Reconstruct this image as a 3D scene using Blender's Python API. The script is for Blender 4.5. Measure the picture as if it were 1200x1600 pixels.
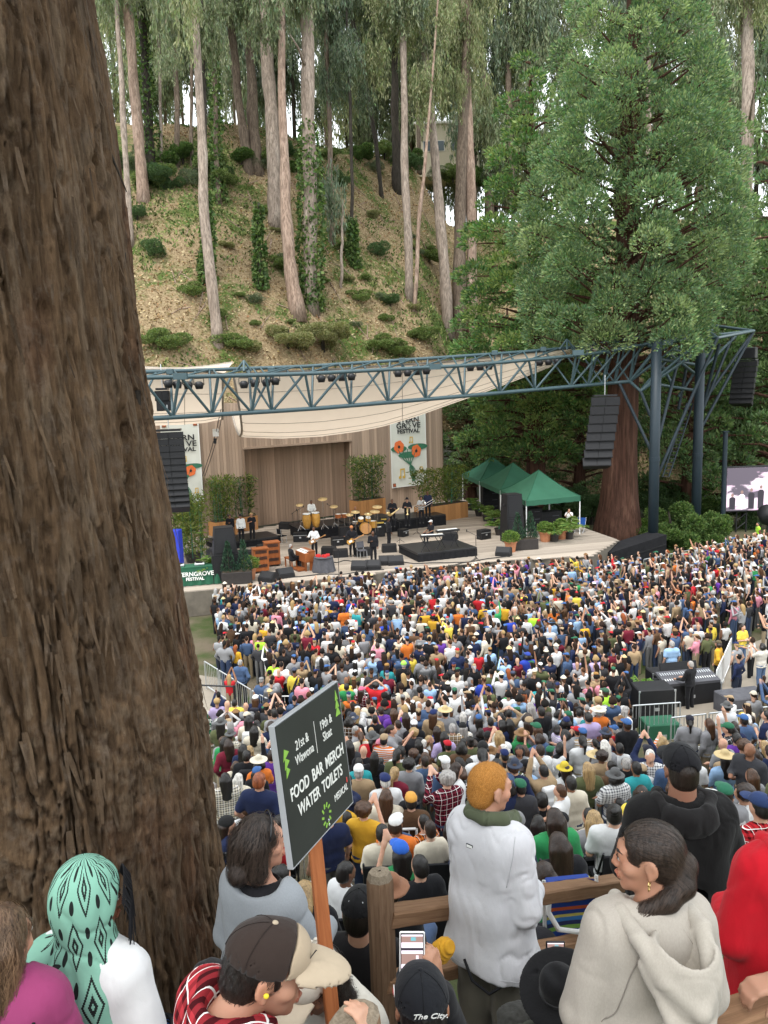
import bpy,bmesh,math,random
import numpy as np
from mathutils import Vector,Matrix
for _o in list(bpy.data.objects):
 bpy.data.objects.remove(_o)
SC=bpy.context.scene
COL=SC.collection
rng=np.random.default_rng(7)
random.seed(7)
PI=math.pi
# camera
FPX=1220.0
PITCH=math.atan(185/FPX)
ROLL=math.radians(1.9)
CAM=np.array([0.0,0.0,10.5])
FW=np.array([0,math.cos(PITCH),-math.sin(PITCH)])
_R0=np.array([1.0,0,0]);_U0=np.array([0,math.sin(PITCH),math.cos(PITCH)])
UP=math.cos(ROLL)*_U0+math.sin(ROLL)*_R0
RT=math.cos(ROLL)*_R0-math.sin(ROLL)*_U0
cam=bpy.data.cameras.new('camera')
cam.sensor_fit='HORIZONTAL';cam.sensor_width=36.0;cam.lens=36.0*FPX/1200.0
cam.clip_start=0.05;cam.clip_end=2000
co=bpy.data.objects.new('camera',cam);COL.objects.link(co)
_m=Matrix(((RT[0],UP[0],-FW[0],CAM[0]),(RT[1],UP[1],-FW[1],CAM[1]),(RT[2],UP[2],-FW[2],CAM[2]),(0,0,0,1)))
co.matrix_world=_m
SC.camera=co
# sky, sun, exposure (bright overcast)
w=bpy.data.worlds.new('World');SC.world=w;w.use_nodes=True
nt=w.node_tree;nt.nodes.clear()
wo=nt.nodes.new('ShaderNodeOutputWorld');bg=nt.nodes.new('ShaderNodeBackground')
sky=nt.nodes.new('ShaderNodeTexSky');sky.sky_type='NISHITA';sky.sun_disc=False
SUN_EL,SUN_AZ=math.radians(62),math.radians(205)
sky.sun_elevation=SUN_EL;sky.sun_rotation=SUN_AZ
sky.air_density=1.0;sky.dust_density=4.0;sky.altitude=0
hs=nt.nodes.new('ShaderNodeHueSaturation');hs.inputs['Saturation'].default_value=0.22
mx=nt.nodes.new('ShaderNodeMix');mx.data_type='RGBA';mx.inputs[0].default_value=0.7
nt.links.new(sky.outputs[0],hs.inputs['Color']);nt.links.new(hs.outputs[0],mx.inputs[6])
mx.inputs[7].default_value=(10.3,10.9,11.3,1)
nt.links.new(mx.outputs[2],bg.inputs[0]);bg.inputs[1].default_value=0.125
nt.links.new(bg.outputs[0],wo.inputs[0])
sl=bpy.data.lights.new('sun','SUN');sl.energy=1.0;sl.angle=math.radians(16);sl.color=(1.0,0.96,0.9)
so=bpy.data.objects.new('sun',sl);COL.objects.link(so)
_d=Vector((math.sin(SUN_AZ)*math.cos(SUN_EL),math.cos(SUN_AZ)*math.cos(SUN_EL),math.sin(SUN_EL)))
so.rotation_euler=(-_d).to_track_quat('-Z','Y').to_euler();so.location=(0,-20,60)
SC.view_settings.view_transform='Standard';SC.view_settings.look='None'
SC.view_settings.exposure=1.2;SC.view_settings.gamma=1.0
SC.cycles.use_denoising=True
SC.cycles.max_bounces=6;SC.cycles.diffuse_bounces=3;SC.cycles.glossy_bounces=2
SC.cycles.transmission_bounces=3;SC.cycles.transparent_max_bounces=4
# survey helpers: photo pixel + distance -> place
def ray(px,py):return FW+(px-600)/FPX*RT+(800-py)/FPX*UP
def P(px,py,d):return CAM+ray(px,py)*d
def GZ(px,py,z):
 v=ray(px,py);return CAM+v*(z-CAM[2])/v[2]
def pix(q):
 v=np.asarray(q,float)-CAM;d=v@FW
 return 600+FPX*(v@RT)/d,800-FPX*(v@UP)/d,d
 # noise
def _h(ix,iy,iz,s):
 n=(ix.astype(np.int64)*374761393+iy.astype(np.int64)*668265263+iz.astype(np.int64)*2147483647+s*974634877)&0xffffffff
 n=((n^(n>>13))*1274126177)&0xffffffff
 n=((n^(n>>16))*2246822519)&0xffffffff
 return((n^(n>>15))&0xffffff)/float(0xffffff)
def vnoise(p,s=0):
 p=np.asarray(p,float);i=np.floor(p).astype(np.int64);f=p-i;u=f*f*f*(f*(f*6-15)+10)
 x,y,z=i[...,0],i[...,1],i[...,2];a,b,c=u[...,0],u[...,1],u[...,2]
 L=lambda t,m,n:m+(n-m)*t
 r=L(c,L(b,L(a,_h(x,y,z,s),_h(x+1,y,z,s)),L(a,_h(x,y+1,z,s),_h(x+1,y+1,z,s))),L(b,L(a,_h(x,y,z+1,s),_h(x+1,y,z+1,s)),L(a,_h(x,y+1,z+1,s),_h(x+1,y+1,z+1,s))))
 return r*2-1
def fbm(p,o=4,s=0,g=0.5):
 p=np.asarray(p,float);r=0;a=1.0;t=0
 for k in range(o):
  r=r+a*vnoise(p*(2.03**k)+17.3*k,s+k);t+=a;a*=g
 return r/t
def worley2(u,v,s=0):
 iu,iv=np.floor(u).astype(np.int64),np.floor(v).astype(np.int64)
 f1=np.full(u.shape,9.0);f2=f1.copy();cid=np.zeros(u.shape);z=np.zeros_like(iu)
 for a in(-1,0,1):
  for b in(-1,0,1):
   cx,cy=iu+a,iv+b
   d=np.hypot(cx+_h(cx,cy,z,s)-u,cy+_h(cx,cy,z,s+1)-v)
   m=d<f1
   f2=np.where(m,f1,np.minimum(f2,d));cid=np.where(m,_h(cx,cy,z,s+2),cid);f1=np.where(m,d,f1)
 return f1,f2,cid
def sstep(a,b,x):
 t=np.clip((x-a)/(b-a),0,1);return t*t*(3-2*t)
 # mesh helpers
def mesh_np(name,V,faces,smooth=False,col=None):
 """faces: one (n,k) int array or a list of such arrays"""
 V=np.asarray(V,np.float32)
 if isinstance(faces,np.ndarray):faces=[faces]
 faces=[np.asarray(f,np.int32)for f in faces if len(f)]
 me=bpy.data.meshes.new(name)
 me.vertices.add(len(V));me.vertices.foreach_set('co',V.ravel())
 li=np.concatenate([f.ravel()for f in faces]);st=[];o=0
 for f in faces:
  n,k=f.shape;st.append(o+np.arange(0,n*k,k));o+=n*k
 st=np.concatenate(st).astype(np.int32)
 me.loops.add(len(li));me.loops.foreach_set('vertex_index',li)
 me.polygons.add(len(st));me.polygons.foreach_set('loop_start',st)
 if smooth:me.polygons.foreach_set('use_smooth',np.ones(len(st),bool))
 me.update(calc_edges=True)
 if col is not None:
  a=me.color_attributes.new('Col','FLOAT_COLOR','POINT')
  c=np.ones((len(V),4),np.float32);c[:,:3]=col;a.data.foreach_set('color',c.ravel())
 return me
def link(name,me,mat=None,parent=None,loc=None,rotz=None,mtx=None):
 o=bpy.data.objects.new(name,me);COL.objects.link(o)
 if mat is not None and me is not None and len(me.materials)==0:me.materials.append(MATS[mat]if isinstance(mat,str)else mat)
 if parent is not None:o.parent=parent
 if mtx is not None:o.matrix_local=mtx
 else:
  if loc is not None:o.location=[float(v)for v in loc]
  if rotz is not None:o.rotation_euler=(0,0,rotz)
 return o
def tag(o,label,cat,group=None):
 o['label']=label;o['category']=cat
 if group:o['group']=group
 return o
def kind(o,k):o['kind']=k;return o
def empty(name,loc=(0,0,0),rotz=0.0):
 o=bpy.data.objects.new(name,None);COL.objects.link(o);o.location=[float(v)for v in loc];o.rotation_euler=(0,0,rotz)
 o.empty_display_size=0.1
 return o
def thing(name,label,cat,loc=(0,0,0),rotz=0.0,group=None):return tag(empty(name,loc,rotz),label,cat,group)
def copy_tree(o,parent=None):
 c=o.copy();COL.objects.link(c)
 if parent is not None:c.parent=parent
 for ch in list(o.children):copy_tree(ch,c)
 return c
class MB:
 def __init__(s):s.V=[];s.F=[];s.n=0
 def add(s,V,F):
  V=np.asarray(V,float).reshape(-1,3)
  s.V.append(V);s.F+=[[int(i)+s.n for i in f]for f in F];s.n+=len(V);return s
 def box(s,c,size,rot=None,bev=0.0,taper=1.0):
  x,y,z=[v/2 for v in size]
  if bev>0:
   b=min(bev,x*.9,y*.9,z*.9);V=[];F=[]
   for sz in(-1,1):
    for k,(ix,iy,iz)in enumerate(((b,b,0),(0,0,b))if sz<0 else((0,0,b),(b,b,0))):
     X,Y,Z=x-ix,y-iy,sz*(z-iz)
     if k==(0 if sz<0 else 1):V+=[(-X,-Y,Z),(X,-Y,Z),(X,Y,Z),(-X,Y,Z)]
     else:V+=[(-X+b,-Y,Z),(X-b,-Y,Z),(X,-Y+b,Z),(X,Y-b,Z),(X-b,Y,Z),(-X+b,Y,Z),(-X,Y-b,Z),(-X,-Y+b,Z)]
   F.append([3,2,1,0]);F.append([20,21,22,23])
   for i in range(8):F.append([4+i,4+(i+1)%8,12+(i+1)%8,12+i])
   q=[(7,0),(1,),(2,),()]
   for base,r,flip in((0,4,False),(20,12,True)):
    for i in range(4):
     a,b2=base+i,base+(i+1)%4;c1,c2=r+2*i,r+2*i+1
     f=[a,b2,c2,c1];F.append(f if not flip else f[::-1])
     g=[a,r+2*i,r+(2*i-1)%8];F.append(g if not flip else g[::-1])
  else:
   V=[(-x,-y,-z),(x,-y,-z),(x,y,-z),(-x,y,-z),(-x*taper,-y*taper,z),(x*taper,-y*taper,z),(x*taper,y*taper,z),(-x*taper,y*taper,z)]
   F=[(3,2,1,0),(4,5,6,7),(0,1,5,4),(1,2,6,5),(2,3,7,6),(3,0,4,7)]
  V=np.array(V,float)
  if rot is not None:V=V@np.array(rot,float).T
  return s.add(V+np.array(c,float),F)
 def tube(s,path,rad,n=10,cap=True,squash=1.0):
  path=np.array(path,float);m=len(path)
  rad=np.full(m,rad,float)if np.isscalar(rad)else np.array(rad,float)
  V=[];ref=None
  for i in range(m):
   t=path[min(i+1,m-1)]-path[max(i-1,0)];t=t/(np.linalg.norm(t)+1e-12)
   if ref is None:
    ref=np.array([1.0,0,0])if abs(t[0])<.8 else np.array([0,1.0,0])
   u=ref-t*(ref@t);u/=np.linalg.norm(u);v=np.cross(t,u);ref=u
   a=np.arange(n)*2*PI/n
   V.append(path[i]+rad[i]*(np.cos(a)[:,None]*u+squash*np.sin(a)[:,None]*v))
  V=np.concatenate(V);F=[]
  for i in range(m-1):
   for j in range(n):
    k=(j+1)%n;F.append([i*n+j,i*n+k,(i+1)*n+k,(i+1)*n+j])
  if cap:F.append(list(range(n))[::-1]);F.append(list(range((m-1)*n,m*n)))
  return s.add(V,F)
 def lathe(s,prof,n=16,c=(0,0,0),cap=True,rot=None):
  V=[];F=[];m=len(prof);a=np.arange(n)*2*PI/n
  for r,z in prof:V.append(np.stack([r*np.cos(a),r*np.sin(a),np.full(n,z)],1))
  V=np.concatenate(V)
  for i in range(m-1):
   for j in range(n):
    k=(j+1)%n;F.append([i*n+j,i*n+k,(i+1)*n+k,(i+1)*n+j])
  if cap:F.append(list(range(n))[::-1]);F.append(list(range((m-1)*n,m*n)))
  if rot is not None:V=V@np.array(rot,float).T
  return s.add(V+np.array(c,float),F)
 def grid(s,fn,nu,nv,wrap=False):
  """fn(u,v)->(N,3) with u,v arrays in 0..1"""
  u,v=np.meshgrid(np.linspace(0,1,nu),np.linspace(0,1,nv));V=fn(u.ravel(),v.ravel());F=[]
  for j in range(nv-1):
   for i in range(nu-1):
    a=j*nu+i;F.append([a,a+1,a+nu+1,a+nu])
  return s.add(V,F)
 def poly(s,pts):return s.add(pts,[list(range(len(pts)))])
 def prism(s,pts2,z0,z1,f=None):
  n=len(pts2);V=[(x,y,z0)for x,y in pts2]+[(x,y,z1)for x,y in pts2]
  F=[list(range(n))[::-1],list(range(n,2*n))]+[[i,(i+1)%n,n+(i+1)%n,n+i]for i in range(n)]
  V=np.array(V,float)
  if f is not None:V=f(V)
  return s.add(V,F)
 def mesh(s,name,smooth=False):
  me=bpy.data.meshes.new(name);me.from_pydata(np.concatenate(s.V).tolist(),[],s.F)
  if smooth:me.polygons.foreach_set('use_smooth',np.ones(len(me.polygons),bool))
  me.update();return me
 def build(s,name,mat,parent=None,loc=None,rotz=None,smooth=False,mtx=None):
  return link(name,s.mesh(name,smooth),mat,parent,loc,rotz,mtx)
def rotm(ax,a):
 return np.array(Matrix.Rotation(a,3,ax))
_unit={}
def rod(name,a,b,r,mat,parent=None,n=8):
 """round bar between two points; alike bars share one unit-cylinder mesh per material"""
 k=(mat,n)
 if k not in _unit:_unit[k]=MB().tube([(0,0,0),(0,0,1)],1.0,n).mesh('bar',True);_unit[k].materials.append(MATS[mat])
 a=Vector([float(v)for v in a]);b=Vector([float(v)for v in b]);d=b-a
 m=Matrix.Translation(a)@d.to_track_quat('Z','Y').to_matrix().to_4x4()@Matrix.Diagonal((r,r,d.length,1))
 return link(name,_unit[k],None,parent,mtx=m)
_ubox={}
def slab(name,c,size,mat,parent=None,rot=None,bev=None):
 """box part; alike boxes share one unit-box mesh per material"""
 if mat not in _ubox:_ubox[mat]=MB().box((0,0,0),(1,1,1)).mesh('slab');_ubox[mat].materials.append(MATS[mat])
 r=Matrix.Identity(4)if rot is None else Matrix([list(map(float,q))for q in rot]).to_4x4()
 m=Matrix.Translation([float(v)for v in c])@r@Matrix.Diagonal((size[0],size[1],size[2],1))
 return link(name,_ubox[mat],None,parent,mtx=m)
 # signed-distance modelling (bodies, clothes, hair)
def CAP(a,b,ra,rb=None):
 a=np.array(a,np.float32);b=np.array(b,np.float32);rb=ra if rb is None else rb;ab=b-a;L=float(ab@ab)+1e-9
 def f(p):
  t=np.clip(((p-a)@ab)/L,0,1);return np.linalg.norm(p-a-t[:,None]*ab,axis=1)-(ra+(rb-ra)*t)
 return f
def ELL(c,r,rot=None):
 c=np.array(c,np.float32);r=np.array(r,np.float32);R=None if rot is None else np.array(rot,np.float32)
 def f(p):
  q=p-c
  if R is not None:q=q@R
  k0=np.linalg.norm(q/r,axis=1);k1=np.linalg.norm(q/(r*r),axis=1)+1e-9
  return np.where(k0<1e-4,-r.min(),k0*(k0-1)/k1)
 return f
def RBOX(c,h,rad,rot=None):
 c=np.array(c,np.float32);h=np.array(h,np.float32)-rad;R=None if rot is None else np.array(rot,np.float32)
 def f(p):
  q=p-c
  if R is not None:q=q@R
  q=np.abs(q)-h
  return np.linalg.norm(np.maximum(q,0),axis=1)+np.minimum(q.max(1),0)-rad
 return f
def _smin(a,b,k):
 if k<=0:return np.minimum(a,b)
 h=np.maximum(k-np.abs(a-b),0)/k;return np.minimum(a,b)-h*h*k*.25
def UN(k,*fs):
 def f(p):
  d=fs[0](p)
  for g in fs[1:]:d=_smin(d,g(p),k)
  return d
 return f
def SUBT(f,g,k=0.0):
 return lambda p:-_smin(-f(p),g(p),k)
def CUT(f,c,n,k=0.0):
 """keep the side the normal points away from"""
 c=np.array(c,np.float32);n=np.array(n,np.float32);n=n/np.linalg.norm(n)
 return lambda p:-_smin(-f(p),-((p-c)@n),k)
def CHAIN(pts,rad,k=0.0):
 return UN(k,*[CAP(pts[i],pts[i+1],rad[i],rad[i+1])for i in range(len(pts)-1)])
def AT(f,M):
 """f lives in a local frame placed by the 4x4 matrix M"""
 R=np.array(M.to_3x3(),np.float32);t=np.array(M.translation,np.float32);s=float(np.linalg.norm(R[:,0]));Ri=np.linalg.inv(R)
 return lambda p:f((p-t)@Ri.T.astype(np.float32))*s
def surf(f,lo,hi,res):
 lo=np.array(lo,np.float32);hi=np.array(hi,np.float32);n=np.maximum(np.ceil((hi-lo)/res).astype(int)+1,3)
 g=np.empty((n[0],n[1],n[2]),np.float32)
 B=5;nb=-(-n//B);cc=[lo[i]+(np.arange(nb[i])*B+(B-1)/2)*res for i in range(3)]
 C3=np.stack(np.meshgrid(*cc,indexing='ij'),-1).reshape(-1,3).astype(np.float32);dc=f(C3);dc3=dc.reshape(tuple(nb))
 g[:]=np.repeat(np.repeat(np.repeat(np.where(dc3<0,-1,1),B,0),B,1),B,2)[:n[0],:n[1],:n[2]]
 hot=np.argwhere(np.abs(dc3)<res*B*1.25)
 loc=np.stack(np.meshgrid(np.arange(B),np.arange(B),np.arange(B),indexing='ij'),-1).reshape(-1,3)
 for i in range(0,len(hot),3200):
  J=(hot[i:i+3200,None,:]*B+loc[None]).reshape(-1,3);J=J[(J<n).all(1)]
  g[J[:,0],J[:,1],J[:,2]]=f((lo+J*res).astype(np.float32))
 s=g<0;c=np.zeros(tuple(n-1),np.int8)
 for a in(0,1):
  for b in(0,1):
   for d in(0,1):c+=s[a:n[0]-1+a,b:n[1]-1+b,d:n[2]-1+d]
 act=(c>0)&(c<8);I=np.argwhere(act)
 if len(I)==0:raise ValueError('empty surface')
 idx=-np.ones(c.shape,np.int32);idx[act]=np.arange(len(I))
 acc=np.zeros((len(I),3));cnt=np.zeros(len(I))
 cr=np.array([[a,b,d]for a in(0,1)for b in(0,1)for d in(0,1)])
 for i in range(8):
  for j in range(i+1,8):
   if np.abs(cr[i]-cr[j]).sum()!=1:continue
   A=I+cr[i];B=I+cr[j];va=g[A[:,0],A[:,1],A[:,2]];vb=g[B[:,0],B[:,1],B[:,2]]
   m=(va<0)!=(vb<0);t=np.where(m,va/np.where(m,va-vb,1),0)
   acc[m]+=(cr[i]+(cr[j]-cr[i])*t[:,None])[m];cnt[m]+=1
 V=lo+(I+acc/cnt[:,None])*res
 Q=[]
 for axn in range(3):
  o=[1 if k==axn else 0 for k in range(3)]
  s0=s[:n[0]-o[0],:n[1]-o[1],:n[2]-o[2]];s1=s[o[0]:,o[1]:,o[2]:]
  E=np.argwhere(s0!=s1);b,d=[(1,2),(2,0),(0,1)][axn]
  E=E[(E[:,b]>0)&(E[:,d]>0)&(E[:,b]<n[b]-1)&(E[:,d]<n[d]-1)]
  if not len(E):continue
  def cell(db,dd):
   q=E.copy();q[:,b]-=db;q[:,d]-=dd;return idx[q[:,0],q[:,1],q[:,2]]
  q=np.stack([cell(1,1),cell(0,1),cell(0,0),cell(1,0)],1)
  fl=~s[E[:,0],E[:,1],E[:,2]];q[fl]=q[fl][:,::-1];Q.append(q)
 return V,np.concatenate(Q)
def vnorm(V,F):
 n=np.zeros_like(V);fn=np.cross(V[F[:,2]]-V[F[:,0]],V[F[:,3]]-V[F[:,1]])
 for k in range(4):np.add.at(n,F[:,k],fn)
 return n/(np.linalg.norm(n,axis=1,keepdims=True)+1e-9)
def relax(V,F,it=1,lam=0.5):
 for _ in range(it):
  s=np.zeros_like(V);c=np.zeros(len(V))
  for k in range(4):
   a,b=F[:,k],F[:,(k+1)%4];np.add.at(s,a,V[b]);np.add.at(c,a,1);np.add.at(s,b,V[a]);np.add.at(c,b,1)
  V=V+lam*(s/c[:,None]-V)
 return V
def sdf_part(name,f,lo,hi,res,mat,parent=None,it=1,disp=None,loc=None,rotz=None,col=None):
 V,F=surf(f,lo,hi,res);V=relax(V,F,it)
 if disp is not None:V=V+vnorm(V,F)*disp(V)[:,None]
 return link(name,mesh_np(name,V,F,True,None if col is None else col(V)),mat,parent,loc,rotz)
 # leaves
def leaf_quads(pos,axis,length,width,col,bend=0.0):
 """diamond leaves; axis = direction of each leaf; returns V, F, C"""
 n=len(pos);axis=axis/(np.linalg.norm(axis,axis=1,keepdims=True)+1e-9)
 r=rng.normal(size=(n,3));side=np.cross(axis,r);side/=np.linalg.norm(side,axis=1,keepdims=True)+1e-9
 length=np.broadcast_to(length,n)[:,None];width=np.broadcast_to(width,n)[:,None]
 up=np.cross(side,axis)*bend*length
 V=np.stack([pos,pos+axis*length*.45+side*width*.5+up,pos+axis*length,pos+axis*length*.45-side*width*.5+up],1).reshape(-1,3)
 F=np.arange(4*n).reshape(n,4)
 return V,F,np.repeat(col,4,axis=0)
def leafmesh(name,parts):
 V=[];F=[];C=[];o=0
 for v,f,c in parts:V.append(v);F.append(f+o);C.append(c);o+=len(v)
 return mesh_np(name,np.concatenate(V),np.concatenate(F),False,np.concatenate(C))
def rdir(n):v=rng.normal(size=(n,3));return v/np.linalg.norm(v,axis=1,keepdims=True)
def tint(n,base,var=.25,alt=None,palt=0.0):
 c=np.array(base)[None]*(1+var*rng.uniform(-1,1,(n,1)))*(1+.08*rng.normal(size=(n,3)))
 if alt is not None:m=rng.random(n)<palt;c[m]=np.array(alt)[None]*(1+.2*rng.uniform(-1,1,(m.sum(),1)))
 return np.clip(c,0.004,1)
 # procedural materials
MATS={}
class NT:
 def __init__(s,name):
  s.m=bpy.data.materials.new(name);s.m.use_nodes=True;s.t=s.m.node_tree;s.t.nodes.clear()
  s.out=s.t.nodes.new('ShaderNodeOutputMaterial');s.b=s.t.nodes.new('ShaderNodeBsdfPrincipled')
  s.t.links.new(s.b.outputs[0],s.out.inputs[0]);MATS[name]=s.m
 def n(s,ty,**kw):
  x=s.t.nodes.new(ty)
  for k,v in kw.items():
   if k in x.inputs:
    try:x.inputs[k].default_value=v
    except Exception:s.t.links.new(v,x.inputs[k])
   else:setattr(x,k,v)
  return x
 def l(s,a,b):s.t.links.new(a,b)
 def co(s,scale=(1,1,1),out='Object'):
  c=s.n('ShaderNodeTexCoord');m=s.n('ShaderNodeMapping');m.inputs['Scale'].default_value=scale;s.l(c.outputs[out],m.inputs[0]);return m.outputs[0]
 def noise(s,vec,scale,det=4,rough=.55,dist=0.0):
  x=s.n('ShaderNodeTexNoise');x.inputs['Scale'].default_value=scale;x.inputs['Detail'].default_value=det;x.inputs['Roughness'].default_value=rough
  x.inputs['Distortion'].default_value=dist;s.l(vec,x.inputs['Vector']);return x.outputs[0]
 def ramp(s,fac,stops):
  x=s.n('ShaderNodeValToRGB');e=x.color_ramp.elements
  while len(e)<len(stops):e.new(0.5)
  for q,(p,c)in zip(e,stops):q.position=p;q.color=(*c,1)if len(c)==3 else c
  s.l(fac,x.inputs[0]);return x.outputs[0]
 def mix(s,fac,a,b,mode='MIX'):
  x=s.n('ShaderNodeMix');x.data_type='RGBA';x.blend_type=mode
  for v,i in((fac,0),(a,6),(b,7)):
   if isinstance(v,(int,float)):x.inputs[i].default_value=v
   elif isinstance(v,tuple):x.inputs[i].default_value=(*v,1)
   else:s.l(v,x.inputs[i])
  return x.outputs[2]
 def math(s,op,a,b=0.0):
  x=s.n('ShaderNodeMath');x.operation=op
  for v,i in((a,0),(b,1)):
   if isinstance(v,(int,float)):x.inputs[i].default_value=v
   else:s.l(v,x.inputs[i])
  return x.outputs[0]
 def bump(s,h,strength=.3,dist=.01):
  x=s.n('ShaderNodeBump');x.inputs['Strength'].default_value=strength;x.inputs['Distance'].default_value=dist;s.l(h,x.inputs['Height']);s.l(x.outputs[0],s.b.inputs['Normal']);return x
 def base(s,c):
  if isinstance(c,tuple):s.b.inputs['Base Color'].default_value=(*c,1)
  else:s.l(c,s.b.inputs['Base Color'])
 def set(s,rough=.8,metal=0.0,spec=.3):
  s.b.inputs['Roughness'].default_value=rough;s.b.inputs['Metallic'].default_value=metal;s.b.inputs['Specular IOR Level'].default_value=spec
def simple(name,col,rough=.7,var=.18,scale=6.0,metal=0.0,spec=.35,bump=.1,bscale=60.0,stretch=(1,1,1),bdist=.005):
 t=NT(name);v=t.co(stretch);f=t.noise(v,scale,5)
 t.base(t.ramp(f,[(.25,tuple(c*(1-var)for c in col)),(.75,tuple(min(1,c*(1+var))for c in col))]));t.set(rough,metal,spec)
 if bump>0:t.bump(t.noise(v,bscale,3),bump,bdist)
 return t.m
def attr_leaf(name,rough=.55,trans=.3,spec=.25):
 t=NT(name);a=t.n('ShaderNodeAttribute',attribute_name='Col');t.base(a.outputs[0]);t.set(rough,0,spec)
 tr=t.n('ShaderNodeBsdfTranslucent');t.l(t.mix(1.0,a.outputs[0],(1.1,1.25,.7),'MULTIPLY'),tr.inputs[0])
 ms=t.n('ShaderNodeMixShader');ms.inputs[0].default_value=trans;t.l(t.b.outputs[0],ms.inputs[1]);t.l(tr.outputs[0],ms.inputs[2]);t.l(ms.outputs[0],t.out.inputs[0])
attr_leaf('leaf');attr_leaf('litter',.9,.0,.1)
def attr_mat(name,rough=.85,bump=0,bscale=200,spec=.2):
 t=NT(name);a=t.n('ShaderNodeAttribute',attribute_name='Col');t.base(a.outputs[0]);t.set(rough,0,spec)
 if bump:t.bump(t.noise(t.co(),bscale,4),bump,.004)
attr_mat('crowd_mix');attr_mat('print',.75)
t=NT('bark_big');a=t.n('ShaderNodeAttribute',attribute_name='Col');v=t.co((1,1,.12));v2=t.co()
fb=t.noise(v,55,6,.65,.4);fl=t.noise(v2,14,6,.7)
c1=t.mix(t.ramp(fb,[(.3,(0,0,0)),(.7,(1,1,1))]),t.mix(1.0,a.outputs[0],(.55,.5,.48),'MULTIPLY'),t.mix(1.0,a.outputs[0],(1.35,1.3,1.25),'MULTIPLY'))
c2=t.mix(t.ramp(fl,[(.52,(0,0,0)),(.7,(.55,.55,.55))]),c1,(.15,.115,.088))
t.base(c2);t.set(.92,0,.15)
hh=t.math('ADD',t.math('MULTIPLY',fb,1.0),t.math('MULTIPLY',t.noise(v2,120,4,.7),.6));t.bump(hh,.9,.012)
def bark(name,c1,c2,c3,s1=1.6,str_z=.12,bump=.5,bs=9):
 t=NT(name);v=t.co((1,1,str_z));f=t.noise(v,s1,6,.65,.5);g=t.noise(v,bs,5,.7)
 t.base(t.mix(t.ramp(g,[(.4,(0,0,0)),(.62,(.8,.8,.8))]),t.ramp(f,[(.3,c1),(.55,c2),(.75,c3)]),tuple(k*.45 for k in c1)));t.set(.9,0,.15)
 t.bump(g,bump,.08)
bark('bark_pale',(.24,.185,.145),(.37,.30,.245),(.49,.42,.36))
bark('bark_pink',(.26,.175,.13),(.39,.285,.22),(.49,.39,.32))
bark('bark_brown',(.135,.1,.075),(.21,.16,.12),(.28,.225,.175))
bark('bark_dark',(.04,.035,.028),(.06,.05,.04),(.09,.075,.06))
bark('bark_red',(.075,.037,.026),(.115,.058,.04),(.17,.098,.07),2.2,.06,.9,7)
t=NT('grass');v=t.co();f=t.noise(v,.35,6,.6);g=t.noise(v,30,4,.7)
t.base(t.mix(t.ramp(f,[(.42,(0,0,0)),(.62,(1,1,1))]),t.mix(g,(.03,.05,.016),(.07,.09,.03)),t.mix(g,(.1,.08,.055),(.17,.14,.1))));t.set(.95,0,.1);t.bump(g,.6,.04)
t=NT('litter_ground');v=t.co();f=t.noise(v,.16,6,.62,.3);g=t.noise(v,6,5,.75);h=t.noise(v,2.2,4,.7)
br=t.ramp(g,[(.3,(.13,.09,.05)),(.48,(.24,.175,.1)),(.62,(.34,.265,.16)),(.75,(.43,.355,.225))])
gr=t.ramp(g,[(.35,(.035,.06,.016)),(.6,(.10,.14,.035)),(.75,(.19,.2,.06))])
t.base(t.mix(t.ramp(t.math('ADD',f,t.math('MULTIPLY',h,.35)),[(.655,(0,0,0)),(.76,(1,1,1))]),br,gr));t.set(.95,0,.1);t.bump(g,.8,.15)
simple('path',(.26,.225,.18),.92,.15,1.2,bump=.3,bscale=25);simple('concrete',(.3,.27,.23),.9,.15,3,bump=.2)
def wood(name,c1,c2,grain=(14,14,.9),rough=.8,gs=2.5,bump=.25):
 t=NT(name);v=t.co(grain);f=t.noise(v,gs,6,.65,.6);oi=t.n('ShaderNodeObjectInfo')
 c=t.ramp(f,[(.3,c1),(.7,c2)]);hv=t.n('ShaderNodeHueSaturation');t.l(c,hv.inputs['Color'])
 t.l(t.math('ADD',t.math('MULTIPLY',oi.outputs['Random'],.45),.78),hv.inputs['Value']);t.base(hv.outputs[0]);t.set(rough,0,.2);t.bump(f,bump,.004)
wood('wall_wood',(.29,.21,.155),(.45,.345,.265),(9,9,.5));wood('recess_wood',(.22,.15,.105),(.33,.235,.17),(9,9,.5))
wood('deck_wood',(.29,.245,.2),(.42,.36,.3),(.8,9,9));wood('planter_wood',(.36,.17,.06),(.5,.26,.105),(8,8,1))
wood('rail_wood',(.15,.082,.043),(.29,.17,.098),(1.2,22,22),.82,2.2,.5);wood('post_wood',(.14,.08,.046),(.3,.19,.118),(24,24,1.4),.82,2.4,.6)
wood('endgrain',(.15,.12,.085),(.28,.23,.17),(30,30,30),.9,3,.8)
wood('stake_wood',(.27,.082,.026),(.4,.14,.05),(30,30,1.5),.6,2,.2);wood('organ_wood',(.2,.06,.02),(.32,.105,.035),(4,4,.8),.4);wood('drum_wood',(.5,.24,.04),(.6,.33,.08),(4,4,.8),.35)
simple('truss_paint',(.05,.088,.1),.38,.12,2,spec=.5,bump=.03);simple('column_paint',(.018,.03,.04),.5,.12,1,bump=.03)
simple('speaker_black',(.012,.012,.0135),.62,.2,6,bump=.15,bscale=80);simple('grille',(.014,.014,.016),.6,.2,20,bump=.5,bscale=150);simple('black_metal',(.02,.02,.022),.4,.1,4)
simple('chrome',(.7,.7,.7),.22,.05,4,1.0);simple('galv',(.62,.64,.66),.38,.1,6,.7,bump=.05);simple('white_paint',(.8,.8,.79),.45,.04,4,bump=.02)
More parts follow.
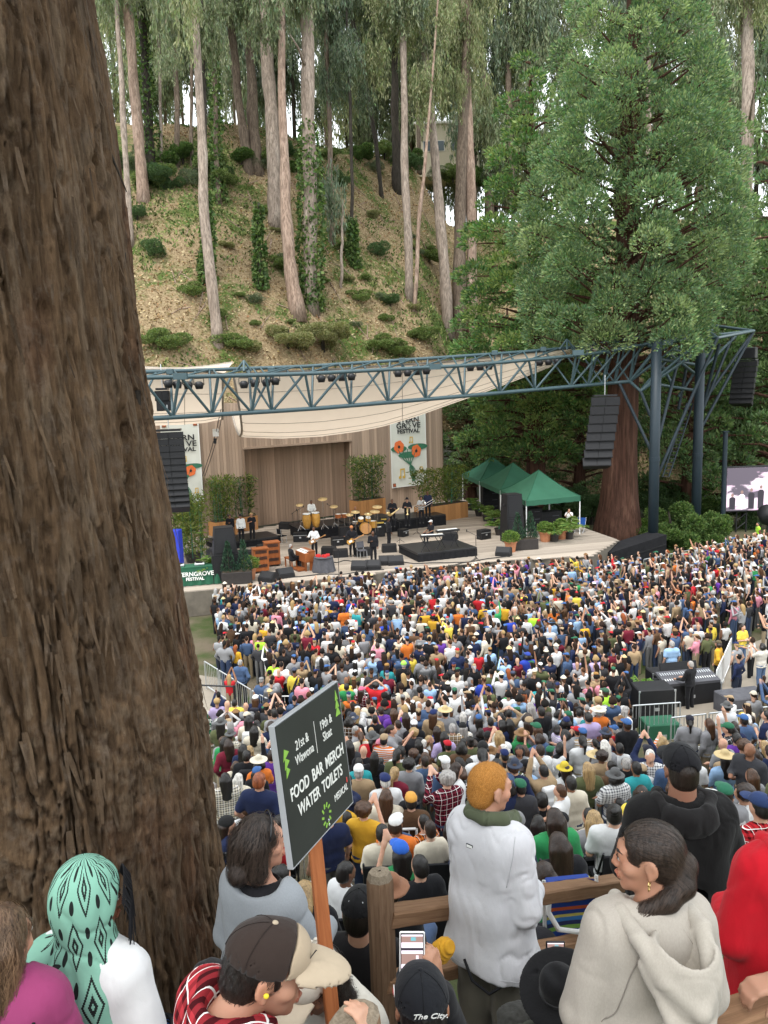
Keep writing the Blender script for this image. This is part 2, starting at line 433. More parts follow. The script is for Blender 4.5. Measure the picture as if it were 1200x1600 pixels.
simple('brass',(.8,.62,.32),.3,.1,4,.9,bump=0);simple('cymbal',(.75,.6,.33),.3,.1,8,.9,bump=0);simple('black_cloth',(.018,.018,.02),.95,.25,5,spec=.1);simple('grey_cloth',(.09,.09,.1),.95,.2,5,spec=.1)
simple('terracotta',(.45,.19,.095),.8,.15,6);simple('black_pot',(.035,.03,.028),.6,.2,6);simple('soil',(.06,.045,.03),.95,.3,20);simple('gold_paint',(.62,.42,.08),.5);simple('red_paint',(.6,.03,.03),.6,.1)
simple('blue_paint',(.03,.055,.5),.5,.06);simple('banner_white',(.68,.7,.64),.8,.05,1.5,bump=.05,bscale=3);simple('ink',(.03,.032,.035),.8,.05);simple('banner_orange',(.75,.17,.05),.8,.12,9);simple('banner_green',(.045,.17,.10),.8,.12,6);simple('banner_brown',(.27,.11,.065),.8)
simple('tent_green',(.03,.115,.07),.72,.1,1.2,spec=.3,bump=.12,bscale=4,bdist=.03);simple('cloth_green',(.02,.1,.055),.8,.12,2,bump=.15,bscale=5,bdist=.03);simple('white_print',(.82,.83,.8),.7,.03);simple('pink_print',(.7,.25,.6),.6,.05)
t=NT('sail');v=t.co();f=t.noise(v,.5,4);t.base(t.ramp(f,[(.3,(.64,.55,.45)),(.7,(.74,.655,.55))]));t.set(.85,0,.15)
tr=t.n('ShaderNodeBsdfTranslucent');tr.inputs[0].default_value=(.74,.62,.5,1);ms=t.n('ShaderNodeMixShader');ms.inputs[0].default_value=.45
t.l(t.b.outputs[0],ms.inputs[1]);t.l(tr.outputs[0],ms.inputs[2]);t.l(ms.outputs[0],t.out.inputs[0])
simple('sail_edge',(.30,.26,.22),.8);simple('cable',(.03,.03,.03),.6,bump=0);simple('sign_black',(.022,.026,.022),.55,.25,3,spec=.3,bump=.05,bscale=8);simple('sign_edge',(.3,.31,.32),.5,.05);simple('sign_text',(.72,.73,.68),.6,.04);simple('sign_lime',(.22,.42,.06),.6,.1);simple('sign_red',(.5,.06,.05),.6,.1)
simple('phone_black',(.012,.012,.014),.25,.1,spec=.5,bump=0);simple('phone_white',(.75,.75,.74),.3,.03,bump=0);simple('metal_gold',(.8,.58,.25),.25,.05,4,1.0,bump=0);simple('yellow_foam',(.75,.6,.05),.7,.1)
simple('fascia',(.15,.13,.105),.9,.3,2,bump=.4,bscale=20);simple('stone',(.36,.33,.27),.9,.25,4,bump=.6,bscale=14,bdist=.03);simple('house_paint',(.55,.49,.36),.8,.06);simple('glass',(.12,.15,.17),.15,.1,spec=.6,bump=0);simple('trim_paint',(.7,.68,.62),.7);simple('orange_strap',(.75,.22,.03),.6)  # fascia: base colour darkened so it carries the shade of the stage front
def oc_mat(name,rough,kind_=None,spec=.25,bscale=260,bump=.25,sheen=0.0,bd=.002):
 t=NT(name);oi=t.n('ShaderNodeObjectInfo');v=t.co();c=oi.outputs['Color'];g=t.noise(v,7,4)
 if kind_=='cloth':c=t.mix(t.ramp(g,[(.3,(0,0,0)),(.7,(.35,.35,.35))]),c,t.mix(1.0,c,(.72,.72,.74),'MULTIPLY'))
 if kind_=='heather':
  h=t.noise(t.co((1,1,.45)),190,3,.8);c=t.mix(t.ramp(h,[(.35,(0,0,0)),(.65,(.35,.35,.35))]),c,t.mix(1.0,c,(.7,.7,.72),'MULTIPLY'))
 if kind_=='skin':c=t.mix(t.ramp(g,[(.35,(0,0,0)),(.7,(.5,.5,.5))]),c,t.mix(1.0,c,(1.06,.78,.7),'MULTIPLY'));t.b.inputs['Subsurface Weight'].default_value=.06;t.b.inputs['Subsurface Radius'].default_value=(.02,.008,.004)
 if kind_=='buzz':h=t.noise(v,260,3,.8);c=t.mix(t.ramp(h,[(.3,(0,0,0)),(.7,(1,1,1))]),t.mix(1.0,c,(.5,.45,.42),'MULTIPLY'),t.mix(1.0,c,(1.35,1.3,1.25),'MULTIPLY'))
 if kind_=='hair':
  h=t.noise(t.co((30,30,3)),1.2,6,.75,.9);c=t.mix(t.ramp(h,[(.3,(0,0,0)),(.7,(1,1,1))]),t.mix(1.0,c,(.3,.28,.27),'MULTIPLY'),t.mix(1.0,c,(1.6,1.55,1.5),'MULTIPLY'))
 if kind_ in('plaid','stripe'):
  sx=t.n('ShaderNodeSeparateXYZ');t.l(v,sx.inputs[0])
  def band(o,fr,th):return t.math('GREATER_THAN',t.math('SINE',t.math('MULTIPLY',o,fr)),th)
  FQ=150;bz=band(sx.outputs[2],FQ,.1)
  if kind_=='plaid':
   bx=band(sx.outputs[0],FQ,.1);s=t.math('MULTIPLY',t.math('ADD',bx,bz),.5);c=t.mix(s,c,t.mix(1.0,c,(.12,.12,.14),'MULTIPLY'));c=t.mix(t.math('MAXIMUM',band(sx.outputs[2],FQ/2,.985),band(sx.outputs[0],FQ/2,.985)),c,(.75,.74,.72))
  else:c=t.mix(bz,c,(.6,.6,.6))
 t.base(c);t.set(rough,0,spec)
 if sheen:t.b.inputs['Sheen Weight'].default_value=sheen;t.b.inputs['Sheen Roughness'].default_value=.5
 if bump:
  if kind_=='hair':t.bump(t.noise(t.co((60,60,5)),2.0,5,.7,.5),bump,bd)
  elif kind_ in('cloth','heather','plaid','stripe'):
   wr=t.noise(t.co((1,1,.4)),12,3,.55,.25);t.bump(t.math('ADD',wr,t.math('MULTIPLY',t.noise(v,bscale,3),.06)),.14 if kind_=='heather' else .3,.03)
  else:t.bump(t.noise(v,bscale,3),bump,bd)
oc_mat('buzz',.75,'buzz',.2,420,.8,bd=.004);oc_mat('cloth',.92,'cloth',.12,sheen=.08);oc_mat('heather',.95,'heather',.08,sheen=.1);oc_mat('plaid',.92,'plaid',.12);oc_mat('stripe',.92,'stripe',.12);oc_mat('skin',.52,'skin',.35,90,.12);oc_mat('hair',.4,'hair',.45,bump=.9,bd=.006);oc_mat('plain',.6,None,.3,120,.1)
# ground and hillside
_SY=[-40,-8,0,2.2,3.7,5,7.6,9.4,10.8,15,22,24,400];_SZ=[14,9.6,8.6,7.6,7.0,6.2,4.8,3.8,3.15,1.75,0.12,0,0]
def ground_z(x,y):return np.interp(y,_SY,_SZ)
def wall_y(x):return np.where(x<5.2,65.6+(x-5.2)*.75,66.0+np.clip(x-5.2,0,4)*.5)-np.clip(-15-x,0,50)*-.5
def hill_z(x,y):
 x=np.asarray(x,float);y=np.asarray(y,float);n=y-wall_y(x)-.6
 b=8.2-7.4*sstep(4,10,x)
 p=np.stack([x*.09,y*.09,np.zeros_like(x)],-1);q=np.stack([x*.5,y*.5,np.zeros_like(x)],-1)
 k=np.clip(n,0,None)
 return b+.88*np.minimum(k,34)+.1*np.clip(k-34,0,None)+(1.3*fbm(p,3,3)+.22*fbm(q,3,9))*sstep(0,6,n)-9.0*sstep(0,-.8,n)*0
def land_z(x,y):return hill_z(x,y)if y>wall_y(np.array(x))+.6 else ground_z(x,y)
def hill_hit(px,py):
 """where the line of sight through a photo pixel meets the hillside"""
 v=ray(px,py);d=np.linspace(50,140,901);q=CAM+v*d[:,None]
 m=(q[:,2]<hill_z(q[:,0],q[:,1]))&(q[:,1]>wall_y(q[:,0])+.6);i=int(np.argmax(m))if m.any()else 500
 return q[i],d[i]
def sheet(name,xs,ys,zf,mat,smooth=True):
 X,Y=np.meshgrid(xs,ys);V=np.stack([X.ravel(),Y.ravel(),zf(X.ravel(),Y.ravel())],1);nx,ny=len(xs),len(ys)
 a=(np.arange(ny-1)[:,None]*nx+np.arange(nx-1)[None]).ravel()
 return kind(link(name,mesh_np(name,V,np.stack([a,a+1,a+nx+1,a+nx],1),smooth),mat),'structure')
sheet('ground',np.linspace(-420,420,15),np.array([-40,-20,-8,-4,0,1,2.2,3,3.7,5,6.2,7.6,9.4,12,15,18,22,24,30,40,52,60,80,300,700]),ground_z,'grass')
_xs=np.linspace(-60,70,200);_nn=np.concatenate([np.linspace(.6,40,84),np.array([44]),np.array([48,55,70,120,300])])
_X,_N=np.meshgrid(_xs,_nn);_Y=wall_y(_X.ravel())+_N.ravel();_V=np.stack([_X.ravel(),_Y,hill_z(_X.ravel(),_Y)],1)
_nx=len(_xs);_a=(np.arange(len(_nn)-1)[:,None]*_nx+np.arange(_nx-1)[None]).ravel()
kind(link('hillside',mesh_np('hillside',_V,np.stack([_a,_a+1,_a+_nx+1,_a+_nx],1),True),'litter_ground'),'structure')
n=64000;x=rng.uniform(-22,26,n);y=wall_y(x)+.8+rng.random(n)**1.15*42;z=hill_z(x,y)+.02
pt=fbm(np.stack([x*.13,y*.13,np.zeros(n)],1),4,21)+.6*fbm(np.stack([x*.6,y*.6,np.zeros(n)],1),3,31);gm=(pt>.0)
c=tint(n,(.28,.19,.095),.5,(.46,.37,.22),.35);cg=tint(n,(.1,.145,.045),.4,(.23,.25,.09),.35);c[gm]=cg[gm]
ax=rdir(n);ax[:,2]=np.abs(ax[:,2])*.5;ax[:,1]-=.3;ax[gm,2]+=.5
L=np.where(gm,rng.uniform(.16,.38,n),rng.uniform(.12,.3,n))
m=~gm|(rng.random(n)<.95)
V,F,C=leaf_quads(np.stack([x,y,z],1)[m],ax[m],L[m],L[m]*.55,c[m])
lt=kind(link('leaf_litter',mesh_np('leaf_litter',V,F,False,C),'litter'),'stuff');lt['label']='fallen leaves and low ivy covering the slope behind the stage'
tw=MB()
for k in range(130):
 x0=rng.uniform(-16,12);y0=wall_y(np.array(x0))+rng.uniform(1.5,34);a=rng.uniform(0,6.28);ln=rng.uniform(.6,2.6);p=[(x0+math.cos(a)*ln*u,y0+math.sin(a)*ln*u+.1*math.sin(u*5))for u in(0,.5,1)];tw.tube([(q[0],float(q[1]),float(hill_z(q[0],q[1]))+.06)for q in p],[.05,.04,.015],4)
tw=kind(tw.build('fallen_twigs','bark_pink'),'stuff');tw['label']='fallen twigs and bark strips on the slope'
def flat_patch(name,pts,mat,h=.004):
 V=np.array([(p[0],p[1],ground_z(p[0],p[1])+h)for p in pts]);return kind(MB().poly(V).build(name,mat),'structure')
def patch_px(name,pts,mat,h=.004):return flat_patch(name,[GZ(a,b,0)[:2]for a,b in pts],mat,h)
patch_px('path',[(1020,1165),(1230,1190),(1230,985),(1160,1010),(1125,1060),(1000,1100)],'path')
patch_px('pavement',[(285,1185),(420,1150),(345,1060),(280,1050)],'path',.006)
patch_px('path',[(230,938),(520,922),(520,908),(230,930)],'concrete',.005)
# big foreground trunk
t=thing('giant_tree','massive rough brown tree trunk filling the left edge of the view','tree',(-1.62,3.7,0))
zc=np.array([3,6.2,6.9,7.6,8.4,9.2,10.0,10.8,11.6,12.6,14,20])
sil={1600:345,1500:336,1400:326,1200:313,1000:289,800:263,600:236,400:211,200:181,0:150}
DT=3.7;_pz=[];_pxx=[]
for py,pxx in sil.items():
 q=P(pxx,py,DT-.1);_pz.append(q[2]);_pxx.append(q[0])
_o=np.argsort(_pz);_pz=np.array(_pz)[_o];_pxx=np.array(_pxx)[_o]
def edge_x(z):return np.where(z>_pz[-1],_pxx[-1]-(z-_pz[-1])*.1,np.where(z<_pz[0],_pxx[0]+(_pz[0]-z)*.12,np.interp(z,_pz,_pxx)))
def rad_t(z):return .80-.03*(z-8)+.12*sstep(7.2,6.0,z)*1.0
za=np.concatenate([np.linspace(4.5,6.6,40),np.linspace(6.6,13.0,450)[1:],np.linspace(13,22,40)[1:]])
ang=np.concatenate([np.linspace(-1.95,.5,250),np.linspace(.5,2*PI-1.95,60)[1:-1]])
A,Z=np.meshgrid(ang,za);A=A.ravel();Z=Z.ravel();R0=rad_t(Z);cx=edge_x(Z)-R0-.055*sstep(12.3,10.6,Z)
ARC=A*.8
def bark_h(s,z,lowmix):
 o=s*0;w1=fbm(np.stack([s*4,z*.9,o],1),3,41);w2=fbm(np.stack([s*13,z*3.2,o+3],1),3,43)
 rid=lambda us,vs,wu,sd:1-np.abs(fbm(np.stack([s*us+w1*wu+w2*.5,z*vs+w2*.35,o+sd],1),3,sd))
 r1,r2,r3=rid(9,.55,1.6,51),rid(20,1.3,1.4,52),rid(44,3.6,1.2,53);gate=sstep(-.25,.35,fbm(np.stack([s*2.2,z*.8,o],1),3,77))
 h=-.05*sstep(.9,1.0,r1)*(.35+.65*gate)-.022*sstep(.9,1.0,r2)*(.4+.6*gate)-.007*sstep(.86,1.0,r3)
 f1,f2,ci=worley2(s*17+w1*2.2+w2*.8,z*(1.5+2.0*lowmix)+w1+w2*.4,5);g1,g2,cj=worley2(s*34+w2*1.6,z*(4+4*lowmix)+w2,9)
 h+=.013*(ci-.5)*sstep(0,.1,f2-f1)+.006*(cj-.5)*sstep(0,.12,g2-g1)+.007*fbm(np.stack([s*16,z*1.6,o],1),3,60)+.004*fbm(np.stack([s*75,z*6,o],1),3,61)
 k1,k2,kc=worley2(s*4.2,z*3.1,15);h+=-.03*sstep(.17,.03,k1+.1*w2)*(kc>.6)
 return h,ci,cj
lowm=sstep(9.4,8.2,Z)
h,ci,cj=bark_h(ARC,Z,lowm)
big=.05*fbm(np.stack([np.cos(A)*2.2,np.sin(A)*2.2,Z*.5],1),3,71)
flare=.16*sstep(7.4,6.0,Z)*(.5+.5*np.sin(A*5+1))
rr=R0+h+big*sstep(.0,.4,np.abs(A))+flare
V=np.stack([cx+np.cos(A)*rr,DT+np.sin(A)*rr,Z],1)
tone=.7+.55*ci+.25*(cj-.5)
colr=np.array([.104,.068,.04])[None]*tone[:,None];gy=sstep(.62,.95,cj)[:,None]*.6;colr=colr*(1-gy)+gy*np.array([.14,.108,.076])[None]
rd=sstep(.25,.6,fbm(np.stack([ARC*3,Z*1.5,ARC*0],1),3,91))[:,None]*.6;colr=colr*(1-rd)+rd*np.array([.1,.052,.03])[None]*tone[:,None]
nx,ny=len(ang),len(za);a=np.arange(ny-1)[:,None]*nx+np.arange(nx)[None];b=np.arange(ny-1)[:,None]*nx+(np.arange(nx)[None]+1)%nx
F=np.stack([a,b,b+nx,a+nx],-1).reshape(-1,4)
o=link('trunk',mesh_np('trunk',V-np.array([-1.62,3.7,0]),F,True,colr),'bark_big',t)
nf=520;fa=rng.uniform(-1.9,.12,nf);fz=rng.uniform(6.8,12.9,nf);fl=rng.uniform(.05,.26,nf)*rng.random(nf)**.5+.03;fw=fl*rng.uniform(.06,.16,nf)+.006;FV=[];FC=[]
tr0=rad_t(fz)+.012;tl_=rng.normal(size=nf)*.12;cu=rng.uniform(.004,.022,nf)
for j in range(4):
 u=j/3;zz=fz-fl*u;rr_=tr0+.004+cu*u**2.2;wv=fw*(1-.65*u)*(.55 if j==0 else 1);cx_=edge_x(zz)-rad_t(zz)-.055*sstep(12.3,10.6,zz);aa=fa+tl_*u*fl/.8
 for sg in(-1,1):a2=aa+sg*wv/.8*.5;FV.append(np.stack([cx_+np.cos(a2)*rr_,DT+np.sin(a2)*rr_,zz],1));FC.append(np.tile(np.array([.1,.07,.045]),(nf,1))*rng.uniform(.55,1.25,(nf,1)))
FV=np.stack(FV,1).reshape(-1,3);FC=np.repeat(FC[0],8,0);b_=np.arange(nf)[:,None]*8+np.array([0,2,4])[None];FQ=np.stack([b_,b_+1,b_+3,b_+2],-1).reshape(-1,4)
kind(link('bark_flakes',mesh_np('bark_flakes',FV-np.array([-1.62,3.7,0]),FQ,True,FC),'bark_big',t),'stuff')
for(pts,wd)in[([(163,95),(166,140),(169,185)],.012),([(180,205),(196,245),(219,300)],.008),([(213,395),(217,460),(224,520)],.013),([(236,610),(240,700),(250,770)],.014)]:
 Q=[P(a-21,b,DT-.1)-np.array([-1.62,3.7,0])for a,b in pts];MB().tube(Q,[wd,wd*.8,wd*.3],6,True,.4).build('bark_strip','bark_dark',t,smooth=True)
 # foliage pieces shared by many trees
def droop_clump(seed,n_tw=46,per=34,col=(.17,.205,.115),alt=(.28,.3,.175)):
 parts=[]
 for k in range(n_tw):
  p0=rdir(1)[0]*np.array([1.25,1.25,1.3])*rng.random()**.4+np.array([0,0,.8]);ln=rng.uniform(.8,2.0);tt=np.sort(rng.random(per))
  side=rng.normal(size=3)*.25;pos=p0+np.outer(tt,np.array([side[0],side[1],-ln]))+rng.normal(size=(per,3))*.09
  ax=np.stack([rng.normal(size=per)*.45,rng.normal(size=per)*.45,-1+rng.normal(size=per)*.25],1)
  L=rng.uniform(.2,.42,per);parts.append(leaf_quads(pos,ax,L,L*.24,tint(per,col,.35,alt,.25)))
 return leafmesh('foliage',parts)
DROOP=[droop_clump(i)for i in range(3)]+[droop_clump(9,40,30,(.2,.225,.105),(.32,.32,.18)),droop_clump(8,44,32,(.125,.165,.105),(.19,.22,.145))]
_gt=bpy.data.objects[[o.name for o in bpy.data.objects if o.get('label','').startswith('massive rough')][0]];_gl=np.array(_gt.location)
for k in range(46):  # crown overhead, out of view, added to shade the trunk and foreground people
 a=k*2.4;r=1.2+6.2*math.sqrt((k+.5)/46);p=np.array([-2.2+r*math.cos(a),2.2+r*math.sin(a)*.85,21.5+rng.uniform(-.5,5)]);o=link('foliage',DROOP[k%5],None,_gt);o.location=p-_gl;v=rng.uniform(1.5,2.0);o.scale=(v,v,v*.9);o.rotation_euler=(0,0,a)
 if k%4==0:MB().tube([np.array([-2.6,3.9,17.5+k*.08])-_gl,(np.array([-2.5,3.5,19.0])+p)/2-_gl,p-_gl],[.16,.1,.04],7).build('limb','bark_brown',_gt,smooth=True)
def puff(n,col,alt,palt,size,flat=1.0,hollow=.55,up=.5):
 d=rdir(n);r=hollow+(1-hollow)*rng.random(n)**.5;pos=d*r[:,None]*np.array([1,1,flat]);bumpy=1+.22*fbm(d*2.4+rng.random()*50,3,int(rng.integers(99)))
 pos*=bumpy[:,None];ax=d+rng.normal(size=(n,3))*.6+np.array([0,0,up]);L=size*rng.uniform(.6,1.4,n)
 return leaf_quads(pos,ax,L,L*.5,tint(n,col,.35,alt,palt))
SHRUB={k:leafmesh('foliage',[puff(nn,c,a,pa,sz,fl)])for k,(nn,c,a,pa,sz,fl)in dict(dark=(1700,(.055,.1,.04),(.1,.16,.06),.3,.16,.85),ivy=(1300,(.11,.16,.05),(.21,.25,.09),.4,.22,.65),bright=(2000,(.10,.18,.035),(.2,.28,.07),.3,.17,.85),laurel=(1800,(.07,.125,.035),(.14,.2,.06),.35,.24,.9),grey=(1600,(.1,.13,.075),(.17,.19,.11),.3,.14,1.0),straw=(1600,(.2,.21,.09),(.3,.28,.14),.4,.2,.8)).items()}
for m in list(SHRUB.values())+DROOP:m.materials.append(MATS['leaf'])
def shrub(kind_,loc,s,label,group='shrubs on the slope',name='shrub',stretch=1.0):
 t=thing(name,label,'shrub',loc,rng.uniform(0,6),group)
 k=max(4,int(round(2.6*s*s)));u=min(.62,s*.55)
 for i in range(k):
  a=i*2.4;r=max(s-.45,s*.75)*math.sqrt((i+.3)/k)*rng.uniform(.7,1.35);o=link('foliage',SHRUB[kind_],None,t);v=u*rng.uniform(.8,1.25);o.scale=(v*rng.uniform(.85,1.2),v,v*rng.uniform(.75,1.05)*(.55+.45*min(1,stretch)))
  o.location=(r*math.cos(a),r*math.sin(a),u*.35+rng.random()*s*stretch*1.0*math.sqrt(max(0,1-(r/s)**2)));o.rotation_euler=(0,0,rng.uniform(0,6))
 MB().tube([(0,0,-.3),(.02*s,0,s*.5),(.1*s,.05*s,s*stretch)],[.07*s,.05*s,.02*s],6).build('stem','bark_dark',t)
 return t
_ON='first second third fourth fifth sixth seventh eighth ninth tenth eleventh twelfth thirteenth fourteenth fifteenth sixteenth seventeenth eighteenth nineteenth'.split()
def ordinal(k):return _ON[k]if k<19 else['twentieth','thirtieth'][(k-19)//10]if(k-19)%10==0 else['twenty-','thirty-'][(k-19)//10]+_ON[(k-19)%10-1]
# eucalyptus on the slope
EUC=[([(340,538),(330,440),(318,300),(311,150),(303,0)],(24,14),'bark_pale',40,5,0,None,'pale grey eucalyptus with a bare straight trunk, lowest on the slope beside the big trunk'),([(465,490),(452,400),(444,300),(441,150),(438,0)],(30,13),'bark_pink',60,6,1,None,'pinkish eucalyptus with a stub halfway, rooted just above the stage canopy'),([(431,352),(427,250),(420,120),(414,0)],(30,22),'bark_pale',30,5,1,None,'broad pale eucalyptus with peeling trunk behind the pinkish one'),([(388,268),(378,190),(366,90),(356,0)],(20,13),'bark_brown',15,4,0,None,'leaning brown eucalyptus of the pair at the top of the slope'),([(400,266),(396,180),(390,90),(385,0)],(25,15),'bark_brown',10,4,2,None,'upright brown eucalyptus of the pair at the top of the slope'),([(224,314),(216,210),(206,100),(200,0)],(24,19),'bark_pink',20,4,0,None,'thick tan eucalyptus close to the big trunk at the far left'),([(204,385),(196,250),(189,120),(183,0)],(14,9),'bark_pale',20,3,0,None,'slim pale eucalyptus nearest the right edge of the big trunk'),([(236,274),(231,180),(226,90),(220,0)],(19,15),'bark_dark',0,3,2,(10,250),'dark ivy-wrapped eucalyptus trunk at the top left of the slope'),([(341,320),(337,200),(334,100),(330,0)],(11,8),'bark_brown',10,4,2,(20,300),'slim brown eucalyptus behind the bare grey trunk'),([(277,262),(276,150),(275,60),(272,0)],(12,9),'bark_brown',20,9,2,None,'leafy eucalyptus hung with dark foliage left of the bare grey trunk'),([(486,482),(484,350),(482,200),(480,60),(478,0)],(28,26),'bark_pale',20,9,1,(190,470),'thick pale eucalyptus with its lower trunk covered in green ivy'),([(640,470),(634,300),(631,150),(628,0)],(17,12),'bark_pale',30,9,3,None,'tall straight pale grey eucalyptus above the middle of the truss'),([(646,490),(655,350),(664,250),(672,150)],(9,5),'bark_pink',150,2,3,None,'thin slanting young eucalyptus beside the straight pale one'),([(700,520),(692,400),(683,280),(675,170),(662,60)],(24,13),'bark_pale',70,8,3,None,'pale smooth eucalyptus leaning left, right of the straight grey one'),([(740,556),(738,400),(735,250),(728,100),(722,0)],(22,15),'bark_pink',60,10,3,None,'tall reddish eucalyptus standing against the left side of the conifers'),([(716,530),(719,400),(722,250),(726,150)],(28,20),'bark_brown',150,4,3,None,'broad brown eucalyptus half hidden behind the reddish one'),([(533,452),(534,380),(535,312)],(6,5),'bark_pale',300,1,4,None,'short pale sapling trunk standing alone on the open slope'),([(551,418),(550,330),(549,240),(546,150)],(8,6),'bark_dark',140,6,4,(340,415),'slim dark tree with ivy around its foot, right of the sapling'),([(518,382),(516,250),(512,120),(508,0)],(11,8),'bark_brown',10,9,4,None,'slim brown eucalyptus behind the ivy-covered trunk'),([(597,310),(585,210),(566,100),(545,0)],(9,7),'bark_dark',10,7,4,None,'dark crooked eucalyptus leaning left near the skyline'),([(620,298),(618,200),(616,80)],(19,13),'bark_dark',60,7,4,None,'dark stout tree trunk on the skyline left of the house'),([(405,452),(404,380),(403,318)],(9,6),'bark_dark',330,0,4,(318,450),'short stump wholly wrapped in ivy in the middle of the slope'),([(323,445),(322,330),(320,240)],(14,9),'bark_dark',215,3,2,(300,440),'ivy-clad trunk directly behind the bare grey eucalyptus'),([(765,330),(760,200),(756,90),(752,0)],(15,11),'bark_brown',10,8,3,None,'brown eucalyptus rising behind the smaller conifer'),([(800,300),(797,180),(794,80),(790,0)],(14,10),'bark_brown',10,9,4,None,'brown eucalyptus between the smaller conifer and the giant one'),([(1168,700),(1166,440),(1166,300),(1168,150),(1166,0)],(24,24),'bark_pale',30,8,3,None,'pale peeling eucalyptus at the far right behind the hanging speakers'),([(1095,300),(1093,130),(1090,0)],(12,9),'bark_brown',10,8,4,None,'brown eucalyptus right of the giant conifer top'),([(1015,300),(1012,130),(1010,0)],(12,10),'bark_pale',10,6,4,None,'grey eucalyptus glimpsed behind the giant conifer'),([(446,280),(444,200),(442,120),(440,0)],(9,7),'bark_brown',5,5,2,None,'slim brown eucalyptus on the skyline behind the broad pale one'),([(300,262),(299,150),(297,0)],(8,6),'bark_brown',5,7,0,None,'thin brown eucalyptus on the skyline left of the bare grey trunk'),([(655,262),(652,150),(650,0)],(9,7),'bark_brown',5,7,3,None,'thin brown eucalyptus on the skyline in front of the house'),([(252,268),(250,150),(247,0)],(7,6),'bark_pale',5,7,0,None,'thin pale eucalyptus on the skyline right of the ivy-wrapped trunk'),]
for pts,wd,bk,fy,ncl,dk,ivy,lab in EUC:
 b0,d=hill_hit(*pts[0]);d=d+.1
 t=thing('eucalyptus_tree',lab,'tree',b0,0,'eucalyptus trees on the slope behind the stage')
 Q=[P(a,b,d)-b0 for a,b in pts];s=d/FPX
 ws=np.linspace(wd[0],wd[1],len(Q))*s/2*.78;fl=[ws[0]*1.35]
 if pts[-1][1]<=100 or ncl>=2:
  e=Q[-1]+(Q[-1]-Q[-2])/np.linalg.norm(Q[-1]-Q[-2])*(12 if pts[-1][1]<=100 else 20);Q.append(e);ws=np.append(ws,ws[-1]*.35)
 Q=np.array(Q);tt=np.linspace(0,1,22);u0=np.linspace(0,1,len(Q));C=np.stack([np.interp(tt,u0,Q[:,k])for k in range(3)],1);rr=np.interp(tt,u0,ws)
 C[1:-1]=.25*C[:-2]+.5*C[1:-1]+.25*C[2:]
 C+=np.stack([fbm(np.stack([tt*6+b0[0],tt*0,tt*0],1),2,5),fbm(np.stack([tt*6+b0[0],tt*0+9,tt*0],1),2,6),tt*0],1)*.12*(tt>0)[:,None]
 rr[0]*=1.3;rr*=1+.06*rng.normal(size=22);C[0,2]-=.8
 MB().tube(C,rr,10).build('trunk',bk,t,smooth=True)
 zf=P(pts[0][0],fy,d)[2]-b0[2];ztop=C[-1][2]
 for k in range(1 if ncl>4 else 0):
  i=rng.integers(11,20);a=rng.uniform(0,2*PI);ln=rng.uniform(2,4.5);p=C[i]
  MB().tube([p,p+np.array([math.cos(a)*ln*.5,math.sin(a)*ln*.5,ln*.5]),p+np.array([math.cos(a)*ln,math.sin(a)*ln,ln*.75])],[rr[i]*.28,rr[i]*.18,.02],6).build('limb',bk,t,smooth=True)
 for k in range(int(ncl*(1.8 if pts[0][0]<540 else 2.6))):
  zz=zf+(min(ztop,zf+16)-zf)*rng.random()**1.2 if ztop>zf else ztop
  i=int(np.argmin(np.abs(C[:,2]-zz)));a=rng.uniform(0,2*PI);r_=rng.uniform(.4,3.2)
  o=link('foliage',DROOP[dk if rng.random()<.75 else int(rng.integers(5))],None,t);sc=rng.uniform(.8,1.45)
  o.location=(C[i][0]+math.cos(a)*r_,C[i][1]+math.sin(a)*r_,zz);o.scale=(sc*rng.uniform(.7,1.1),sc,sc*rng.uniform(1,1.5));o.rotation_euler=(0,0,rng.uniform(0,6))
 if ivy:
  z1=P(pts[0][0],ivy[0],d)[2]-b0[2];n=2600 if bk=='bark_pale' else 1300;zz=z1*rng.random(n)**1.15;ii=np.clip(np.searchsorted(C[:,2],zz),0,21);cc=C[ii];a=rng.uniform(0,2*PI,n)
  lump=1+.5*fbm(np.stack([np.cos(a)*1.5,np.sin(a)*1.5,zz*.5],1),3,5);rad=(rr[ii]*1.1+.28*(1.15-zz/z1*.7))*lump
  if bk=='bark_pale':rad+=.3*sstep(0,.35,zz/z1)*sstep(1,.6,zz/z1);rad*=rng.uniform(.8,1,n)
  pos=np.stack([cc[:,0]+np.cos(a)*rad,cc[:,1]+np.sin(a)*rad,zz],1);ax=np.stack([np.cos(a)*.35,np.sin(a)*.35,rng.normal(size=n)*.5-.5],1)+rng.normal(size=(n,3))*.45
  L=rng.uniform(.2,.46,n);link('ivy',leafmesh('ivy',[leaf_quads(pos,ax,L,L*.7,tint(n,(.065,.115,.032),.4,(.15,.21,.065),.3))]),'leaf',t)
k=0
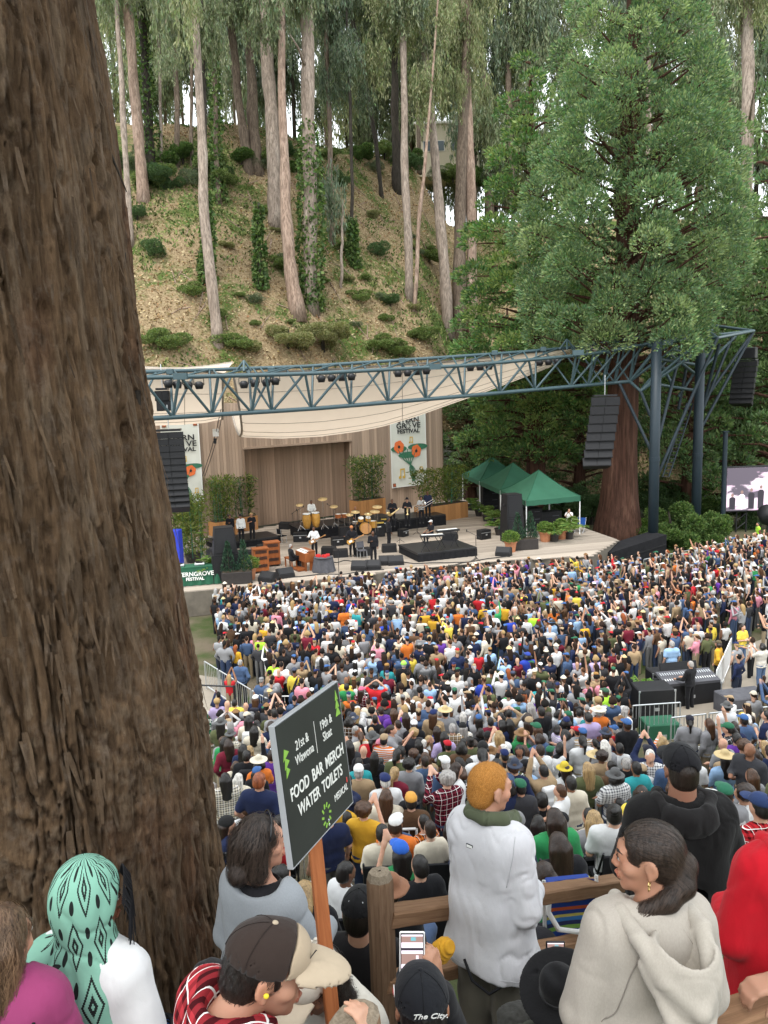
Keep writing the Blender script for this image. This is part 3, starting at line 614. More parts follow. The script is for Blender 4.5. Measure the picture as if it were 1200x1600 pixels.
for xx in np.concatenate([np.linspace(190,820,26),np.linspace(840,1190,10)]):
 xx=xx+rng.uniform(-9,9);v=ray(xx,235);d=rng.uniform(100,122);b=P(xx,232+rng.uniform(-8,10),d);b[2]=hill_z(b[0],b[1])
 t=thing('background_tree','%s tree in the far skyline row, %s from the left'%(['thin brown','thin pale','thin dark'][k%3],ordinal(k)),'tree',b,rng.uniform(0,6),'far trees along the skyline')
 hgt=rng.uniform(30,38);r0=rng.uniform(.2,.38);MB().tube([(0,0,-1),(.2,.1,hgt*.5),(rng.uniform(-1,1),.3,hgt)],[r0,r0*.8,r0*.25],7).build('trunk',['bark_brown','bark_pale','bark_dark'][k%3],t,smooth=True)
 for q in range(9 if xx<540 else 13):
  o=link('foliage',DROOP[int(rng.integers(5))],None,t);sc=rng.uniform(1.2,2.1);o.location=(rng.normal()*1.8,rng.normal()*1.5,(rng.uniform(7,hgt)if xx>540 else rng.uniform(9,hgt)));o.scale=(sc,sc,sc*1.4);o.rotation_euler=(0,0,rng.uniform(0,6))
 k+=1
SHR=[((215,345),'dark',1.0,'dark round shrub beside the big trunk high on the slope'),((241,400),'dark',1.25,'dark pointed shrub left of the bare grey eucalyptus'),((505,548),'straw',2.6,'large pale green feathery shrub just above the canopy'),((450,545),'straw',1.9,'pale green feathery shrub left of the largest one'),((596,545),'ivy',1.6,'green leafy shrub above the truss centre'),((625,552),'ivy',1.4,'low leafy shrub right of the truss centre'),((610,478),'dark',1.0,'small dark shrub left of the straight grey eucalyptus'),((670,410),'ivy',1.8,'green shrub between the two pale eucalyptus trunks'),((365,545),'ivy',1.5,'low ivy mound right of the bare grey trunk foot'),((560,470),'ivy',1.3,'low ivy mound near the middle of the slope'),((440,420),'ivy',1.5,'ivy mound behind the pinkish eucalyptus'),((300,460),'ivy',1.2,'ivy mound left of the bare grey trunk'),((590,400),'dark',1.2,'dark shrub high on the slope near its middle'),((660,530),'ivy',1.4,'ivy mound by the foot of the slanting sapling'),((250,540),'ivy',1.6,'ivy mound next to the big trunk above the canopy')]
for(a,b),kd,s,lab in SHR:
 q,d=hill_hit(a,b);shrub(kd,q,s,lab,stretch=.9 if kd in('straw','dark')else .55)
for i in range(26):
 a=195+i*23+rng.uniform(-10,10);q,d=hill_hit(a,262+rng.uniform(-22,34));shrub(['laurel','grey','ivy','dark'][i%4],q,rng.uniform(1.0,2.3),'%s shrub in the hedge along the crest, %s from the left'%(['glossy','grey-green','leafy','dark'][i%4],ordinal(i)),'shrubs along the crest')
_ta=np.sort(rng.uniform(235,760,34))
for i in range(34):
 a=_ta[i];q,d=hill_hit(a,rng.uniform(330,560));shrub(['ivy','straw','grey'][i%3],q,rng.uniform(.4,.9),'small leafy tuft among the fallen leaves, %s from the left'%ordinal(i),'small leafy tufts on the slope','leafy_tuft',.5)
hq=P(700,246,112);t=thing('house','cream house on the crest seen between the eucalyptus trunks','house',hq)
MB().box((0,3,1),(9,6,7)).build('wall','house_paint',t);MB().box((0,3,4.7),(9.6,6.6,.4),bev=.1).build('roof','trim_paint',t)
for i in(-3,-1,1,3):
 wdo=MB().box((i,-.02,1.6),(1.1,.1,1.5)).build('window','trim_paint',t);MB().box((i,-.06,1.6),(.9,.08,1.3)).build('pane','glass',wdo)
 # conifers
def conifer(name,label,base,H,z0,Rz,nl,per,col,alt,palt,lr,spray,trunk_r,seed,flat=.75,back=.35,bark_='bark_red',tilt=.35,axis=(0,0)):
 t=thing(name,label,'tree',base,0);parts=[];br=MB()
 zz=z0+(H-z0)*(np.arange(nl)+.5)/nl;w_=np.array([Rz(z)for z in zz])
 zz=np.interp(np.linspace(0,w_.sum(),nl),np.cumsum(w_),zz)
 for i,z in enumerate(zz):
  a=i*2.39996+rng.normal()*.25;fr=math.sin(a)<.25
  if not fr and rng.random()>back:continue
  R=Rz(z);rr=R*(rng.uniform(.76,1.02)if i%3 else rng.uniform(.3,.7));cx_=axis[0]*z;cy_=axis[1]*z
  c=np.array([cx_+math.cos(a)*rr,cy_+math.sin(a)*rr,z+tilt*rr*.25-.3*rng.random()]);l=lr*rng.uniform(.7,1.25)*(.55+.45*min(1,R/6))
  out=np.array([math.cos(a),math.sin(a),0]);n=int(per*(l/lr)**1.8);d=rdir(n*2);d=d[(d@(out*.55+np.array([0,0,.83])))>-.22][:n];n=len(d)
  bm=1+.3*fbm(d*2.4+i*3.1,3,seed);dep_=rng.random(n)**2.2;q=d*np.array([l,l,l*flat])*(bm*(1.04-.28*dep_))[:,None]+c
  ax=d*1.0+out*.2+np.array([0,0,.35])+rng.normal(size=(n,3))*.38
  L=spray*rng.uniform(.6,1.4,n);tn=rng.uniform(.78,1.25);lobe_alt=rng.random()<.18
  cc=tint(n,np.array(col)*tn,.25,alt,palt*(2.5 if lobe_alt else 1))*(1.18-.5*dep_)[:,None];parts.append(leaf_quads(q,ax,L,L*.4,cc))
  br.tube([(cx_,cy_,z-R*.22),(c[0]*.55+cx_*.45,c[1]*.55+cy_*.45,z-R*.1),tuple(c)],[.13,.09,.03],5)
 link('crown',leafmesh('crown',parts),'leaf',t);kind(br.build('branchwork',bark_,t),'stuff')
 zt=np.linspace(-1,H*.96,26);fl_=1+.55*np.exp(-np.clip(zt,0,99)/1.6);an=np.arange(20)*2*PI/20;V=[]
 for z,f_ in zip(zt,fl_):
  ra=trunk_r*(1-.85*max(z,0)/H)*f_*(1+.07*np.sin(an*5+z*.2)+.05*np.sin(an*9+z*.35+1)*f_)
  V.append(np.stack([axis[0]*z+ra*np.cos(an),axis[1]*z+ra*np.sin(an),np.full(20,z)],1))
 V=np.concatenate(V);a_=np.arange(25)[:,None]*20+np.arange(20)[None];b_=np.arange(25)[:,None]*20+(np.arange(20)[None]+1)%20
 link('trunk',mesh_np('trunk',V,np.stack([a_,b_,b_+20,a_+20],-1).reshape(-1,4),True),bark_,t)
 return t
rb=GZ(966,846,0.0)
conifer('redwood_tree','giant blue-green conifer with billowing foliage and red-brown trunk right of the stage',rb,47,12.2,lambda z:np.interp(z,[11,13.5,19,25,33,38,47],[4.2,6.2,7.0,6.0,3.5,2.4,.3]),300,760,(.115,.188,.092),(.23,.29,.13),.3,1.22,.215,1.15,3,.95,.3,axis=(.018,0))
rb2=GZ(842,800,0.3);rb2=P(838,720,62)
rb2[2]=.4
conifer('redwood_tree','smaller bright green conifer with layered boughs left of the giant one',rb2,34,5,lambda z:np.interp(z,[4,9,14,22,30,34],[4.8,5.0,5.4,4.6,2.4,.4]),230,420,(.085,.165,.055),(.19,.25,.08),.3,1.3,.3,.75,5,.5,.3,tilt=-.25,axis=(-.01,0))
_cf=[]
for k,(px_,py_,d,H,lab)in enumerate([(735,760,70,17,'dark young conifer just right of the stage wall'),(1075,800,62,26,'dark conifer behind the two blue columns'),(1150,820,66,24,'dark conifer behind the video screen'),(905,790,66,20,'dark conifer behind the green tents'),(1215,800,62,30,'dark conifer at the right edge of the view'),(795,770,74,18,'dark conifer between the wall and the tents'),(1120,800,74,36,'tall dark conifer between the giant one and the pale eucalyptus'),(1190,800,78,41,'tallest dark conifer behind the pale eucalyptus at the right'),(870,780,80,30,'tall dark conifer behind the smaller bright green one'),(1030,790,76,33,'tall dark conifer hidden behind the giant one')]):
 b=P(px_,py_,d);b[2]=land_z(b[0],b[1])if d<66 else .6
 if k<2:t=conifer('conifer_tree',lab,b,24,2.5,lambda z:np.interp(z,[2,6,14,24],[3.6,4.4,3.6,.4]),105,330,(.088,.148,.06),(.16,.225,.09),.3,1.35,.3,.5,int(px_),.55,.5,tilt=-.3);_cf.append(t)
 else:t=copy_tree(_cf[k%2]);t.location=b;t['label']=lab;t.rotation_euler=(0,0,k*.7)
 t.scale=(1.0+.012*(H-24),)*2+(H/24,);t['group']='dark conifers behind the stage'
def bush(px_,py_,d,kd,s,lab,st=1.0,gp=None):
 b=P(px_,py_,d);b[2]=ground_z(b[0],b[1])+.0;return shrub(kd,b,s,lab,gp,'bush',st)
for a in[(1050,835,51,'laurel',2.3,'large light green rhododendron bush right of the nearest blue column'),(1105,850,52,'laurel',2.0,'light green bush behind the second blue column'),(1010,850,55,'bright',1.6,'bright green bush at the foot of the giant conifer'),(925,800,60,'dark',2.2,'dark bush left of the giant conifer trunk'),(1160,840,58,'dark',2.4,'dark bush behind the video screen'),(1090,770,62,'laurel',2.6,'tall bush behind the columns'),(880,790,62,'dark',2.4,'dark bush behind the tents'),(1030,770,62,'dark',2.8,'tall dark bush between trunk and column')]:bush(*a)
# people: body, clothes and hair kit (a person faces +Y, feet at z = 0, 1.72 m tall)
ARMS=dict(down=((-.235,-.03,1.12),(-.235,.06,.88),(.235,-.03,1.12),(.235,.06,.88)),pocket=((-.29,-.07,1.13),(-.21,.05,.95),(.29,-.07,1.13),(.21,.05,.95)),crossed=((-.25,.03,1.13),(.06,.19,1.17),(.25,.03,1.13),(-.08,.17,1.13)),phone=((-.2,.2,1.22),(-.05,.38,1.47),(.2,.2,1.22),(.05,.38,1.47)),phone_high=((-.2,.16,1.42),(-.06,.28,1.72),(.2,.16,1.42),(.06,.28,1.72)),wave=((-.24,-.02,1.12),(-.2,.1,.9),(.29,.1,1.5),(.27,.14,1.8)),cheer=((-.3,.06,1.5),(-.27,.1,1.8),(.3,.06,1.5),(.26,.12,1.78)),drink=((-.23,-.03,1.12),(-.23,.06,.88),(.24,.03,1.12),(.12,.27,1.2)),head=((-.33,.03,1.5),(-.12,.06,1.66),(.33,.03,1.5),(.12,.06,1.66)),guitar=((-.27,.02,1.13),(-.08,.24,1.05),(.3,.04,1.15),(.42,.26,1.2)),keys=((-.24,.08,1.12),(-.16,.36,1.03),(.24,.08,1.12),(.16,.36,1.03)),lean=((-.3,.1,1.12),(-.2,.35,1.1),(.3,.1,1.12),(.2,.35,1.1)))
BODY=[(a,False)for a in('down','pocket','crossed','phone','phone_high','wave','cheer','drink','head','guitar','keys')]+[('down',True),('phone',True),('crossed',True),('keys',True),('drink',True)]
def kit_fields(pose,seated):
 dz=-.44 if seated else 0.0;E1,W1,E2,W2=[np.array(v)+(0,0,dz)for v in ARMS[pose]]
 if seated and pose=='down':W1=np.array([-.13,.22,.60]);W2=np.array([.13,.22,.60])
 s1,s2=np.array([-.178,-.012,1.37+dz]),np.array([.178,-.012,1.37+dz]);z=lambda v:v+dz
 def hand(E,W):
  d=(W-E)/np.linalg.norm(W-E);return[CAP(W,W+d*.09,.034,.03),CAP(W+d*.09,W+d*.16,.027,.018),CAP(W+d*.02,W+d*.08+np.array([.0,.03,.02]),.017,.013)]
 hip=[np.array([sx*.088,0,z(.9)])for sx in(-1,1)]
 knee=[np.array([sx*.13,.44,.5])if seated else np.array([sx*.1,.015,.49])for sx in(-1,1)]
 ank=[np.array([sx*.13,.4,.1])if seated else np.array([sx*.105,-.02,.1])for sx in(-1,1)]
 skin=UN(.025,ELL((0,.007,z(1.602)),(.07,.088,.106)),ELL((0,.032,z(1.55)),(.051,.058,.06)),CAP((0,.094,z(1.597)),(0,.109,z(1.57)),.01,.013),ELL((-.072,-.008,z(1.588)),(.012,.022,.032)),ELL((.072,-.008,z(1.588)),(.012,.022,.032)),ELL((0,.084,z(1.53)),(.028,.017,.011)),CAP((0,-.012,z(1.54)),(0,-.022,z(1.4)),.05,.06),CAP((0,-.01,z(1.38)),(0,0,z(.95)),.075),CAP(s1,E1,.042,.036),CAP(E1,W1,.037,.028),CAP(s2,E2,.042,.036),CAP(E2,W2,.037,.028),*hand(E1,W1),*hand(E2,W2),*[CAP(hip[k],knee[k],.07,.052)for k in(0,1)],*[CAP(knee[k],ank[k],.05,.038)for k in(0,1)])
 torso=UN(.07,CAP((-.115,-.015,z(1.33)),(.115,-.015,z(1.33)),.104),CAP((-.085,0,z(1.2)),(.085,0,z(1.2)),.108),CAP((-.07,0,z(1.03)),(.07,0,z(1.03)),.108),CAP((-.085,0,z(.87)),(.085,0,z(.87)),.115),CAP((0,-.02,z(1.42)),(-.165,-.015,z(1.38)),.06,.057),CAP((0,-.02,z(1.42)),(.165,-.015,z(1.38)),.06,.057))
 nk=CAP((0,.0,z(1.42)),(0,.01,z(1.6)),.058,.075)
 hem=((0,0,z(.875)),(0,0,-1))
 mid=lambda a,b,t:a+(b-a)*t
 sh_s=SUBT(CUT(UN(.04,torso,CAP(s1,mid(s1,E1,.72),.064,.066),CAP(s2,mid(s2,E2,.72),.064,.066)),*hem),nk)
 sh_l=SUBT(CUT(UN(.035,torso,CAP(s1,E1,.066,.058),CAP(E1,mid(E1,W1,.95),.056,.043),CAP(s2,E2,.066,.058),CAP(E2,mid(E2,W2,.95),.056,.043)),*hem),nk)
 tr=UN(.04,CAP((-.075,0,z(.93)),(.075,0,z(.93)),.105),*[CAP(hip[k],knee[k],.092,.068)for k in(0,1)],*[CAP(knee[k],ank[k],.066,.056)for k in(0,1)])
 so=UN(.02,*[ELL(ank[k]+np.array([0,.065,-.055]),(.045,.13,.05))for k in(0,1)],*[CAP(ank[k],ank[k]+np.array([0,0,-.05]),.045)for k in(0,1)])
 return dict(body=skin,shirt_s=sh_s,shirt_l=sh_l,trousers=tr,shoes=so)
def _front(p,z0,z1,y0):return None
def hair_fields():
 face=RBOX((0,.15,1.555),(.11,.112,.085),.03)
 short=SUBT(CUT(UN(.02,ELL((0,-.01,1.62),(.081,.102,.104)),ELL((0,-.05,1.57),(.078,.065,.085))),(0,0,1.515),(0,0,-1),.02),face,.02)
 lng=UN(.03,SUBT(ELL((0,-.012,1.62),(.085,.106,.108)),face,.02),SUBT(UN(.04,CAP((-.045,-.05,1.58),(-.06,-.085,1.28),.065,.045),CAP((.045,-.05,1.58),(.06,-.085,1.28),.065,.045),CAP((0,-.075,1.58),(0,-.1,1.26),.06,.045)),face,.01))
 afro=SUBT(ELL((0,-.03,1.63),(.12,.125,.12)),RBOX((0,.16,1.56),(.1,.11,.09),.03),.03)
 bun=UN(.02,short,ELL((0,-.1,1.69),(.05,.05,.045)));pony=UN(.03,short,CHAIN([(0,-.1,1.64),(0,-.15,1.56),(0,-.13,1.36)],[.035,.04,.02],.02))
 bob=SUBT(UN(.03,ELL((0,-.015,1.61),(.09,.108,.117)),CAP((-.05,-.04,1.55),(.05,-.04,1.55),.085)),RBOX((0,.15,1.54),(.075,.1,.1),.03),.02)
 cap_=UN(.006,CUT(ELL((0,-.008,1.645),(.09,.11,.092)),(0,0,1.635),(0,0,-1)),CUT(ELL((0,.1,1.638),(.078,.115,.016)),(0,.08,0),(0,-1,0)))
 straw=UN(.02,ELL((0,0,1.668),(.19,.2,.016)),CUT(CAP((0,0,1.66),(0,0,1.71),.093,.078),(0,0,1.66),(0,0,-1)))
 bucket=UN(.015,CUT(CAP((0,0,1.62),(0,0,1.68),.1,.08),(0,0,1.63),(0,0,-1)),CUT(ELL((0,0,1.62),(.15,.16,.035)),(0,0,1.612),(0,0,-1)))
 beanie=CUT(UN(.01,ELL((0,-.01,1.645),(.091,.11,.1)),CAP((-.01,-.01,1.63),(.01,-.01,1.63),.092)),(0,0,1.605),(0,0,-1));back=UN(.02,RBOX((0,-.19,1.2),(.13,.075,.2),.05),RBOX((0,-.26,1.12),(.1,.03,.09),.03))
 return dict(short=short,long=lng,afro=afro,bun=bun,pony=pony,bob=bob,cap=cap_,straw=straw,bucket=bucket,beanie=beanie,backpack=back)
def fold_disp(V):
 q=V*np.array([9,9,4.5]);return .009*fbm(q,3,12)+.005*fbm(V*26,2,14)
LO,HI=(-.62,-.45,-.02),(.62,.62,2.02)
KIT={};KITLOW={}
_bb=dict(body=((-.55,-.3,0),(.55,.62,1.98)),shirt_s=((-.5,-.3,.3),(.5,.5,1.95)),shirt_l=((-.5,-.3,.3),(.55,.6,1.98)),trousers=((-.36,-.26,.0),(.36,.64,1.12)),shoes=((-.3,-.26,-.03),(.3,.7,.25)))
for po,se in BODY:
 for k,f in kit_fields(po,se).items():
  V,F=surf(f,*_bb[k],.024);V=relax(V,F,1)
  if k in('shirt_s','shirt_l','trousers'):V=V+vnorm(V,F)*fold_disp(V+hash(po)%7)[:,None]
  KIT[(po,se,k)]=mesh_np({'body':'person','shirt_s':'shirt','shirt_l':'shirt'}.get(k,k),V,F,True)
  KIT[(po,se,k)].materials.append(MATS['skin' if k=='body' else 'plain' if k=='shoes' else 'cloth'])
  if po not in('guitar','keys')and k=='shirt_s' and not se:V,F=surf(f,*_bb[k],.084);KITLOW[(po,se,k)]=(relax(V,F,1,.35),F);V,F=surf(f,*_bb[k],.108);KITLOW[(po,2,k)]=(relax(V,F,1,.2),F)
def _quads(m):return np.concatenate(m.V),np.array([q for q in m.F if len(q)==4])
_hd=surf(UN(.03,ELL((0,.007,1.602),(.071,.089,.107)),ELL((0,.032,1.55),(.052,.059,.061)),CAP((0,-.012,1.54),(0,-.02,1.42),.05,.055)),(-.2,-.2,1.36),(.2,.25,1.8),.052)
for po in ARMS:
 E1,W1,E2,W2=[np.array(v)for v in ARMS[po]];m=MB();m.add(relax(*_hd,1,.3),_hd[1].tolist())
 for a,e,w in(((-.178,-.012,1.37),E1,W1),((.178,-.012,1.37),E2,W2)):d=(w-e)/np.linalg.norm(w-e);m.tube([a,e,w,w+d*.15],[.05,.042,.033,.02],6,False)
 KITLOW[(po,False,'body')]=_quads(m)
m=MB()
for sx in(-1,1):m.tube([(sx*.08,0,1.0),(sx*.09,0,.85),(sx*.1,.01,.48),(sx*.105,0,.03)],[.1,.1,.072,.055],6,False)
KITLOW['trousers']=_quads(m)
for k,f in hair_fields().items():
 V,F=surf(f,(-.3,-.4,.98),(.3,.35,1.85),.015);V=relax(V,F,1);hc_=np.array([0,0,1.565]);hs_=1.0 if k=='backpack' else .94;V=hc_+(V-hc_)*hs_
 if k in('long','afro','bun','pony','bob','short'):V=V+vnorm(V,F)*(.007*fbm(V*np.array([40,40,9]),3,3)+(.012*fbm(V*30,2,5)if k=='afro' else 0))[:,None]
 nm='backpack' if k=='backpack' else 'hat' if k in('cap','straw','bucket','beanie')else 'hair'
 KIT[k]=mesh_np(nm,V,F,True);KIT[k].materials.append(MATS['hair' if nm=='hair' else 'cloth'])
 V,F=surf(f,(-.3,-.4,.98),(.3,.35,1.85),.06 if k!='straw' else .05);KITLOW[k]=(hc_+(relax(V,F,1)-hc_)*hs_,F)
SKINS=[(.55,.33,.23),(.48,.28,.19),(.38,.2,.125),(.24,.12,.07),(.14,.068,.04),(.6,.38,.28)]
HAIRS=dict(black=(.012,.01,.009),brown=(.026,.014,.009),chestnut=(.065,.03,.014),blonde=(.34,.23,.105),grey=(.32,.31,.3),white=(.6,.59,.56),red=(.25,.07,.025))
def setcol(o,c):o.color=(c[0],c[1],c[2],1);return o
def mat_over(o,m):
 o.material_slots[0].link='OBJECT';o.material_slots[0].material=MATS[m]
def person(loc,face,pose='down',seated=False,shirt=(.5,.5,.5),sleeves='s',pants=(.03,.035,.05),hair='short',hairc='black',skin=0,hat=None,hatc=(.5,.4,.25),shoes=(.05,.05,.05),scale=1.0,pattern=None,backpack=None,label='',group=None,wide=1.0):
 """face: heading, 0 = looking along +Y, positive to the left"""
 o=link('person',KIT[(pose,seated,'body')],None,None,loc,face);o.scale=(scale*wide,scale*wide,scale);setcol(o,SKINS[skin]if isinstance(skin,int)else skin)
 s=setcol(link('shirt',KIT[(pose,seated,'shirt_'+sleeves)],None,o),shirt)
 if pattern:mat_over(s,pattern)
 setcol(link('trousers',KIT[(pose,seated,'trousers')],None,o),pants);setcol(link('shoes',KIT[(pose,seated,'shoes')],None,o),shoes)
 dz=-.44 if seated else 0
 if hair:h=setcol(link('hair',KIT[hair],None,o),HAIRS[hairc]);h.location=(0,0,dz)
 if hat:
  h=setcol(link('hat',KIT[hat],None,o),hatc);h.location=(0,0,dz+.006);h.scale=(1.03,1.03,1.0)
 if backpack:h=setcol(link('backpack',KIT['backpack'],None,o),backpack);h.location=(0,0,dz)
 tag(o,label,'person',group);return o
 # stage deck, wall, banners
SZ=1.3
DECK=[(-19,36.0),(-10,36.95),(-2.7,38.85),(2.6,40.85),(6.9,41.8),(11.3,42.1),(14.1,46.4),(12.6,53.5),(9,66),(5.6,66),(-19,47.6)]
dk=kind(empty('stage_deck',(0,0,0)),'structure')
MB().prism(DECK,0.02,SZ-.05).build('base','fascia',dk)
DE=np.array([.968,.25]);DN=np.array([-.25,.968])
pd=np.array(DECK);tmin,tmax=(pd@DN).min(),(pd@DN).max();t0=tmin
while t0<tmax-.1:
 segs=[];tm=t0+.2
 xs=[]
 for i in range(len(pd)):
  a,b=pd[i],pd[(i+1)%len(pd)];ta,tb=a@DN,b@DN
  if(ta-tm)*(tb-tm)<0:q=a+(b-a)*(tm-ta)/(tb-ta);xs.append(q@DE)
 xs.sort()
 for k in range(0,len(xs)-1,2):
  s0,s1=xs[k],xs[k+1];c=DE*(s0+s1)/2+DN*tm
  slab('plank',(c[0],c[1],SZ-.025+.004*rng.random()),(s1-s0,.388,.05),'deck_wood',dk,rotm('Z',math.atan2(DE[1],DE[0])))
 t0+=.4
WA=np.array([5.2,65.6]);WE=np.array([.8,.6]);WNRM=np.array([.6,-.8])
WROT=rotm('Z',math.atan2(.6,.8))
def WP(t,z,off=0.0):q=WA+WE*t+WNRM*off;return np.array([q[0],q[1],z])
def wall_px(px_,py_):
 v=ray(px_,py_);s=((WA-CAM[:2])@WNRM)/(v[:2]@WNRM);q=CAM+v*s;return(q[:2]-WA)@WE,q[2]
tl,zl=wall_px(380,706);tr_,zr=wall_px(548,692);ZL=7.0
sw=thing('stage_wall','tall weathered wooden back wall of the stage with a recessed doorway','wall',WP(-13,SZ))
T0,T1,ZT=-30.0,0.0,10.2
c0=WP(-13,SZ)
bd=.235;n=int((T1-T0)/bd);off=np.array(c0)
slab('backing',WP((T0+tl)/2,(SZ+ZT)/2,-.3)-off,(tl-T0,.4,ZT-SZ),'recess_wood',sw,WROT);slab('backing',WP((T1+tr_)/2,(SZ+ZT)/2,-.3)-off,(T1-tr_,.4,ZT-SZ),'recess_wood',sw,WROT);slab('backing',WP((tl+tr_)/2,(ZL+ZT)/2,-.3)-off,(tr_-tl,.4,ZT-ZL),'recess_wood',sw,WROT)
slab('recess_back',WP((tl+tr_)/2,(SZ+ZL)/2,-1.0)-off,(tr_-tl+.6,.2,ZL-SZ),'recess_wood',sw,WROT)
for i in range(n):
 t=T0+(i+.5)*bd
 if tl<t<tr_:
  slab('board',WP(t,(ZL+ZT)/2,-.06+.02*rng.random())-off,(bd*.94,.08,ZT-ZL),'wall_wood',sw,WROT)
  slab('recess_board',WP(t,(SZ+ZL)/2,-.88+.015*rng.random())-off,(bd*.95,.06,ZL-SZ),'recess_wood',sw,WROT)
 else:slab('board',WP(t,(SZ+ZT)/2,-.06+.02*rng.random())-off,(bd*.94,.08,ZT-SZ),'wall_wood',sw,WROT)
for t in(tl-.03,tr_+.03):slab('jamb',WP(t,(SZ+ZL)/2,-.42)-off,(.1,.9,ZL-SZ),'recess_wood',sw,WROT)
slab('lintel',WP((tl+tr_)/2,ZL+.04,-.42)-off,(tr_-tl+.1,.96,.14),'wall_wood',sw,WROT)
def textmesh(body,size,mat,parent,M,name='lettering',bold=0.0,ext=.002,sx=1.0,align='CENTER',shear=0.0):
 cu=bpy.data.curves.new('lettering','FONT');cu.body=body;cu.size=size;cu.align_x=align;cu.align_y='CENTER';cu.extrude=ext;cu.offset=bold;cu.resolution_u=4;cu.shear=shear
 tmp=bpy.data.objects.new('tmp_lettering',cu);COL.objects.link(tmp);bpy.context.view_layer.update()
 me=bpy.data.meshes.new_from_object(tmp.evaluated_get(bpy.context.evaluated_depsgraph_get()));bpy.data.objects.remove(tmp);bpy.data.curves.remove(cu)
 me.name='lettering';me.materials.clear();o=link(name,me,mat,parent,mtx=M@Matrix.Diagonal((sx,1,1,1)));return o
def frame(o,ex,ey):
 ex=Vector(ex).normalized();ey=Vector(ey).normalized();ez=ex.cross(ey)
 return Matrix(((ex[0],ey[0],ez[0],o[0]),(ex[1],ey[1],ez[1],o[1]),(ex[2],ey[2],ez[2],o[2]),(0,0,0,1)))
def banner(pxs,label):
 (ta,za),(tb,zb)=[wall_px(*p)for p in pxs[:2]];wd=abs(tb-ta);zlo,zhi=za,wall_px(*pxs[2])[1]
 B=np.array(WP((ta+tb)/2,zlo,.1));t=thing('banner',label,'banner',B,math.atan2(.6,.8),'festival banners on the stage wall');H=zhi-zlo
 def fl(V):V=V.copy();V[:,1]+=.012*np.sin(V[:,2]*2.1)+.01*np.sin(V[:,0]*4);return V
 m=MB();m.grid(lambda u,v:fl(np.stack([(u-.5)*wd,0*u,v*H],1)),9,19);m.grid(lambda u,v:fl(np.stack([(.5-u)*wd,0*u+.02,v*H],1)),9,19);m.build('cloth','banner_white',t,smooth=True)
 for sx in(-1,1):slab('border',(sx*(wd/2-.05),-.035,H/2),(.07,.01,H),'white_print',t)
 slab('border',(0,-.038,.05),(wd,.01,.07),'white_print',t);slab('border',(0,-.038,H-.05),(wd,.01,.07),'white_print',t)
 for sx in(-1,1):
  for z in(.22,H-.22):
   slab('corner_mark',(sx*(wd/2-.25),-.04,z),(.3,.012,.3),'banner_brown',t);slab('corner_mark',(sx*(wd/2-.29),-.05,z),(.12,.012,.12),'banner_orange',t)
 MX=lambda x,z:Matrix.Translation((x,-.05,z))@Matrix.Rotation(PI/2,4,'X')
 for k,(s,z,sz)in enumerate((('STERN',.805,.088),('GR   VE',.735,.088),('FESTIVAL',.67,.066))):textmesh(s,sz*H,'ink',t,MX(0,z*H),bold=.004*wd,sx=1.3)
 for k in range(9):
  a=k*2*PI/9;slab('sun_ray',(-.01*wd+math.cos(a)*.058*wd,-.05,.735*H+math.sin(a)*.058*wd),(.036*wd,.01,.018*wd),'ink',t,rotm('Y',-a))
 def disc(name,x,z,rx,rz,mat,y=-.05,n=18,wob=0.0):
  a=np.arange(n)*2*PI/n;r=1+wob*np.sin(a*6);pts=np.stack([x+rx*r*np.cos(a),np.full(n,y),z+rz*r*np.sin(a)],1);m=MB();m.poly(pts);m.add(pts+np.array([0,.012,0]),[list(range(n))[::-1]]);return m.build(name,mat,t)
 for x,z,rx in((-.28,.465,.22),(.25,.475,.28),(.0,.385,.3)):disc('lily_pad',x*wd,z*H,rx*wd,.07*wd,'banner_green')
 for k in range(5):
  x0=-.3+.13*k;pts=[(x0*wd,-.055,(.46-.02*(k%2))*H),((x0*.55-.02)*wd,-.055,.34*H),((.18-.05*k)*wd,-.055,.21*H),((.13-.01*k)*wd,-.055,.06*H)]
  pp=np.array(pts);u=np.linspace(0,1,14);q=np.stack([np.interp(u,np.linspace(0,1,4),pp[:,i])for i in range(3)],1);q[1:-1]=(q[:-2]+q[1:-1]+q[2:])/3;MB().tube(q,.012*wd,5,True,.35).build('stem','banner_green',t)
 for x,z in((-.28,.49),(.2,.425)):disc('flower',x*wd,z*H,.135*wd,.135*wd,'banner_orange',-.062,20,.07);disc('flower_eye',x*wd,z*H,.035*wd,.035*wd,'ink',-.07)
 for x,z,s in((.07,.565,.75),(-.2,.17,1.15),(.33,.19,.75)):
  for dx in(-.045,.045):slab('note',(x*wd+dx*wd*s,-.055,z*H),(.022*wd*s,.012,.15*wd*s),'gold_paint',t);disc('note',(x+dx*s-.015*s)*wd,z*H-.075*wd*s,.034*wd*s,.028*wd*s,'gold_paint',-.058,12)
  slab('note',(x*wd,-.056,z*H+.075*wd*s),(.112*wd*s,.012,.03*wd*s),'gold_paint',t)
banner(((611,763),(666,758),(607,632)),'cream festival banner with two orange poppies right of the stage doorway');banner(((259,797),(318,793),(252,659)),'cream festival banner partly hidden behind the hanging speakers at the left')
cbt=thing('rigging_cable','thin dark rigging cables with a small white block left of the stage doorway','cable',P(338,690,45))
for dx in(0,4):MB().tube([P(316+dx,744,50)-np.array(cbt.location),P(327+dx,712,48)-np.array(cbt.location),P(337+dx,678,45)-np.array(cbt.location),P(345+dx,640,40)-np.array(cbt.location)],.02,5).build('cable','cable',cbt)
slab('block',P(337,676,44.5)-np.array(cbt.location),(.3,.2,.42),'white_paint',cbt);slab('hook',P(336,689,44.5)-np.array(cbt.location),(.14,.14,.3),'black_metal',cbt)
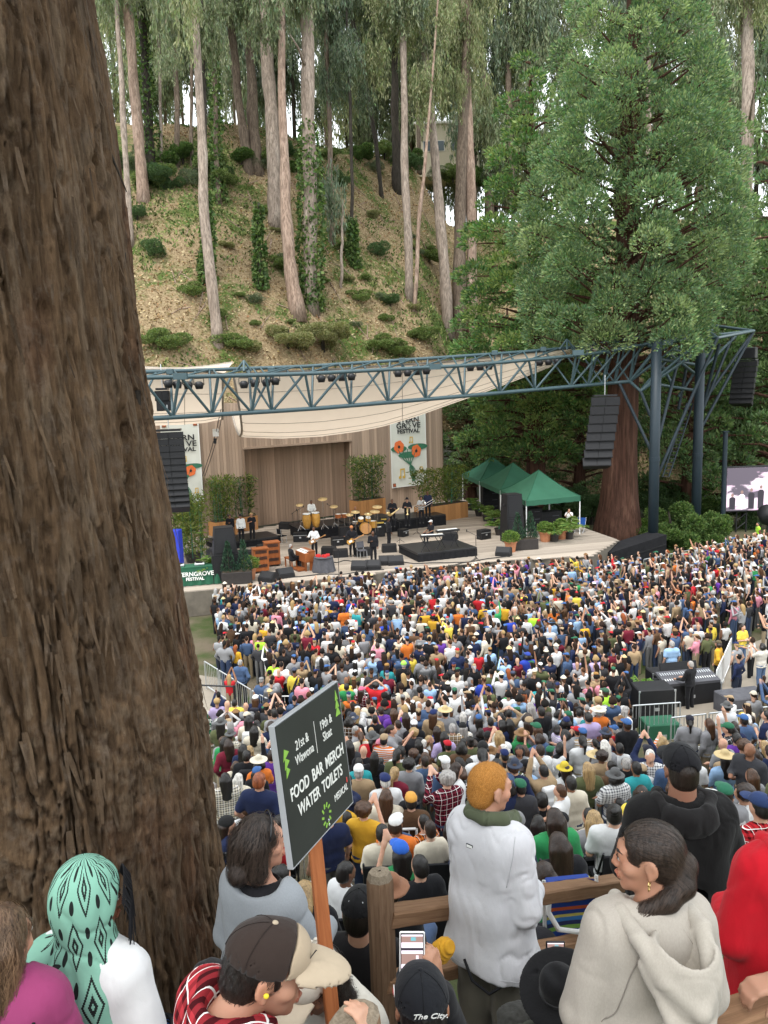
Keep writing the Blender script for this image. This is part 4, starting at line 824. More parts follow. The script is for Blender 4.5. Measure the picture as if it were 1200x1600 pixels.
# truss, columns, sails
tt_=thing('roof_truss','long dark green steel lighting truss spanning the front of the stage','truss',P(600,600,41))
O=np.array(tt_.location)
def dep(x):return np.interp(x,[180,240,960,1180],[35.3,36.2,48.5,48.0])
def curve_px(tab,x):return np.interp(x,[a for a,b in tab],[b for a,b in tab])
FT=[(150,592),(234,590),(470,584.5),(730,571),(830,562),(930,553),(1009,538),(1121,528)];BC=[(150,658),(244,653.5),(485,639),(700,621),(960,598),(984,596)];BT=[(150,584),(234,581),(470,573),(700,558),(841,548),(917,540),(1018,524)]
FTp=lambda x:P(x,curve_px(FT,x),dep(x))-O;BCp=lambda x:P(x,curve_px(BC,x),dep(x)+.8)-O;BTp=lambda x:P(x,curve_px(BT,x),dep(x)+2.0)-O
def chord(name,fn,xs,r):
 for a,b in zip(xs[:-1],xs[1:]):rod(name,fn(a),fn(b),r,'truss_paint',tt_,10)
xs=np.linspace(150,1009,16);chord('front_chord',FTp,np.append(xs,1121),.105);chord('rear_chord',BTp,np.append(np.linspace(150,917,15),1018),.1);chord('bottom_chord',BCp,np.append(np.linspace(150,960,15),984),.12)
bn=[208,270,331,393,425,487,548,607,666,725,782,836,892,919,942,960,984];prev=None
for i,x in enumerate(bn):
 lf=x<409;tx=x+10 if lf else x-10
 if x>880:tx=x+8
 rod('strut',BCp(x),FTp(tx),.075,'truss_paint',tt_);rod('rear_strut',BCp(x),BTp(tx+(-14 if lf else 12)),.065,'truss_paint',tt_)
 if lf:nx_=bn[i-1]+12 if i else x-50
 else:nx_=(bn[i+1]-12)if i+1<len(bn)and x<880 else x+46
 rod('diagonal',BCp(x),FTp(nx_),.07,'truss_paint',tt_);rod('rear_diagonal',BCp(x),BTp(x+(36 if lf else-42)),.06,'truss_paint',tt_)
 if x<940:rod('cross_brace',FTp(tx),BTp(tx+46),.05,'truss_paint',tt_);rod('cross_brace',FTp(tx),BTp(tx-8),.05,'truss_paint',tt_)
if True:
 def q(x,y,d):return P(x,y,d)-O
 cor=q(1121,528,47.5);far=q(1178,517,52.5);A_=q(1001,611,48.6);b984=BCp(984)
 L_=[(b984,A_),(A_,q(1112,534,47.6)),(A_,q(1090,535,47.7)),(b984,q(1055,541,48)),(b984,q(1030,541,48)),(A_,q(1060,541,50)),(A_,q(1016,650,48.4)),(BCp(967),q(1016,702,48.2)),(cor,q(1028,742,48.2)),(q(1063,549,49),q(1026,698,48.2)),(q(1063,549,49),q(1012,540,48.2)),(far,q(1096,668,52)),(far,q(1090,640,52)),(q(1124,537,50),q(1092,660,52)),(q(1145,524,52),q(1098,640,52)),(far,q(1087,505,56)),(q(1087,505,56),q(1018,524,52)),(far,q(1018,534,50)),(cor,far),(cor,q(1087,505,56)),(q(1018,524,52),q(1121,528,47.5)),(q(1060,533,48),q(1120,513,54)),(q(1040,535,48),q(1100,516,54)),(q(1060,620,52),q(1120,530,52)),(q(1050,600,50),q(1018,540,50)),(q(1094,580,52),q(1150,525,52)),(q(1094,590,52),q(1035,545,48.5)),(q(1060,640,52),q(1078,545,52)),(q(1022,560,48.4),q(1090,570,52)),(q(1022,600,48.4),q(1086,610,52))]
 for a,b in L_:rod('brace',a,b,.1,'column_paint' if min(a[2],b[2])+O[2]<9.5 else 'truss_paint',tt_,8)
 for a,b in((q(950,551,48),q(1018,520,53)),(q(975,547,48),q(1040,515,54)),(q(1000,540,48),q(1075,508,55))):rod('cross_brace',a,b,.07,'truss_paint',tt_)
 for x,y,d in((282,588,35.9),(680,573,42),(1042,535,47.6),(903,551,46)):slab('splice_plate',q(x,y,d-.15),(.62,.3,.3),'truss_paint',tt_)
 for(x,y)in((381,564),(886,530)):
  pk=q(x,y,dep(x)+1.2)
  for dx in(-12,0,12):rod('finial',pk,q(x+dx,y+16,dep(x)+.6+abs(dx)*.06),.06,'truss_paint',tt_)
for(x,ytop,ybot,d,r,lab)in((1020,536,852,48.4,.3,'thick dark blue steel column nearest the stage under the truss head'),(1086,545,856,52,.3,'thick dark blue steel column farther right under the truss head')):
 a=P(x,ytop,d);b=P(x,ybot,d);t=thing('steel_column',lab,'column',(b[0],b[1],0),0,'steel columns holding the truss')
 MB().tube([(0,0,-.1),(0,0,a[2]*.47),(0,0,a[2])],[r*1.02,r*1.02,r],20,True).build('shaft','column_paint',t,smooth=True);MB().lathe([(r*1.5,0),(r*1.5,.12),(r*1.1,.16)],20).build('base_plate','column_paint',t);MB().lathe([(r*1.12,0),(r*1.12,.25)],20,(0,0,a[2]*.45)).build('collar','column_paint',t)
cq=P(1062,700,51);t=thing('cable_chase','slanting ladder of dark cables running up beside the columns','ladder',cq)
for k in(-1,1):MB().tube([P(1040+k*5,745,51)-cq,P(1062+k*5,680,51)-cq,P(1078+k*5,630,51)-cq],.05,6).build('rail','column_paint',t)
for k in range(22):u=k/21;x=np.interp(u,[0,.55,1],[1040,1062,1078]);y=np.interp(u,[0,.55,1],[745,680,630]);rod('rung',P(x-5,y,51)-cq,P(x+5,y,51)-cq,.035,'black_metal',t,6)
k=0
for(x,y)in[(263,599),(277,600),(294,601),(311,601),(381,600),(398,598),(416,597),(430,595),(502,591),(518,590),(534,589),(549,588),(622,583),(637,582),(652,580),(666,579),(735,574),(750,573),(764,572),(843,566),(857,565),(871,564)]:
 b=P(x,y,dep(x)+1.0);t=thing('stage_lamp','black stage lamp number %s from the left under the truss'%('first second third fourth fifth sixth seventh eighth ninth tenth eleventh twelfth thirteenth fourteenth fifteenth sixteenth seventeenth eighteenth nineteenth twentieth twenty-first twenty-second'.split()[k]),'lamp',b,0,'stage lamps under the truss');t['label']=t['label'].replace('number ','');k+=1
 MB().lathe([(.1,.16),(.2,.1),(.22,-.05),(.17,-.22),(.15,-.22)],12).build('housing','black_metal',t,smooth=True);MB().tube([(-.24,0,-.02),(-.24,0,.3),(.24,0,.3),(.24,0,-.02)],.025,6).build('yoke','black_metal',t)
for(x,y)in((266,578),(424,575),(508,570),(628,560),(773,548),(849,542),(930,532)):
 t=thing('clamp_box','small dark fitting on top of the truss, %s'%{266:'left end',424:'right of the left finial',508:'left of centre',628:'above the truss centre',773:'over its right half',849:'left of the right finial',930:'right of the right finial'}[x],'fitting',P(x,y+6,dep(x)+1.6),0,'fittings on top of the truss');MB().box((0,0,.1),(.35,.25,.28),bev=.03).build('housing','truss_paint',t);rod('stalk',(0,0,-.3),(0,0,0),.05,'truss_paint',t)
def sail(name,label,fn,nu,nv,seams_u,seams_v,edges):
 t=thing(name,label,'canopy',fn(np.array([.5]),np.array([.5]))[0]);o=np.array(t.location);m=MB();m.grid(lambda u,v:fn(u,v)-o,nu,nv);m.build('membrane','sail',t,smooth=True)
 s=np.linspace(0,1,30)
 for v in seams_v:MB().tube(fn(s,s*0+v)-o+np.array([0,-.02,-.02]),.014,4).build('seam','sail_edge',t)
 for u in seams_u:MB().tube(fn(s*0+u,s)-o+np.array([0,-.02,-.02]),.016,4).build('seam','sail_edge',t)
 for uv in edges:MB().tube(fn(*uv(s))-o,.06,6).build('hem','sail_edge',t)
xl=[372,440,540,600,650,700,760,860];yl=[680,683,676,664,648,632,610,575]
def main_sail(u,v):
 x=352+(905-352)*u;x=x+(1-u)**6*12
 yb=np.interp(x,[352,375,440,500,560,600,650,700,760,860,905],[677,681,683,680,672,664,649,631,610,572,545]);yt=np.interp(x,[352,500,700,905],[585,578,565,543])
 w_=np.clip(v/.62,0,1);y=yt+(yb-yt)*np.sin(w_*PI/2)**1.0;d=dep(x)+2.2+5.5*w_**1.5
 w2=np.clip((v-.62)/.38,0,1);d=d+6*w2
 Q=CAM+(FW[None]+((x-600)/FPX)[:,None]*RT[None]+((800-y)/FPX)[:,None]*UP[None])*d[:,None]
 Q[:,2]+=1.5*w2**1.6-1.3*w2*(1-w2)
 e=(np.clip(1-u/.06,0,1)**2);Q[:,0]+=.5*e*np.sin(v*PI);return Q
sail('shade_sail','large cream shade sail sagging over the stage behind the truss',main_sail,60,36,(.5,.78),(.12,.24,.36,.47,.58),(lambda s:(s*0,s),lambda s:(s,s*0),lambda s:(s*0+1,s)))
def left_sail(u,v):
 x=150+(348-150)*u;yt=np.interp(x,[150,234,300,348],[580,577,578,584]);yb=np.interp(x,[150,280,320,348],[668,664,661,655])-45*sstep(.8,1,u)*0
 w_=np.clip(v/.7,0,1);y=yt+(yb-yt)*np.sin(w_*PI/2);d=dep(x)+2.2+5*w_**1.5;w2=np.clip((v-.7)/.3,0,1);d=d+4*w2
 Q=CAM+(FW[None]+((x-600)/FPX)[:,None]*RT[None]+((800-y)/FPX)[:,None]*UP[None])*d[:,None];Q[:,2]+=.9*w2;return Q
sail('shade_sail','small cream shade sail at the left end of the truss',left_sail,24,26,(.7,),(.2,.4,.55),(lambda s:(s*0+1,s),lambda s:(s,s*0)))
def back_sail(u,v):
 A0,B0,C0,D0=P(200,571,47),P(364,566,47),P(352,582,44),P(200,586,44);u=u[:,None];v=v[:,None];Q=(A0*(1-u)+B0*u)*(1-v)+(D0*(1-u)+C0*u)*v;Q[:,2]-=.25*np.sin(u[:,0]*PI);return Q
sail('shade_sail','grey-edged shade sail peeping above the left end of the truss',back_sail,16,8,(.5,),(),(lambda s:(s,s*0),))
def right_sail(u,v):
 A0,B0,C0,D0=P(868,545,52),P(1000,514,54),P(1000,526,50),P(880,550,50);u=u[:,None];v=v[:,None];Q=(A0*(1-u)+B0*u)*(1-v)+(D0*(1-u)+C0*u)*v;Q[:,2]-=.45*np.sin(u[:,0]*PI);return Q
sail('shade_sail','narrow cream shade sail behind the right end of the truss',right_sail,16,6,(.5,),(),(lambda s:(s,s*0),))
# hanging loudspeaker arrays
def line_array(label,top,bot,dtop,n,wpx,curve=.0,face=0.0,topblk=False):
 a=P(*top,dtop);b=P(*bot,dtop);s=dtop/FPX;wd=wpx*s;H=np.linalg.norm(a-b);t=thing('line_array',label,'loudspeaker',(a[0],a[1],b[2]),face,'hanging loudspeaker arrays');h=H/n
 lean=b-a
 for i in range(n):
  u=(i+.5)/n;ang_=curve*u*u;c=np.array([lean[0]*u,-math.sin(ang_)*0+curve*.6*u*u,H*(1-u)])
  c[0]=c[0]*math.cos(-face);M_=rotm('X',-ang_)
  cab=MB();y0=.42
  cab.add(np.array([(-wd/2,-y0,-h*.485),(wd/2,-y0,-h*.485),(wd/2,-y0,h*.485),(-wd/2,-y0,h*.485),(-wd*.42,y0,-h*.38),(wd*.42,y0,-h*.38),(wd*.42,y0,h*.38),(-wd*.42,y0,h*.38)])@M_.T+c,[(0,1,2,3),(5,4,7,6),(1,5,6,2),(4,0,3,7),(3,2,6,7),(4,5,1,0)])
  cb=cab.build('cabinet','speaker_black',t)
  for sx in(-1,1):slab('grille',np.array([sx*wd*.25,-y0-.015,0])@M_.T+c,(wd*.47,.03,h*.84),'grille',cb,M_)
 slab('rigging_frame',(0,0,H+.08),(wd*.8,.7,.1),'black_metal',t);rod('chain',(0,0,H+.1),(0,0,H+1.3 if not topblk else H+.9),.025,'galv',t)
 if topblk:MB().box((0,0,H+.55),(wd*.75,.6,.75),bev=.04,).build('motor','black_metal',t)
 return t
line_array('tall black hanging speaker array beside the big trunk at the left of the stage',(264,676),(270,802),38,12,46,.5,.15)
line_array('black hanging speaker array in front of the giant conifer trunk',(945,622),(936,734),47,8,44,.45,-.1)
line_array('black hanging speaker array at the far right beyond the columns',(1168,566),(1160,634),54,8,34,.35,-.7,True)
line_array('small black hanging speaker seen through the left end of the truss',(254,611),(258,643),38.5,2,22,.1,.1)
# things on the stage
def S(px_,py_,z=SZ):return GZ(px_,py_,z)
def leafy(name,parent,n,fn,col,alt,palt,L,wr=.3):
 pos,ax=fn(n);l=L*rng.uniform(.6,1.4,n);return link(name,leafmesh(name,[leaf_quads(pos,ax,l,l*wr,tint(n,col,.35,alt,palt))]),'leaf',parent)
def bamboo(parent,wx,wy,z0,h,n=1500,col=(.085,.13,.03)):
 def fn(n):
  x=rng.uniform(-1,1,n)*wx;y=rng.uniform(-1,1,n)*wy;z=z0+h*rng.random(n)**.8;sp=1+.35*(z-z0)/h
  return np.stack([x*sp,y*sp,z],1),np.stack([rng.normal(size=n)*.7,rng.normal(size=n)*.7,.25+rng.normal(size=n)*.6],1)
 leafy('foliage',parent,n,fn,col,(.2,.22,.05),.25,.3,.22)
 for k in range(9):
  x,y=rng.uniform(-wx,wx)*.9,rng.uniform(-wy,wy)*.9;MB().tube([(x,y,z0),(x*1.15,y*1.15,z0+h*.95)],[.022,.01],5).build('cane','banner_green',parent)
def planter_box(parent,wx,wy,h,npl):
 MB().box((0,0,h/2),(wx-.06,wy-.06,h-.02)).build('box','planter_wood',parent);w_=wx/npl
 for i in range(npl):
  for sy in(-1,1):slab('plank',(-wx/2+(i+.5)*w_,sy*wy/2,h/2),(w_*.94,.05,h),'planter_wood',parent)
 slab('soil',(0,0,h-.01),(wx-.1,wy-.1,.06),'soil',parent)
for(x,y,wx,npl,h,hb,nn,lab)in((349,836,1.6,6,1.0,3.0,1500,'bamboo in a square wooden planter behind the backing singers'),(382,828,1.6,6,1.0,2.9,1300,'darker bamboo in a wooden planter nearest the doorway left side'),(575,806,2.6,10,1.3,3.2,2200,'dense bamboo in a wooden planter behind the drummer'),(690,812,4.2,17,1.15,2.6,2600,'wide bamboo hedge in a long wooden planter right of the stage wall')):
 b=S(x,y);t=thing('bamboo_planter',lab,'planter',b,math.atan2(.6,.8),'bamboo planters along the stage wall');planter_box(t,wx,1.1,h,npl);bamboo(t,wx*.45,.45,h,hb,nn,(.06,.1,.025)if 'dense' in lab or 'darker' in lab else(.1,.14,.03))
b=S(303,878);t=thing('bamboo_plant','loose yellow-green bamboo beside the blue sign box','plant',b);bamboo(t,.7,.6,.3,3.6,1900,(.13,.17,.04));MB().lathe([(.4,0),(.5,.5),(.46,.5)],14).build('pot','black_pot',t)
b=S(276,870);t=thing('laurel_bush','bright leafy bush behind the blue sign box next to the big trunk','plant',b)
o=link('foliage',SHRUB['bright'],None,t);o.scale=(1.5,1.3,1.6);o.location=(0,0,2.4);MB().tube([(0,0,0),(0,0,2.4)],[.12,.06],7).build('stem','bark_dark',t)
b=S(272,889);t=thing('sign_box','bright blue sign box with pink lettering beside the big trunk','sign',b,-.1);MB().box((0,0,1.1),(1.0,.6,2.2),bev=.03).build('body','blue_paint',t)
for k in range(5):slab('lettering',(-.3+k*.14+.02*(k%2),-.31,1.65),(.07,.02,.22-.08*(k%2)),'pink_print',t)
b=S(306,912);t=thing('promo_table','long table in a green festival cloth with white lettering','table',b,.2)
def tc(u,v):
 x=(u-.5)*2.6;fold=.04*np.sin(u*40)*v;return np.stack([x*(1+.03*v),-.4-.06*v+fold,.95-.93*v],1)
m=MB();m.grid(tc,50,8);m.box((0,0,.93),(2.6,.84,.05));m.add([(-1.3,.42,.95),(-1.3,-.4,.95),(-1.34,-.46,.02),(-1.34,.45,.02)],[(0,1,2,3)]);m.add([(1.3,.42,.95),(1.3,-.4,.95),(1.34,-.46,.02),(1.34,.45,.02)],[(3,2,1,0)]);m.build('tablecloth','cloth_green',t,smooth=False)
for s_,z,sz in(('STERNGROVE',.6,.3),('FESTIVAL',.36,.22)):textmesh(s_,sz,'white_print',t,Matrix.Translation((0,-.5,z))@Matrix.Rotation(PI/2,4,'X'),bold=.008)
for lx in(-1.2,1.2):rod('leg',(lx,.3,0),(lx,.3,.93),.03,'galv',t)
for k,(dx,lab)in enumerate(((-.75,'silver turntable at the left on the green festival table'),(.25,'silver turntable at the right on the green festival table'))):
 q=b+np.array([dx*math.cos(.2),dx*math.sin(.2),.96]);u=thing('turntable',lab,'turntable',q,.2,'turntables on the festival table');MB().box((0,0,.06),(.5,.4,.1),bev=.02).build('body','galv',u);MB().lathe([(.17,0),(.17,.03)],18,(0,0,.11)).build('platter','black_metal',u)
def pot(parent,r,h,mat='terracotta'):MB().lathe([(r*.72,0),(r*.95,h*.85),(r*1.06,h*.86),(r*1.06,h),(r*.9,h),(r*.9,h*.9),(.01,h*.9)],16).build('pot',mat,parent,smooth=False)
def palm(parent,z0,L,nf=14,col=(.12,.2,.045)):
 m=[]
 for k in range(nf):
  a=rng.uniform(0,2*PI);el=rng.uniform(.5,1.35);ln=L*rng.uniform(.7,1.1);u=np.linspace(.15,1,22);h_=np.array([math.cos(a),math.sin(a),0]);pts=np.outer(u*ln*math.cos(el),h_);pts[:,2]=z0+ln*(u*math.sin(el)-.45*u**2.4)
  for sg in(-1,1):
   sd=np.cross(h_,[0,0,1])*sg;ax=np.tile(sd+h_*.6+np.array([0,0,-.1]),(22,1))+rng.normal(size=(22,3))*.12;l=ln*.3*np.sin(u*PI*.85+.2);m.append(leaf_quads(pts,ax,l,l*.16+.01,tint(22,col,.3,(.22,.28,.07),.2)))
 link('fronds',leafmesh('fronds',m),'leaf',parent)
 MB().tube([(0,0,z0*.5),(0,0,z0+.3)],[.06,.03],6).build('stem','banner_green',parent)
for(x,y,L,r,pm,lab)in((333,906,1.5,.28,'black_pot','broad palm beside the green festival table'),(736,797,1.1,.3,'black_pot','potted palm farthest back in the row beside the tents'),(748,806,1.2,.3,'black_pot','second potted palm from the back beside the tents'),(760,814,1.2,.3,'black_pot','middle potted palm of the row beside the tents'),(770,822,1.2,.3,'black_pot','fourth potted palm from the back beside the tents'),(780,836,1.2,.3,'black_pot','nearest potted palm of the row beside the tents'),(866,846,1.6,.3,'black_pot','tall palm between the terracotta pots by the tents'),(889,842,1.5,.3,'black_pot','palm in a dark pot in front of the person in white')):
 b=S(x,y);t=thing('potted_palm',lab,'plant',b,rng.uniform(0,6),'potted palms on the stage');pot(t,r,.45,pm);palm(t,.5,L)
for(x,y,s,lab)in((391,905,.34,'small leafy plant in a terracotta pot beside the organ speakers'),(798,862,.36,'leafy plant in a terracotta pot left of the clipped trees'),(852,846,.38,'leafy plant in a terracotta pot right of the clipped trees'),(877,842,.38,'leafy plant in a terracotta pot under the tent corner')):
 b=S(x,y);t=thing('potted_plant',lab,'plant',b,0,'terracotta pots on the stage');pot(t,s,.62);o=link('foliage',SHRUB['bright'],None,t);o.scale=(.5,.5,.42);o.location=(0,0,.85)
for(x,y,lab)in((371,911,'pair of clipped cone trees in a black trough at the left of the stage'),(819,858,'pair of clipped cone trees in a black trough in front of the tents')):
 b=S(x,y);t=thing('cone_trees',lab,'plant',b,.15,'clipped cone trees in troughs');MB().box((0,0,.32),(1.5,.7,.6),bev=.02,).build('trough','black_pot',t);slab('soil',(0,0,.6),(1.4,.6,.08),'soil',t)
 for dx in(-.38,.38):
  def fn(n):z=rng.random(n)**1.4;a=rng.uniform(0,2*PI,n);r=.36*(1-z)*(.85+.2*rng.random(n))+.02;return np.stack([dx+r*np.cos(a),r*np.sin(a),.65+z*1.45],1),np.stack([np.cos(a)*.5,np.sin(a)*.5,1+0*a],1)+rng.normal(size=(n,3))*.2
  leafy('cone_tree',t,700,fn,(.035,.08,.05),(.07,.12,.08),.25,.14,.35);rod('stem',(dx,0,.6),(dx,0,1.9),.03,'bark_dark',t)
def speaker_box(label,px_,py_,w_,d_,h_,rz=0.0,top=1.0,z=SZ,name='stage_speaker',group='speaker cabinets on the stage'):
 b=S(px_,py_,z);t=thing(name,label,'loudspeaker',b,rz,group);MB().box((0,0,h_/2),(w_,d_,h_),taper=top).build('cabinet','speaker_black',t);slab('grille',(0,-d_/2*(1+top)/2-.01,h_/2),(w_*.86*(1+top)/2,.03,h_*.86),'grille',t,rotm('X',-math.atan2(d_/2*(1-top),h_)))
 for sx in(-1,1):slab('handle',(sx*w_*.47,0,h_*.55),(.05,.2,.1),'black_metal',t)
 return t
speaker_box('lower black speaker cabinet of the stack at the left of the stage',354,907,1.4,1.1,1.45,.3);speaker_box('upper tapered black speaker on the stack at the left of the stage',354,907-1.45*30,1.2,1.0,1.35,.3,.78,SZ+1.46)
b=S(354,907);bpy.data.objects[[o.name for o in bpy.data.objects if o.get('label','').startswith('upper tapered')][0]].location=(b[0],b[1],SZ+1.452)
speaker_box('lower black speaker cabinet of the stack by the tent legs',800,846,1.1,1.0,1.5,.3);u_=speaker_box('upper black speaker cabinet of the stack by the tent legs',800,846,1.1,.95,1.45,.3,.86);u_.location.z=SZ+1.502
t=speaker_box('grey bass speaker cabinet behind the bass player',540,850,.75,.5,1.1,.2)
def riser(label,px_,py_,wx,wy,h,rz):b=S(px_,py_);t=thing('riser',label,'platform',b,rz,'black stage risers');MB().box((0,0,h-.06),(wx,wy,.12),bev=.02).build('top','black_metal',t);m=MB();m.grid(lambda u,v:np.stack([(u-.5)*wx,-wy/2+.03*np.sin(u*60),(h-.1)*v],1),40,3);m.box((0,.02,(h-.12)/2),(wx*.985,wy*.96,h-.13));m.build('skirt','black_cloth',t);return t
R1=riser('low black riser under the backing singers',380,850,4.2,2.4,.45,.5);R2=riser('black riser carrying the congas',500,836,3.4,2.6,.8,.4);R3=riser('black riser carrying the drum kit',572,830,3.6,2.6,.9,.4);R4=riser('black riser under the horn players',640,822,4.6,2.2,.75,.45);R5=riser('wide black platform under the keyboards',683,866,3.6,3.0,.5,.35)
wl=['wedge monitor nearest the festival table','wedge monitor in front of the organ','wedge monitor left of the lead singer feet','wedge monitor directly before the lead singer','wedge monitor right of the lead singer','round-backed monitor tilted up near the stage edge','wedge monitor behind the lead singer','wedge monitor beside the grey chair','wedge monitor on the keyboard platform','wedge monitor at the left behind the organ speakers','wedge monitor by the clipped trees at the right','wedge monitor between organ and guitarist','wedge monitor beside the backing singers','wedge monitor right of the other by the backing singers','wedge monitor at the drum riser']
for k,(x,y)in enumerate(((419,908),(446,902),(562,890),(583,889),(604,882),(618,882),(608,862),(566,868),(704,856),(447,826),(787,868),(515,866),(385,872),(412,862),(532,870))):
 b=S(x,y);t=thing('wedge_monitor','black '+wl[k],'loudspeaker',b,rng.uniform(-.5,.5)+(PI if k in(0,1,2,3,4,5,10)else 0),'wedge monitors on the stage');z=.5 if k==8 else 0;pts=[(-.3,0),(.3,0),(.3,.2),(-.05,.5),(-.3,.42)]
 m=MB();n_=5;V=[(-.42,y_,z_+z)for y_,z_ in pts]+[(.42,y_,z_+z)for y_,z_ in pts];m.add(V,[[4,3,2,1,0],[5,6,7,8,9]]+[[i,(i+1)%5,5+(i+1)%5,5+i]for i in range(5)]);m.build('cabinet','speaker_black',t);slab('grille',(0,.13,.365+z),(.74,.4,.03),'grille',t,rotm('X',-.71))
def cabinet(label,x,y,h):
 b=S(x,y);t=thing('organ_speaker',label,'cabinet',b,.35,'wooden organ speakers');MB().box((0,0,h/2+.06),(.8,.6,h-.1),bev=.015).build('body','organ_wood',t);slab('top',(0,0,h),(.86,.66,.05),'organ_wood',t)
 for z in(.3,.62,.88):
  for k in range(5):slab('louvre',(0,-.305,h*z-.06+k*.035),(.6,.02,.018),'black_metal',t)
 for sx in(-.3,.3):slab('foot',(sx,0,.03),(.1,.5,.06),'black_metal',t)
cabinet('front wooden organ speaker cabinet at the left of the organist',408,894,1.3);cabinet('rear taller wooden organ speaker cabinet at the left of the organist',426,884,1.35)
b=S(478,889);t=thing('organ','wooden two-keyboard organ played by a man in black','organ',b,-1.05);MB().box((0,0,.72),(1.25,.6,.5),bev=.02).build('console','organ_wood',t);slab('top',(0,.12,1.02),(1.25,.36,.1),'organ_wood',t)
for k,(y,z)in enumerate(((-.2,.99),(-.02,1.05))):slab('keyboard',(0,y,z),(1.0,.15,.04),'white_print',t)
for sx in(-.55,.55):slab('leg',(sx,.15,.25),(.09,.3,.5),'organ_wood',t);slab('leg',(sx,-.24,.25),(.07,.07,.5),'organ_wood',t)
slab('pedal_board',(0,-.4,.08),(.9,.5,.1),'organ_wood',t)
b=S(455,887);t=thing('organ_bench','dark wooden organ bench under the organist','bench',b,-1.05);slab('seat',(0,0,.52),(1.0,.35,.06),'organ_wood',t)
for sx in(-.44,.44):
 for sy in(-.13,.13):slab('leg',(sx,sy,.25),(.06,.06,.5),'organ_wood',t)
b=S(506,893);t=thing('side_table','small table under a dark grey cloth with red items on top','table',b)
def gc(u,v):a=u*2*PI;r=.5+.1*v+.05*np.sin(a*9)*v;return np.stack([r*np.cos(a),r*.8*np.sin(a),.8-.78*v],1)
m=MB();m.grid(gc,60,6);m.lathe([(.5,.79),(.01,.81)],24);m.build('tablecloth','grey_cloth',t)
for k in range(6):slab('red_item',(rng.uniform(-.3,.3),rng.uniform(-.2,.2),.86),(.2,.16,.12),'red_paint',t,rotm('Z',k))
def chair(label,x,y,mat,rz,z=SZ,name='stage_chair',group=None):
 b=S(x,y,z);t=thing(name,label,'chair',b,rz,group);slab('seat',(0,0,.45),(.46,.45,.04),mat,t);slab('backrest',(0,.22,.75),(.46,.03,.35),mat,t,rotm('X',-.15))
 for sx in(-.21,.21):
  for sy in(-.2,.2):rod('leg',(sx,sy,0),(sx,sy*.9,.45),.015,'galv',t,6)
  rod('back_post',(sx,.2,.45),(sx,.26,.92),.015,'galv',t,6)
chair('grey chair standing between the bass player and lead singer',566,872,'grey_cloth',.5);chair('dark chair beside the congas',441,848,'black_cloth',2.4)
def mic_stand(label,x,y,h,boom=True,z=SZ):
 b=S(x,y,z);t=thing('microphone_stand',label,'stand',b,rng.uniform(0,6),'microphone stands');rod('pole',(0,0,.12),(0,0,h),.016,'black_metal',t)
 for k in range(3):a=k*2.1;rod('foot',(0,0,.2),(math.cos(a)*.3,math.sin(a)*.3,0),.013,'black_metal',t,6)
 e=(0,0,h)
 if boom:e=(.0,.5,h+.25);rod('boom',(0,-.2,h-.1),e,.012,'black_metal',t,6)
 MB().lathe([(.02,-.06),(.025,0),(.035,.04),(.02,.08)],8,e).build('microphone','black_metal',t)
for lab,x,y,h in(('at the stage edge near the organ',530,905,1.5),('left of the congas',459,836,1.5),('second from the left by the congas',467,836,1.7),('between the congas and drums',522,830,1.6),('held by the lead singer',588,880,1.35),('beside the keyboards at the right edge',744,876,1.4),('in front of the horn players',625,848,1.3),('before the left backing singer',368,850,1.7),('before the blonde backing singer',398,848,1.8),('in front of the trombone',652,835,1.5)):mic_stand('black microphone stand '+lab,x,y,h,'held' not in lab)
for lab,x,y in(('amber conga drum at the left of the pair',480,826),('amber conga drum at the right of the pair',494,824)):
 b=S(x,y+1,SZ+.8);t=thing('conga_drum',lab,'drum',b,0,'conga drums');MB().lathe([(.17,.05),(.25,.35),(.29,.6),(.24,1.0)],18).build('shell','drum_wood',t,smooth=True);MB().lathe([(.25,.98),(.25,1.03),(.01,1.04)],18).build('head','white_print',t);MB().lathe([(.26,.95),(.27,.98),(.26,1.0)],18,cap=False).build('rim','chrome',t);MB().lathe([(.2,0),(.19,.06)],14).build('base','black_metal',t)
b=S(566,832,SZ+.9);t=thing('drum_kit','natural wood drum kit with cymbals on the rear riser','drum kit',b,.2)
def drum(name,c,r,h,rot=None,mat='drum_wood'):MB().lathe([(r,-h/2),(r,h/2)],20,c,rot=rot).build(name,mat,t,smooth=False);c2=np.array(c)+(np.array(rot)@[0,0,h/2+.004]if rot is not None else[0,0,h/2+.004]);MB().lathe([(r*.97,0),(.01,.004)],20,c2,rot=rot).build(name+'_head','white_print' if name!='bass_drum' else 'planter_wood',t)
drum('bass_drum',(.15,-.35,.32),.34,.42,rotm('X',PI/2));drum('tom',(-.1,-.25,.85),.17,.2,rotm('X',.4));drum('tom',(.35,-.25,.85),.17,.2,rotm('X',.4));drum('floor_tom',(.7,.1,.45),.22,.4);drum('snare_drum',(-.4,.05,.62),.19,.14,None,'chrome')
for x,y,z,r in((-.75,-.1,1.15,.24),(-.45,-.45,1.35,.27),(.75,-.4,1.3,.3),(1.0,.1,1.5,.3),(.3,-.6,1.2,.25)):rod('cymbal_stand',(x,y,0),(x,y,z),.014,'chrome',t,6);MB().lathe([(r,0),(r*.3,.03),(.04,.06),(.01,.065)],20,(x,y,z),rot=rotm('X',.25)).build('cymbal','cymbal',t)
